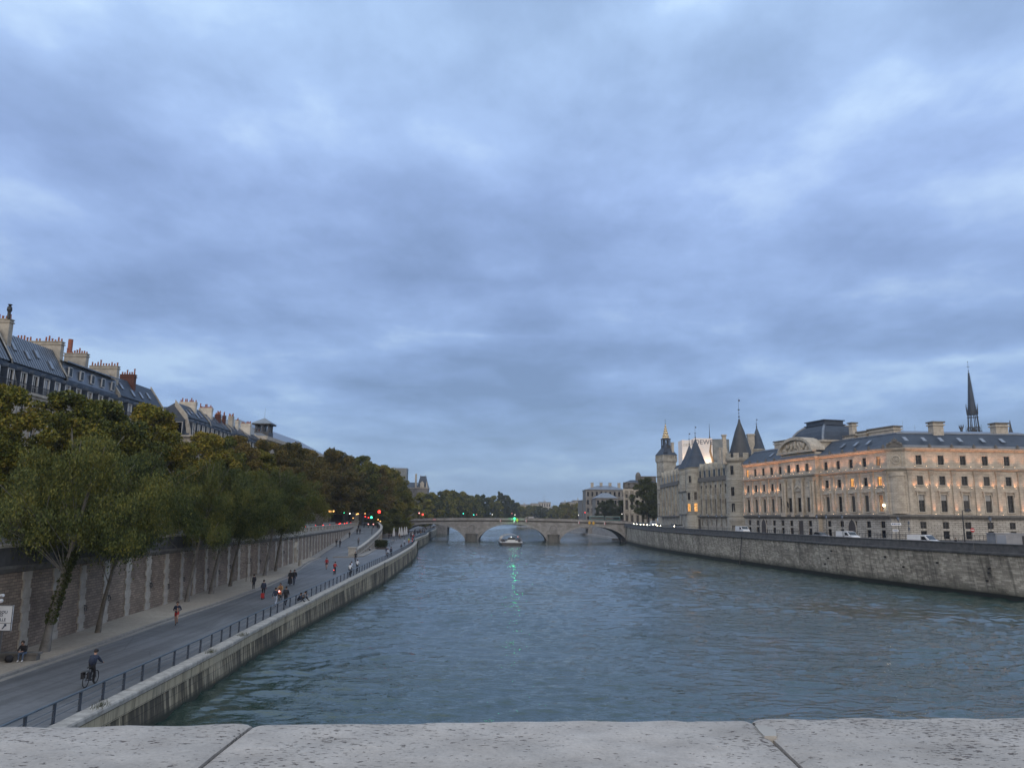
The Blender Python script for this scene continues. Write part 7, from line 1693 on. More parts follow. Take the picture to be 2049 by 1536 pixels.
def person(label, loc, face, pose='stand', hair='hair', group=None, hat=None, s=1., extras=None, skirt=None, backpack=None, cat='person', **k):
    key = (pose, tuple(sorted(k.items())))
    if key not in PM: PM[key] = person_mesh(pose, **k)
    me, J = PM[key]; t = thing('person', label, cat, loc, face, group); t.scale = (s, s, s); instance(me, 'body', t)
    hm = Vector(J['headm']); hk = ('hair', pose, hair)
    if hk not in WC:
        mb = MB(); i0 = len(mb.v); mb.sphere((hm.x, hm.y-.022, hm.z+.03), .112, 10, 0, 1.02); o = mb.build('hair', hair, smooth=True); WC[hk] = o.data; bpy.data.objects.remove(o)
    instance(WC[hk], 'hair', t)
    if hat:
        mb = MB(); mb.sphere((hm.x, hm.y, hm.z+.05), .122, 10, 0, .85); mb.build('helmet', hat, t, smooth=True)
    if skirt:
        mb = MB(); pz_ = J['pelvis'][2]; mb.lathe([(.16, pz_+.12), (.2, pz_-.05), (.26, pz_-.4), (.30, .18)], 12, (0, 0, 0), 0, 1, .8); mb.build('skirt', skirt, t, smooth=True)
    if backpack:
        c_ = Vector(J['chest']); mb = MB(); mb.sphere((c_.x, c_.y-.2, c_.z-.12), .17, 10, 0, 1.35); mb.build('backpack', backpack, t, smooth=True)
    return t
def gq(px, py, dz=0, up=False):      # first point of the sight line that touches the quay (or the ramp)
    f = (lambda Y: at(px, py, Y).z - (rz_(Y) if up else qz(Y)) - dz); a = 155. if up else 20.; Y = a
    while Y < (300 if up else 700) and f(Y) > 0: Y += .5
    lo, hi = Y-.5, Y
    for _ in range(20): m_ = (lo+hi)/2; lo, hi = (m_, hi) if f(m_) > 0 else (lo, m_)
    Y = lo; return Vector((at(px, py, Y).x, Y, (rz_(Y) if up else qz(Y)) + dz))
ROAD = math.atan2(44, -1.6) - math.pi/2      # heading that faces up the road, away from the camera
AWAY, TOWARD = R(3), R(183)

# bicycles
def bike(label, loc, rz, light=None, bag=False, group='bicycles on the quay road', s=1.):
    t = thing('bicycle', label, 'bicycle', loc, rz, group); t.scale = (s, s, s)
    for y in (-.52, .54):
        mb = MB(); mb.torus((0, y, .345), .325, .022, 'X', 22, 6); mb.torus((0, y, .345), .305, .01, 'X', 20, 4, 0)
        for k in range(10): a = k*math.pi/5; mb.tube((0, y, .345), (0, y+.3*math.cos(a), .345+.3*math.sin(a)), .004, n=3, m=1)
        mb.tube((-.04, y, .345), (.04, y, .345), .02, n=6, m=1); mb.build('wheel', ['rubber', 'steel'], t)
    mb = MB(); bb = (0, -.05, .30); st_ = (0, -.22, .84); hd = (0, .38, .86); hb_ = (0, .42, .68)
    for a, b_ in ((bb, st_), (bb, hb_), (st_, hd), (hb_, hd), (hb_, (0, .54, .345)), (bb, (0, -.52, .345)), (st_, (0, -.52, .345))): mb.tube(a, b_, .018, n=6)
    mb.tube((-.1, -.05, .30), (.1, -.05, .30), .05, .05, 8); mb.build('frame', 'black_paint', t)
    mb = MB(); mb.tube(hd, (0, .40, 1.0), .014, n=6); mb.tube((-.27, .50, 1.03), (.27, .50, 1.03), .014, n=6); mb.tube((-.27, .50, 1.03), (-.27, .60, 1.03), .018, n=6); mb.tube((.27, .50, 1.03), (.27, .60, 1.03), .018, n=6); mb.tube((0, .40, 1.0), (0, .5, 1.03), .014, n=5); mb.build('handlebar', 'black_paint', t)
    mb = MB(); mb.tube(st_, (0, -.24, .92), .014, n=5); mb.taper(-.07, .07, -.36, -.18, .92, -.08, .08, -.38, -.16, .96); mb.taper(-.05, .05, -.18, -.02, .92, -.02, .02, -.18, -.02, .95); mb.build('saddle', 'rubber', t)
    if bag:
        for s_ in (-1, 1): mb = MB(); mb.taper(s_*.15-.06, s_*.15+.06, -.66, -.42, .45, s_*.15-.06, s_*.15+.06, -.68, -.40, .76); mb.build('pannier', 'cloth_black', t)
        mb = MB(); mb.box(-.16, .16, -.72, -.34, .80, .82); mb.build('rack', 'steel', t)
    if light: mb = MB(); mb.sphere((0, -.62, .66), .055 if light == 'lamp_red' else .05, 8); mb.build('rear_light', light, t)
    return t
# 1 the cyclist with panniers
p = gq(180, 1371); A1 = R(3)
bike('black bicycle with rear panniers ridden by the helmeted cyclist nearest the camera', p, A1, None, True, s=1.02)
person('helmeted person in navy jacket with backpack riding the nearest bicycle away', (p.x, p.y, p.z), A1, 'ride', hat='cloth_black', top='cloth_navy', bottom='cloth_black', coat=True, backpack='cloth_navy', s=1.02)
# 2 the runner
p = gq(352, 1252); person('runner in dark navy top and red shorts running toward the camera', p, R(190), 'run', top='cloth_navy', bottom='cloth_red', shorts=True, shoes='shoe_dark', s=1.08)
# 3 seated woman with dark bag on the stone step
p = gq(38, 1324, .1)
bn = thing('stone_bench', 'low weathered stone bench at the foot of the brown wall', 'bench', (p.x-.6, p.y+.5, p.z), R(8)); mb = MB(); mb.box(-2.6, 1.3, -.2, .35, 0, .34); mb.box(-2.7, 1.4, -.26, .38, .34, .46); mb.build('slab', 'dark_trim_stone', bn)
person('long-haired person in black top and jeans hunched over a phone on the bench', (p.x, p.y+.42, p.z), R(188), 'sit', top='cloth_black', bottom='cloth_jeans', shoes='shoe_white')
mb = MB(); mb.sphere((0, 0, .2), .24, 10, 0, .95); tag(mb.build('bag', 'cloth_black', None, (p.x-.55, p.y-.1, p.z), smooth=True), 'black bag slumped on the ground beside the seated person', 'bag')
# 4.. the walkers
def two(px, py, **k): return gq(px, py)
p = gq(507, 1180); person('person in long black coat standing at the gravel edge', p, R(60), 'stand', top='cloth_black', bottom='cloth_black', coat=True)
p = gq(526, 1198); person('person in hooded dark jacket riding a red shared scooter away', (p.x, p.y, p.z+.16), AWAY, 'stand', hat='cloth_black', top='cloth_navy', bottom='cloth_black', coat=True)
sc = thing('kick_scooter', 'dark red kick scooter under the rider in the hooded jacket', 'scooter', p, AWAY)
mb = MB(); mb.torus((0, .5, .11), .10, .03, 'X', 14, 6); mb.build('wheel', 'rubber', sc); mb = MB(); mb.torus((0, -.45, .11), .10, .03, 'X', 14, 6); mb.build('wheel', 'rubber', sc)
mb = MB(); mb.box(-.09, .09, -.4, .4, .11, .15); mb.build('deck', 'red_paint', sc); mb = MB(); mb.tube((0, .46, .12), (0, .36, 1.1), .03, n=6); mb.tube((-.25, .36, 1.1), (.25, .36, 1.1), .02, n=6); mb.build('steering_column', 'red_paint', sc)
mb = MB(); mb.box(-.16, .16, -.35, -.1, .15, .62); mb.build('bag', 'cloth_red', sc)
p = gq(580, 1170); person('person in black coat with a long dark skirt walking toward the camera', p, TOWARD, 'walk', top='cloth_black', bottom='cloth_black', coat=True, skirt='cloth_black')
p = gq(588, 1170); person('tall person in black coat beside the one in the long skirt', p, TOWARD, 'walk', top='cloth_black', bottom='cloth_navy', coat=True, s=1.04)
p = gq(550, 1213); person('person in navy top and grey trousers walking with their companion behind the railing', p, AWAY, 'walk', top='cloth_navy', bottom='cloth_lightblue', s=1.0)
p = gq(571, 1212); person('broad person in black coat walking beside the one in grey trousers', p, AWAY, 'walk', top='cloth_black', bottom='cloth_black', coat=True, s=1.05)
p = gq(561, 1200); person('person in tan coat riding a bicycle with bright orange light', p, TOWARD, 'ride', top='cloth_tan', bottom='cloth_beige', coat=True)
bk = bike('bicycle with an orange front light between the two walkers', p, TOWARD); mb = MB(); mb.sphere((0, .72, .95), .10, 8); mb.build('front_light', 'bulb_pink', bk); mb = MB(); mb.box(-.22, .22, .55, .8, .65, .88); mb.build('basket', 'cloth_orange', bk)
for k, (px, lab, tp) in enumerate(((595, 'left of the two people sitting on the quay edge behind the railing', 'cloth_navy'), (604, 'right of the two people sitting on the quay edge behind the railing', 'cloth_grey'))):
    p = gq(px, 1204-(k*3)); person(lab, p, R(-80), 'sitlow', top=tp, bottom='cloth_black')
p = gq(653, 1139); person('person in red shirt and black shorts running toward the camera', p, TOWARD, 'walk', top='cloth_red', bottom='cloth_black', shorts=True)
p = gq(669, 1149); person('person in red jacket cycling away with a glowing red rear light', p, AWAY, 'ride', top='cloth_red', bottom='cloth_black'); b2 = bike('bicycle with glowing red rear light under the rider in the red jacket', p, AWAY, 'lamp_red')
for k, (px, py, lab) in enumerate(((702, 1148, 'left of the three cyclists in white shirts'), (704.5, 1150, 'middle and nearest of the three cyclists in white shirts'), (714, 1143, 'right of the three cyclists in white shirts'))):
    p = gq(px, py); 
    if k == 1: p.y -= 3.0; p.x += .25
    person(lab, p, AWAY, 'ride', top='cloth_white' if k else 'cloth_lightblue', bottom='cloth_black', group='cyclists in white shirts'); bike(f"bicycle under the {['left', 'middle', 'right'][k]} rider in a white shirt", p, AWAY)
p = gq(711, 1124); person('person all in black standing in the road below the ramp wall end', p, TOWARD, 'walk', top='cloth_black', bottom='cloth_black')
for k, (px, py, lab, tp) in enumerate(((673, 1093.5, 'left of the two dark walkers at the foot of the ramp kerb', 'cloth_black'), (680, 1095, 'right of the two dark walkers at the foot of the ramp kerb', 'cloth_black'), (717, 1091, 'cyclist in grey top coming down beside the ramp wall', 'cloth_grey'), (699, 1076, 'lone dark walker halfway up the ramp kerb', 'cloth_black'),
                                  (714.5, 1069, 'left of the two people in black high on the ramp', 'cloth_black'), (720, 1069, 'right of the two people in black high on the ramp', 'cloth_black'), (717, 1060, 'person behind the couple near the top of the ramp', 'cloth_black'))):
    p = gq(px, py, 0, True); person(lab, p, TOWARD, 'walk' if k % 2 else 'stand', top=tp, bottom='cloth_black', group='people on the ramp')
for k, (px, py, lab, tp, po) in enumerate(((734.5, 1099, 'person in black standing against the ramp wall', 'cloth_black', 'stand'), (739, 1098, 'person in white top beside the one in black at the ramp wall', 'cloth_white', 'stand'), (746.5, 1095, 'dark person farther along the ramp wall', 'cloth_black', 'stand'), (740, 1101, 'person in white crouching low by the ramp wall kerb', 'cloth_white', 'sitlow'),
                                      (773, 1112, 'cyclist in bright white helmet near the quay railing', 'cloth_navy', 'ride'), (776, 1116, 'person in grey holding a bicycle by the railing', 'cloth_lightblue', 'walk'), (782, 1112, 'dark person right of the one in grey by the railing', 'cloth_navy', 'stand'),
                                      (803, 1098, 'low dark figure by the quay railing', 'cloth_navy', 'sit'), (809, 1092, 'person in blue and white near the railing', 'cloth_lightblue', 'stand'), (818, 1088, 'runner in fluorescent yellow and orange on the quay', 'cloth_yellow', 'run'), (825, 1086, 'cyclist in red with a lit light on the quay', 'cloth_red', 'ride'), (827, 1079, 'person in dark red behind the cyclist in red', 'cloth_red', 'stand'))):
    p = gq(px, py); person(lab, p, TOWARD if k % 2 else AWAY, po, top=tp, bottom='cloth_orange' if 'fluorescent' in lab else 'cloth_black', hat='cloth_white' if 'white helmet' in lab else None, group='people on the lower quay')
    if po == 'ride': bike(f"bicycle under the {lab.split(' near')[0].split(' with')[0]}", p, TOWARD if k % 2 else AWAY, 'lamp_red' if 'red' in lab else None)
# crowd close to the arch
r = random.Random(2); cols_ = ['cloth_black', 'cloth_navy', 'cloth_grey', 'cloth_black', 'cloth_tan', 'cloth_white', 'cloth_navy']
for k in range(42):
    Y = r.uniform(262, 372); x = xof(QE2, Y) - 1.4 - r.uniform(.2, 9.5) * (.55 if Y > 340 else 1)
    if x < xof(RW2, Y)+1: x = xof(RW2, Y)+1.2
    person(f"figure in {['black', 'navy', 'grey', 'black', 'tan', 'white', 'navy'][k % 7]} top in the bridge arch crowd, {['nearest the camera', 'in its middle', 'deep inside it', 'close under the arch'][min(3, int((Y-262)/28))]}", (x, Y, qz(Y)), r.choice([AWAY, TOWARD, R(80), R(-80)]), r.choice(['stand', 'walk']), top=cols_[k % 7], bottom='cloth_black', group='crowd on the lower quay near the bridge arch')
for k in range(12):
    Y = r.uniform(415, 540); x = xof(QE2, Y) - 1.4 - r.uniform(.2, 5)
    person('tiny figure on the quay seen through the left bridge arch', (x, Y, qz(Y)), r.choice([AWAY, TOWARD]), 'walk', top=cols_[k % 7], bottom='cloth_black', group='people seen through the left arch')
for k, px in enumerate((855, 868, 876, 889, 901, 906, 912, 926, 938, 972, 1008, 1102, 1119, 1142, 1213)):
    p = at(px, 1040, 386.2); person(f"dark walker behind the bridge parapet, {ordn[k]} from the left", (p.x, 386.2, dks(p.x)+.06), R(90), 'walk', top=cols_[k % 7], bottom='cloth_black', group='people walking on the bridge')
# people behind the right parapet
for k, (px, py, Y, lab, po) in enumerate(((1812, 1084, 128, 'dark person seen from the chest up right of the courthouse corner', 'stand'), (1970, 1090, 113, 'broad dark person behind the parapet right of the no-entry sign', 'stand'), (2043, 1092, 112, 'person at the right frame edge behind the parapet', 'stand'), (1590, 1068, 172, 'pair member in pale coat by the courthouse door', 'stand'), (1598, 1068, 172, 'dark person right of the pale coat by the courthouse door', 'stand'))):
    x = at(px, py, Y).x; x = max(x, xof(QR, Y) + 1.4); person(lab, (x, Y, iz(Y)-(.0)), R(90), po, top='cloth_beige' if 'pale' in lab and 'pair' in lab else 'cloth_black', bottom='cloth_black', coat=True, group='people on the island street')
# boat passengers
for k in range(16):
    x = (-3.3, -1.2, 1.2, 3.3)[k % 4]; row = k//4; person(f"boat passenger in {['first', 'second', 'third', 'fourth'][row]} row from the bow, {['far left', 'inner left', 'inner right', 'far right'][k % 4]} seat under the canopy", (.5+x, 331+4.6+row*2.5, 1.5), R(182), 'sitlow', top=cols_[(k*3) % 7], bottom='cloth_black', group='passengers on the river boat')

# ============================================================ VEHICLES
def car(label, loc, rz, kind='car', paint='silver_paint', head=None, tail=None, group='cars', cat='car', name='parked_car'):
    t = thing(name, label, cat, loc, rz, group); hw = .88 if kind == 'car' else .97
    if kind == 'car': body = [(-2.1, .28), (2.05, .28), (2.15, .55), (2.05, .78), (1.1, .92), (-1.5, .98), (-2.1, .92), (-2.2, .6)]; cab = [(-1.9, .95), (1.0, .90), (.35, 1.42), (-1.2, 1.46)]
    elif kind == 'van': body = [(-2.6, .32), (2.45, .32), (2.6, .6), (2.5, .95), (1.7, 1.18), (.9, 1.92), (.4, 2.0), (-2.55, 2.0), (-2.62, 1.7)]; cab = None
    M = Matrix.Rotation(R(90), 4, 'Z')
    mb = MB(); P = [(x, z) for x, z in body]; mb.prism(P, -hw, hw, 0, M)
    if cab: mb.prism([(-1.15, 1.44), (.3, 1.40), (.3, 1.45), (-1.15, 1.49)], -hw*.82, hw*.82, 0, M)
    o = mb.build('body', paint, t)
    if cab: mb = MB(); mb.prism(cab, -hw*.86, hw*.86, 0, M); mb.build('windows', 'car_glass', t)
    else:
        mb = MB(); mb.prism([(1.62, 1.2), (.92, 1.86), (.98, 1.9), (1.72, 1.22)], -hw*.9, hw*.9, 0, M); mb.prism([(.15, 1.15), (1.3, 1.15), (.75, 1.75), (.15, 1.75)], -hw-.012, hw+.012, 0, M); mb.build('windows', 'car_glass', t)
        mb = MB(); mb.prism([(.05, .5), (.1, .5), (.1, 1.9), (.05, 1.9)], -hw-.008, hw+.008, 0, M); mb.prism([(-2.3, 1.0), (0, 1.0), (0, 1.04), (-2.3, 1.04)], -hw-.008, hw+.008, 0, M); mb.build('door_gap', 'rubber', t)
    for x in (-1.35, 1.35) if kind == 'car' else (-1.6, 1.65):
        for s_ in (-1, 1):
            mb = MB(); mb.tube((s_*(hw-.18), x, .33), (s_*(hw+.015), x, .33), .33, .33, 14); w_ = mb.build('wheel', 'rubber', t); mb = MB(); mb.tube((s_*(hw+.01), x, .33), (s_*(hw+.03), x, .33), .19, .17, 10); mb.build('rim', 'steel', w_)
    L_ = 2.12 if kind == 'car' else 2.55
    for s_ in (-1, 1):
        mb = MB(); mb.sphere((s_*.62, L_-.02, .66), .13, 8); mb.build('headlight', head or 'dusk_glass', t)
        mb = MB(); mb.box(s_*.66-.13, s_*.66+.13, -L_-.1, -L_+.02, .68, .88); mb.build('tail_light', tail or 'red_paint', t)
    return t
def on_road(px, py, Y): p = at(px, py, Y); return (max(p.x, xof(QR, Y)+2.4), Y, iz(Y))
G3 = 'vehicles along the island quay'
def heading(Y): a, b_ = xof(QR, Y-5), xof(QR, Y+5); return math.atan2(10, b_-a) - math.pi/2
def rv(px, Y, dx, **k): p = at(px, 1075, Y); return (p.x, Y, iz(Y)+k.get('dz', 0))
car('white panel van nearest the camera, right of the courthouse corner', (at(1849, 1075, 137).x, 137, 7.05), heading(137)+R(195), 'van', 'white_paint', group=G3, cat='van', name='panel_van')
car('white panel van left of the pointed courthouse gateway', (at(1697, 1070, 168).x, 168, 7.15), heading(168)+R(190), 'van', 'white_paint', group=G3, cat='van', name='panel_van')
car('silver car just left of the second white van', (at(1643, 1070, 178).x, 178, 7.3), heading(178)+R(185), 'car', 'silver_paint', group=G3)
car('small white van by the crenellated tower', (at(1486, 1061, 222).x, 222, 7.6), heading(222)+R(185), 'van', 'white_paint', group=G3, cat='van', name='panel_van')
car('pale car with glaring headlight nearest the galleries', (at(1346, 1052, 292).x+.5, 292, 8.2), heading(292)+R(185), 'car', 'silver_paint', head='headlight', group=G3)
car('grey car beside the one with the glaring headlight', (at(1354, 1053, 284).x+1.2, 284, 8.1), heading(284)+R(185), 'car', 'silver_paint', group=G3)
car('white bus-like van with lit lamps at the bridge corner', (at(1307, 1048, 330).x, 330, 8.5), heading(330)+R(180), 'van', 'white_paint', head='headlight', group=G3, cat='van', name='panel_van')
for k, (px, Y) in enumerate(((1267, 376), (1273, 368), (1280, 360), (1286, 352), (1293, 345), (1313, 322))):
    car(f"car with dazzling headlights, {ordn[k]} from the left in the queue by the bridge corner", (at(px, 1045, Y).x + .8, Y, iz(Y)+.25), heading(Y)+R(178), 'car', 'black_paint' if k % 2 else 'silver_paint', head='headlight', group=G3)
car('dark red car with tail lights at the right end of the bridge', (at(1246, 1045, 392).x, 392, 9.1), R(90), 'car', 'red_paint', tail='bulb_pink', head='bulb_pink', group='vehicles on the bridge')
# a site cabin behind the parapet at the right edge
p = at(2023, 1075, 128); sb = thing('site_cabin', 'grey and glass site cabin behind the parapet at the right edge', 'cabin', (p.x, 128, 7), R(4))
mb = MB(); mb.box(-2.6, 2.6, 0, 2.2, .15, 2.45); mb.box(-2.7, 2.7, -.1, 2.3, 2.45, 2.6); mb.build('shell', 'silver_paint', sb); mb = MB(); mb.box(-2.5, -.9, -.03, .02, .5, 2.3); mb.build('window', 'dusk_glass', sb); mb = MB(); mb.box(1.9, 2.5, -.03, .02, .2, 2.2); mb.build('door', 'black_paint', sb)
# left street traffic
GL = 'vehicles in the left bank street'
for k, (px, Y, dx, paint, lab) in enumerate(((617, 160, -2.5, 'silver_paint', 'silver car with red tail lights nearest behind the balustrade'), (628, 166, -2.8, 'black_paint', 'dark car braking, second behind the balustrade'), (651, 192, -3.2, 'blue_paint', 'blue-grey car with tail lights in the middle of the queue'), (664, 205, -3.3, 'black_paint', 'dark low car beyond the blue-grey one'), (689, 228, -4, 'red_paint', 'dark red car with round tail lights before the ramp top'), (706, 252, -4.2, 'silver_paint', 'pale car at the ramp top junction'), (716, 268, -4, 'black_paint', 'dark car with bright tail lights at the traffic signals'))):
    car(lab, (xof(EW, Y)+dx+.6, Y, UZ), R(12), 'car', paint, tail='lamp_red', group=GL)
def signal(label, px, py, Y, m, z0=UZ, group='traffic lights at the ramp top', rr=.22):
    p = at(px, py, Y); t = thing('traffic_light', label, 'traffic light', (p.x, Y, z0), 0, group); h = p.z-z0
    mb = MB(); mb.tube((0, .1, 0), (0, .1, h+.2), .06, n=7); mb.build('pole', 'black_iron', t); mb = MB(); mb.box(-.2, .2, -.1, .12, h-.55, h+.55); mb.build('housing', 'black_iron', t)
    mb = MB(); mb.sphere((0, -.16, h + (.2 if m == 'lamp_red' else -.2)*0), rr, 12); mb.build('lit_lens', m, t); return t
signal('large red traffic light glowing at the top right of the ramp', 759, 1023.5, 268, 'lamp_red', rr=.5)
signal('green traffic light glowing over the ramp top', 743.5, 1034.5, 262, 'lamp_green', rr=.36)
signal('small green traffic light under the trees left of the ramp top', 688, 1025, 240, 'lamp_green', rr=.26)
signal('red traffic light beside the orange sign under the trees', 723, 1023, 290, 'lamp_red', rr=.34)
signal('low red light left of the ramp top post', 731, 1033, 285, 'lamp_red', rr=.22); signal('low red light nearer the ramp top post', 737.5, 1035, 285, 'lamp_red', rr=.22)
signal('red traffic light at the left end of the bridge', 846, 1029, 388, 'lamp_red', 9.4, 'traffic lights on the bridge', .42); signal('pale red light left of the bridge end signal', 839, 1026, 388, 'bulb_pink', 9.4, 'traffic lights on the bridge', .3)
for k, (px, py, m, lab) in enumerate(((927, 1027, 'lamp_teal', 'teal traffic light at the left third of the bridge'), (948, 1029.5, 'lamp_teal', 'second teal traffic light over the left pier'), (953.5, 1029, 'bulb_pink', 'small pinkish light beside the second teal one'), (985, 1029, 'lamp_white', 'small white lamp over the middle of the bridge'), (1024.5, 1027, 'bulb_pink', 'small pink light above the green navigation light'), (1030.5, 1029.5, 'lamp_white', 'white lamp just above the green navigation light'), (1170.5, 1025, 'lamp_red', 'red traffic light above the right arch'), (1157.5, 1030.5, 'lamp_white', 'small white lamp left of the red signal'), (1244.5, 1028, 'lamp_white', 'round white lamp at the right end of the bridge'))):
    signal(lab, px, py, 396, m, 9.6, 'lights on the bridge', .2 if 'red' in m or 'teal' in m else .14)
for k, (px, py) in enumerate(((659, 1022), (661.5, 1023), (667.5, 1022.5))):
    p = at(px, py, 215); t = thing('street_lamp', ['left amber lit street lantern of the three under the trees', 'middle amber lit street lantern of the three under the trees', 'right amber lit street lantern of the three under the trees'][k], 'street lamp', (p.x, 215, UZ), 0, 'lit amber lanterns'); h = p.z-UZ
    mb = MB(); mb.tube((0, 0, 0), (0, 0, h-.2), .07, .05, 8); mb.build('pole', 'black_iron', t); mb = MB(); mb.taper(-.13, .13, -.13, .13, h-.25, -.2, .2, -.2, .2, h+.2); mb.build('lit_globe', 'lamp_warm', t); mb = MB(); mb.taper(-.24, .24, -.24, .24, h+.2, -.04, .04, -.04, .04, h+.45); mb.build('cap', 'black_iron', t)
for k, (px, py, m, lab) in enumerate(((700, 1027, 'lamp_white', 'small pale lit lamp right of the small green signal'), (706.5, 1036, 'lamp_warm', 'low warm lamp above the end of the balustrade'), (730.5, 1027, 'lamp_warm', 'warm lamp between the red and green signals'), (756.5, 1039, 'lamp_warm', 'small orange lamp below the large red signal'), (761, 1042.5, 'lamp_warm', 'lowest orange lamp by the curved ramp wall'), (394, 1021, 'lamp_white', 'tiny white lamp glinting through the leaves'), (442, 1045, 'bulb_pink', 'tiny red lamp glinting low through the leaves'))):
    Y = 250 if px > 600 else 120; p = at(px, py, Y); t = thing('street_lamp', lab, 'lamp', (p.x, Y, UZ), 0, 'small lit lamps under the trees'); h = max(p.z-UZ, .5); mb = MB(); mb.tube((0, .1, 0), (0, .1, h), .04, n=6); mb.build('pole', 'black_iron', t); mb = MB(); mb.sphere((0, 0, h), .17, 8); mb.build('lit_globe', m, t)
t = thing('lit_sign', 'glowing orange slanted shop sign under the trees at the ramp top', 'sign', at(718, 1027, 285)); mb = MB(); mb.prism([(-1.0, -.5), (1.0, .1), (1.0, .5), (-1.0, -.1)], -.05, .05); mb.build('panel', 'lamp_warm', t); mb = MB(); mb.tube((0, .1, -3.3), (0, .1, .1), .05, n=6); mb.build('post', 'black_iron', t)
# bollards with red tops at the ramp head
for k, px in enumerate((728.5, 737, 747, 755)):
    p = at(px, 1051, 250); t = thing('bollard', f'{ordn[k]} bollard from the left across the ramp top' + (' with a lit red head' if k in (1, 2) else ', plain dark'), 'bollard', (p.x, 250, rz_(250)), 0, 'bollards across the ramp top'); mb = MB(); mb.tube((0, 0, 0), (0, 0, 1.0), .14, .14, 10); mb.build('post', 'black_iron', t)
    mb = MB(); mb.sphere((0, 0, 1.12), .2, 8, 0, .7); mb.build('head', 'bulb_pink' if k in (1, 2) else 'black_iron', t)
p = gq(744, 1069, 0, True); t = thing('lamp_mast', 'thin dark pole standing beside the ramp wall', 'pole', p); mb = MB(); mb.tube((0, 0, 0), (0, 0, 5.2), .08, .05, 7); mb.build('pole', 'black_iron', t); mb = MB(); mb.box(-.2, .2, -.1, .1, 4.9, 5.4); mb.build('box', 'black_iron', t)
# stone bollards by the gravel end, bin
for k, (px, py) in enumerate(((600, 1133), (620.5, 1115))):
    p = gq(px, py, .0); mb = MB(); mb.lathe([(.3, 0), (.28, .8), (.22, 1.0), (.05, 1.1)], 10); tag(mb.build('stone_post', 'pilaster_stone', None, p), ['short stone post at the end of the gravel strip', 'farther stone post against the wall past the arched doorway'][k], 'post', 'stone posts at the gravel end')
# tree guard frames by the wall
p = gq(497, 1163, .1); t = thing('tree_guard', 'thin wooden stake frame around a sapling by the wall', 'stakes', p)
for s_ in (-.3, .3): mb = MB(); mb.tube((s_, 0, 0), (s_, 0, 2.4), .04, n=6); mb.build('stake', 'bark', t)
mb = MB(); mb.tube((-.9, 0, 2.3), (.4, 0, 2.3), .03, n=6); mb.build('crossbar', 'bark', t)
# cafe on the lower quay : closed white parasols, planters
for k, (px, py) in enumerate(((787.5, 1075), (799, 1070), (803.5, 1069), (809, 1068), (813, 1067))):
    Y = 262+k*6; p = at(px, py, Y); h = 3.1; t = thing('closed_parasol', f'{["leftmost short", "second", "middle", "fourth", "rightmost tall"][k]} closed white parasol of the quay cafe', 'parasol', (max(p.x, xof(RW2, Y)+1.0), Y, qz(Y)), 0, 'closed parasols of the quay cafe')
    mb = MB(); mb.tube((0, 0, 0), (0, 0, 3.6), .05, n=6); mb.box(-.4, .4, -.4, .4, 0, .1); mb.build('pole', 'steel', t); mb = MB(); mb.lathe([(.42, 1.0), (.5, 1.25), (.34, 2.4), (.2, 3.5), (.03, 3.9)], 8); mb.build('canopy', 'fabric_white', t)
t = thing('planter_hedge', 'dark green trimmed hedge planter at the corner of the quay cafe', 'hedge', gq(765, 1098)); mb = MB(); mb.box(-1.6, .9, -.5, .5, 0, .35); mb.build('planter', 'shopfront', t)
rng = np.random.default_rng(8); V = np.concatenate([leaf_cloud(rng, [np.array([x, 0, z])], [.55], [170], .2) for x in np.linspace(-1.4, .7, 6) for z in (.75, 1.3, 1.8)]); o = bpy.data.objects.new('foliage', quads_mesh('foliage', V, 'leaf_dark')); C.objects.link(o); o.parent = t
for k in range(7):
    Y = 205+k*11; x = xof(QE, min(Y, 245)) - 6.0 - k*.25; t = thing('cafe_table', f'small cafe table on the lower quay, {ordn[k]} from the hedge', 'table', (max(x, xof(RW, Y)+1.5), Y, qz(Y)), R(k*20), 'cafe tables on the lower quay')
    mb = MB(); mb.lathe([(.01, .72), (.42, .72), (.42, .76), (.01, .76)], 12); mb.build('table_top', ['shopfront', 'teal_paint', 'cloth_tan'][k % 3], t); mb = MB(); mb.tube((0, 0, 0), (0, 0, .72), .04, n=6); mb.box(-.25, .25, -.25, .25, 0, .03); mb.build('leg', 'black_iron', t)
t = thing('cafe_screen', 'green and grey cafe windscreen panels behind the hedge planter', 'screen', gq(776, 1092), R(96)); 
for k in range(5): mb = MB(); mb.box(k*2.0, k*2.0+1.9, -.03, .03, .1, 1.5); mb.build('panel', ['teal_paint', 'dusk_glass', 'fabric_white', 'teal_paint', 'dusk_glass'][k], t)
# bus and cars on the bridge
bs = thing('articulated_bus', 'long dark teal articulated bus near the right end of the bridge', 'bus', (at(1180, 1035, 397).x, 397, 9.7), R(0))
wb = at(1241, 1035, 397).x - at(1180, 1035, 397).x
mb = MB(); mb.box(0, wb*.46, 0, 2.5, .35, 2.95); mb.box(wb*.5, wb, .0, 2.5, .2, 2.75); mb.build('body', 'teal_paint', bs); mb = MB(); mb.box(wb*.46, wb*.5, .15, 2.35, .4, 2.8); mb.build('bellows', 'rubber', bs)
mb = MB(); mb.box(.4, wb*.45, -.03, .0, 1.4, 2.4); mb.box(wb*.52, wb-.4, -.03, .0, 1.3, 2.3); mb.build('windows', 'car_glass', bs); mb = MB(); mb.box(0, wb*.46, .02, 2.48, 2.95, 3.05); mb.box(wb*.5, wb, .02, 2.48, 2.75, 2.85); mb.build('roof', 'white_paint', bs)
for x in (1.8, wb*.4, wb*.6, wb-1.8): mb = MB(); mb.tube((x, -.02, .45), (x, .3, .45), .45, .45, 12); mb.build('wheel', 'rubber', bs)
car('grey van crossing the middle of the bridge', (at(1058, 1030, 396).x, 396, 10.05), R(88), 'van', 'silver_paint', group='vehicles on the bridge', cat='van', name='panel_van')
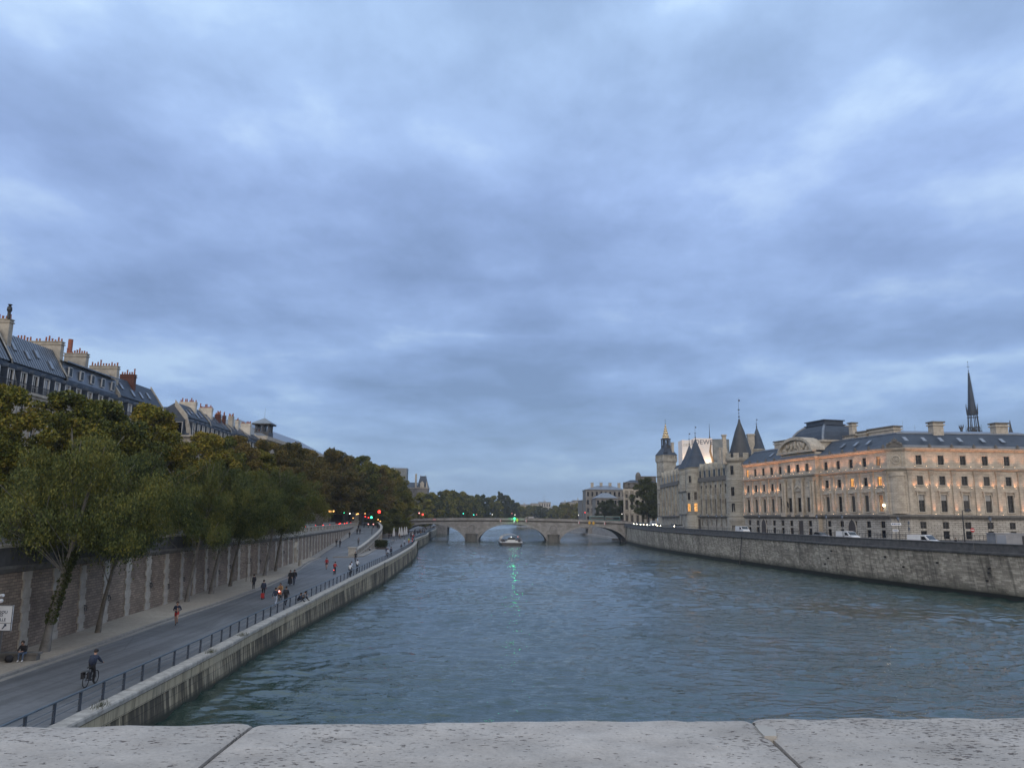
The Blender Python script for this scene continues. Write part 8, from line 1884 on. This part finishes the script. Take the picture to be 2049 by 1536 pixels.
car('white car right of the grey van on the bridge', (at(1072, 1030, 400).x, 400, 10.0), R(90), 'car', 'white_paint', group='vehicles on the bridge'); car('pale car far right of the bridge centre', (at(1095, 1031, 399).x, 399, 9.9), R(90), 'car', 'silver_paint', group='vehicles on the bridge'); car('silver car before the bus on the bridge', (at(1145, 1033, 399).x, 399, 9.7), R(90), 'car', 'silver_paint', group='vehicles on the bridge')
car('dark car with lamps left of the bridge centre', (at(975, 1031, 399).x, 399, 10.0), R(-90), 'car', 'black_paint', group='vehicles on the bridge')

# ============================================================ FOREGROUND : coping of the near bridge parapet
b = NB('pitted_coping'); v = b.n('ShaderNodeNewGeometry').outputs['Position']; oi = b.n('ShaderNodeObjectInfo')
sh = b.n('ShaderNodeVectorMath', operation='ADD'); cbn = b.n('ShaderNodeCombineXYZ'); mm = b.n('ShaderNodeMath', operation='MULTIPLY'); b.l(oi.outputs['Random'], mm.inputs[0]); mm.inputs[1].default_value = 20; b.l(mm.outputs[0], cbn.inputs[2]); b.l(v, sh.inputs[0]); b.l(cbn.outputs[0], sh.inputs[1]); vv = sh.outputs[0]
mp = b.n('ShaderNodeMapping'); mp.inputs['Scale'].default_value = (.55, 1, 1); b.l(vv, mp.inputs[0]); v2 = mp.outputs[0]
p1 = b.noise(v2, 120, 4, .62, .15); p2_ = b.noise(v2, 3.2, 4, .6, .5); base = b.noise(vv, 9, 6, .65); gr_ = b.noise(vv, 160, 3, .6)
th_ = b.n('ShaderNodeMath', operation='MULTIPLY_ADD'); b.l(p2_, th_.inputs[0]); th_.inputs[1].default_value = .34; th_.inputs[2].default_value = -.17
ad3 = b.n('ShaderNodeMath', operation='ADD'); b.l(p1, ad3.inputs[0]); b.l(th_.outputs[0], ad3.inputs[1])
pit = b.ramp(ad3.outputs[0], [(.60, 0), (.68, .9)])
col = b.ramp(base, [(.3, (.33, .305, .28)), (.7, (.48, .447, .41))]); blot = b.noise(vv, 1.6, 5, .65, .6); col = b.mix(.55, col, b.ramp(blot, [(.32, (.68, .68, .66)), (.62, (1.08, 1.07, 1.05))]), 'MULTIPLY'); col = b.mix(.35, col, b.ramp(gr_, [(.3, .6), (.7, 1.2)]), 'MULTIPLY'); col = b.mix(pit, col, (.095, .075, .07))
inv = b.n('ShaderNodeMath', operation='MULTIPLY_ADD'); b.l(pit, inv.inputs[0]); inv.inputs[1].default_value = -1; b.l(base, inv.inputs[2]); b.bump(inv.outputs[0], .9, .006); b.done(col, .9)
pp = thing('stone_parapet', 'worn pitted stone parapet coping across the bottom of the view', 'parapet', (0, 1.2, 9.8))
A_, B_ = gz(0, 1450, CAMH-.42), gz(2049, 1431, CAMH-.42); ang_ = math.atan2(B_.y-A_.y, B_.x-A_.x); yfar = A_.y + (0-A_.x)*math.tan(ang_)
j1a, j1b = gz(527, 1446, CAMH-.43), gz(424, 1536, CAMH-.42); j2a, j2b = gz(1490, 1441, CAMH-.43), gz(1567, 1536, CAMH-.42)
top = CAMH - .42; cuts = [(-4.2, -4.2)] + [(j1b.x, j1a.x), (j2b.x, j2a.x)] + [(4.2, 4.2)]
for k in range(3):
    (n0, f0), (n1, f1) = cuts[k], cuts[k+1]; g_ = .006; mb = MB(); nu, nv = 170, 26; rngp = random.Random(k)
    def P(u, v_):    # u along, v across (0 near .. 1 far)
        xa = n0 + (f0-n0)*min(1.15, v_*1.0) + g_*.7; xb = n1 + (f1-n1)*v_ - g_*.7; x = xa + (xb-xa)*u; y0 = yfar - .72 + x*math.tan(ang_); y = y0 + .72*v_
        e = min(u*(xb-xa), (1-u)*(xb-xa)); rnd_ = .005*math.exp(-e/.008)
        z = top + .014 - .03*(v_-.45)**2 - (.022*max(0, (v_-.93)/.07)**2.5) - (.05*max(0, (.1-v_)/.1)**2.5) - rnd_
        ch = max(0, math.sin(x*23+k*3)*math.sin(x*9.1+1)+.35*math.sin(x*67+k)-.55)*.05*max(0, (v_-.955)/.045)
        return (x, y - ch + .004*math.sin(x*9+k) + .002*math.sin(x*41+k)*v_, z - ch*.5 + .0015*math.sin(x*31)*math.cos(y*27))
    us = [0, .002, .005, .01] + list(np.linspace(.02, .98, nu)) + [.99, .995, .998, 1]; vs = [0, .01, .03] + list(np.linspace(.06, .9, nv)) + [.93, .96, .98, .99, 1]
    for a, b_ in zip(us[:-1], us[1:]):
        for c_, d_ in zip(vs[:-1], vs[1:]): mb.quad(P(a, c_), P(b_, c_), P(b_, d_), P(a, d_))
        q0, q1 = P(a, 1), P(b_, 1); mb.quad(q0, q1, (q1[0], q1[1]+.01, top-.4), (q0[0], q0[1]+.01, top-.4)); q0, q1 = P(a, 0), P(b_, 0); mb.quad(q0, q1, (q1[0], q1[1], top-.4), (q0[0], q0[1], top-.4))
    for e_ in (0, 1):
        for c_, d_ in zip(vs[:-1], vs[1:]): q0, q1 = P(e_, c_), P(e_, d_); mb.quad(q0, q1, (q1[0], q1[1], top-.4), (q0[0], q0[1], top-.4))
    o = mb.build('coping_stone', 'pitted_coping', pp, smooth=False); o.location = -Vector((0, 1.2, 9.8))
    for f in o.data.polygons: f.use_smooth = f.normal.z > .5
mb = MB(); mb.box(-5, 5, yfar-.62, yfar-.08, 9.2, top-.06); o = mb.build('joint_mortar', 'dark_trim_stone', pp); o.location = -Vector((0, 1.2, 9.8)); 
mb = MB(); mb.vprism([(q_.x, q_.y) for q_ in (gz(px, py, top+.012) for px, py in ((1510, 1450), (1534, 1452), (1553, 1462), (1554, 1473), (1530, 1473), (1519, 1462)))], top-.02, top+.0135)
o = mb.build('mortar_patch', 'cap_stone', pp); o.location = -Vector((0, 1.2, 9.8))

# road sign panel on its posts, clipped by the left frame edge
p0, p1 = at(28, 1210, 47.5), at(25, 1262, 47.5); hgt = p0.z - p1.z; gx = p0.x
sgn = thing('direction_sign', 'white road sign panel with dark lettering in front of the brown wall', 'sign', (gx-1.6, 47.5, qz(47)))
zb_ = p1.z - qz(47); mb = MB(); mb.box(-1.6, 1.6, -.03, .03, zb_, zb_+hgt); mb.build('panel', 'sign_white', sgn)
mb = MB()
for a_ in ((-1.6, 1.6, zb_, zb_+.04), (-1.6, 1.6, zb_+hgt-.04, zb_+hgt), (-1.6, -1.56, zb_, zb_+hgt), (1.56, 1.6, zb_, zb_+hgt), (-1.56, 1.56, zb_+hgt*.30, zb_+hgt*.30+.025)): mb.box(a_[0], a_[1], -.045, -.031, a_[2], a_[3])
mb.build('border', 'steel', sgn)
for x in (-1.0, 1.0): mb = MB(); mb.tube((x, .1, 0), (x, .1, zb_+hgt), .05, n=7); mb.build('post', 'steel', sgn)
for k, (tx, zz_) in enumerate((('CTRE VILLE', .80), ('CTRE POMPIDOU', .69), ('LES HALLES', .58), ('DE LA VILLE', .40))):
    xr_ = (.55, 1.30, 1.05, 1.25)[k]; M = Matrix.Translation((xr_, -.05, zb_+hgt*zz_-.02)) @ Matrix.Rotation(R(90), 4, 'X'); text_mesh(tx, .24, 'lettering', 'sign_text', sgn, M, .004, 'RIGHT')
mb = MB(); mb.prism([(1.05, zb_+.12), (1.12, zb_+.12), (1.25, zb_+.30), (1.30, zb_+.26), (1.30, zb_+.42), (1.15, zb_+.40), (1.2, zb_+.36)], -.05, -.032); mb.build('arrow', 'sign_text', sgn)
p = at(1, 1196, 47.3); fl_ = thing('security_camera', 'small white camera head on a pole above the road sign', 'camera', (p.x-.1, 47.3, qz(47))); h = p.z-qz(47)
mb = MB(); mb.tube((-.3, .1, 0), (-.3, .1, h+.1), .05, n=7); mb.build('pole', 'steel', fl_); mb = MB(); mb.tube((-.3, 0, h+.1), (.35, -.15, h+.18), .09, .09, 8); mb.sphere((.15, 0, h-.15), .13, 8); mb.build('head', 'white_paint', fl_)

# ============================================================ HAZE
if HAZE:
    mb = MB(); mb.box(-2600, 2600, -60, 3200, -2, 75); hzm = bpy.data.materials.new('haze'); hzm.use_nodes = True; t_ = hzm.node_tree; t_.nodes.remove(t_.nodes['Principled BSDF']); pv = t_.nodes.new('ShaderNodeVolumePrincipled')
    pv.inputs['Color'].default_value = (.80, .88, 1, 1); pv.inputs['Density'].default_value = HAZE; pv.inputs['Anisotropy'].default_value = .2; t_.links.new(pv.outputs[0], t_.nodes['Material Output'].inputs['Volume']); MATS['haze'] = hzm
    tag(mb.build('haze', 'haze'), 'thin blue evening haze over the river', 'haze', kind='stuff')
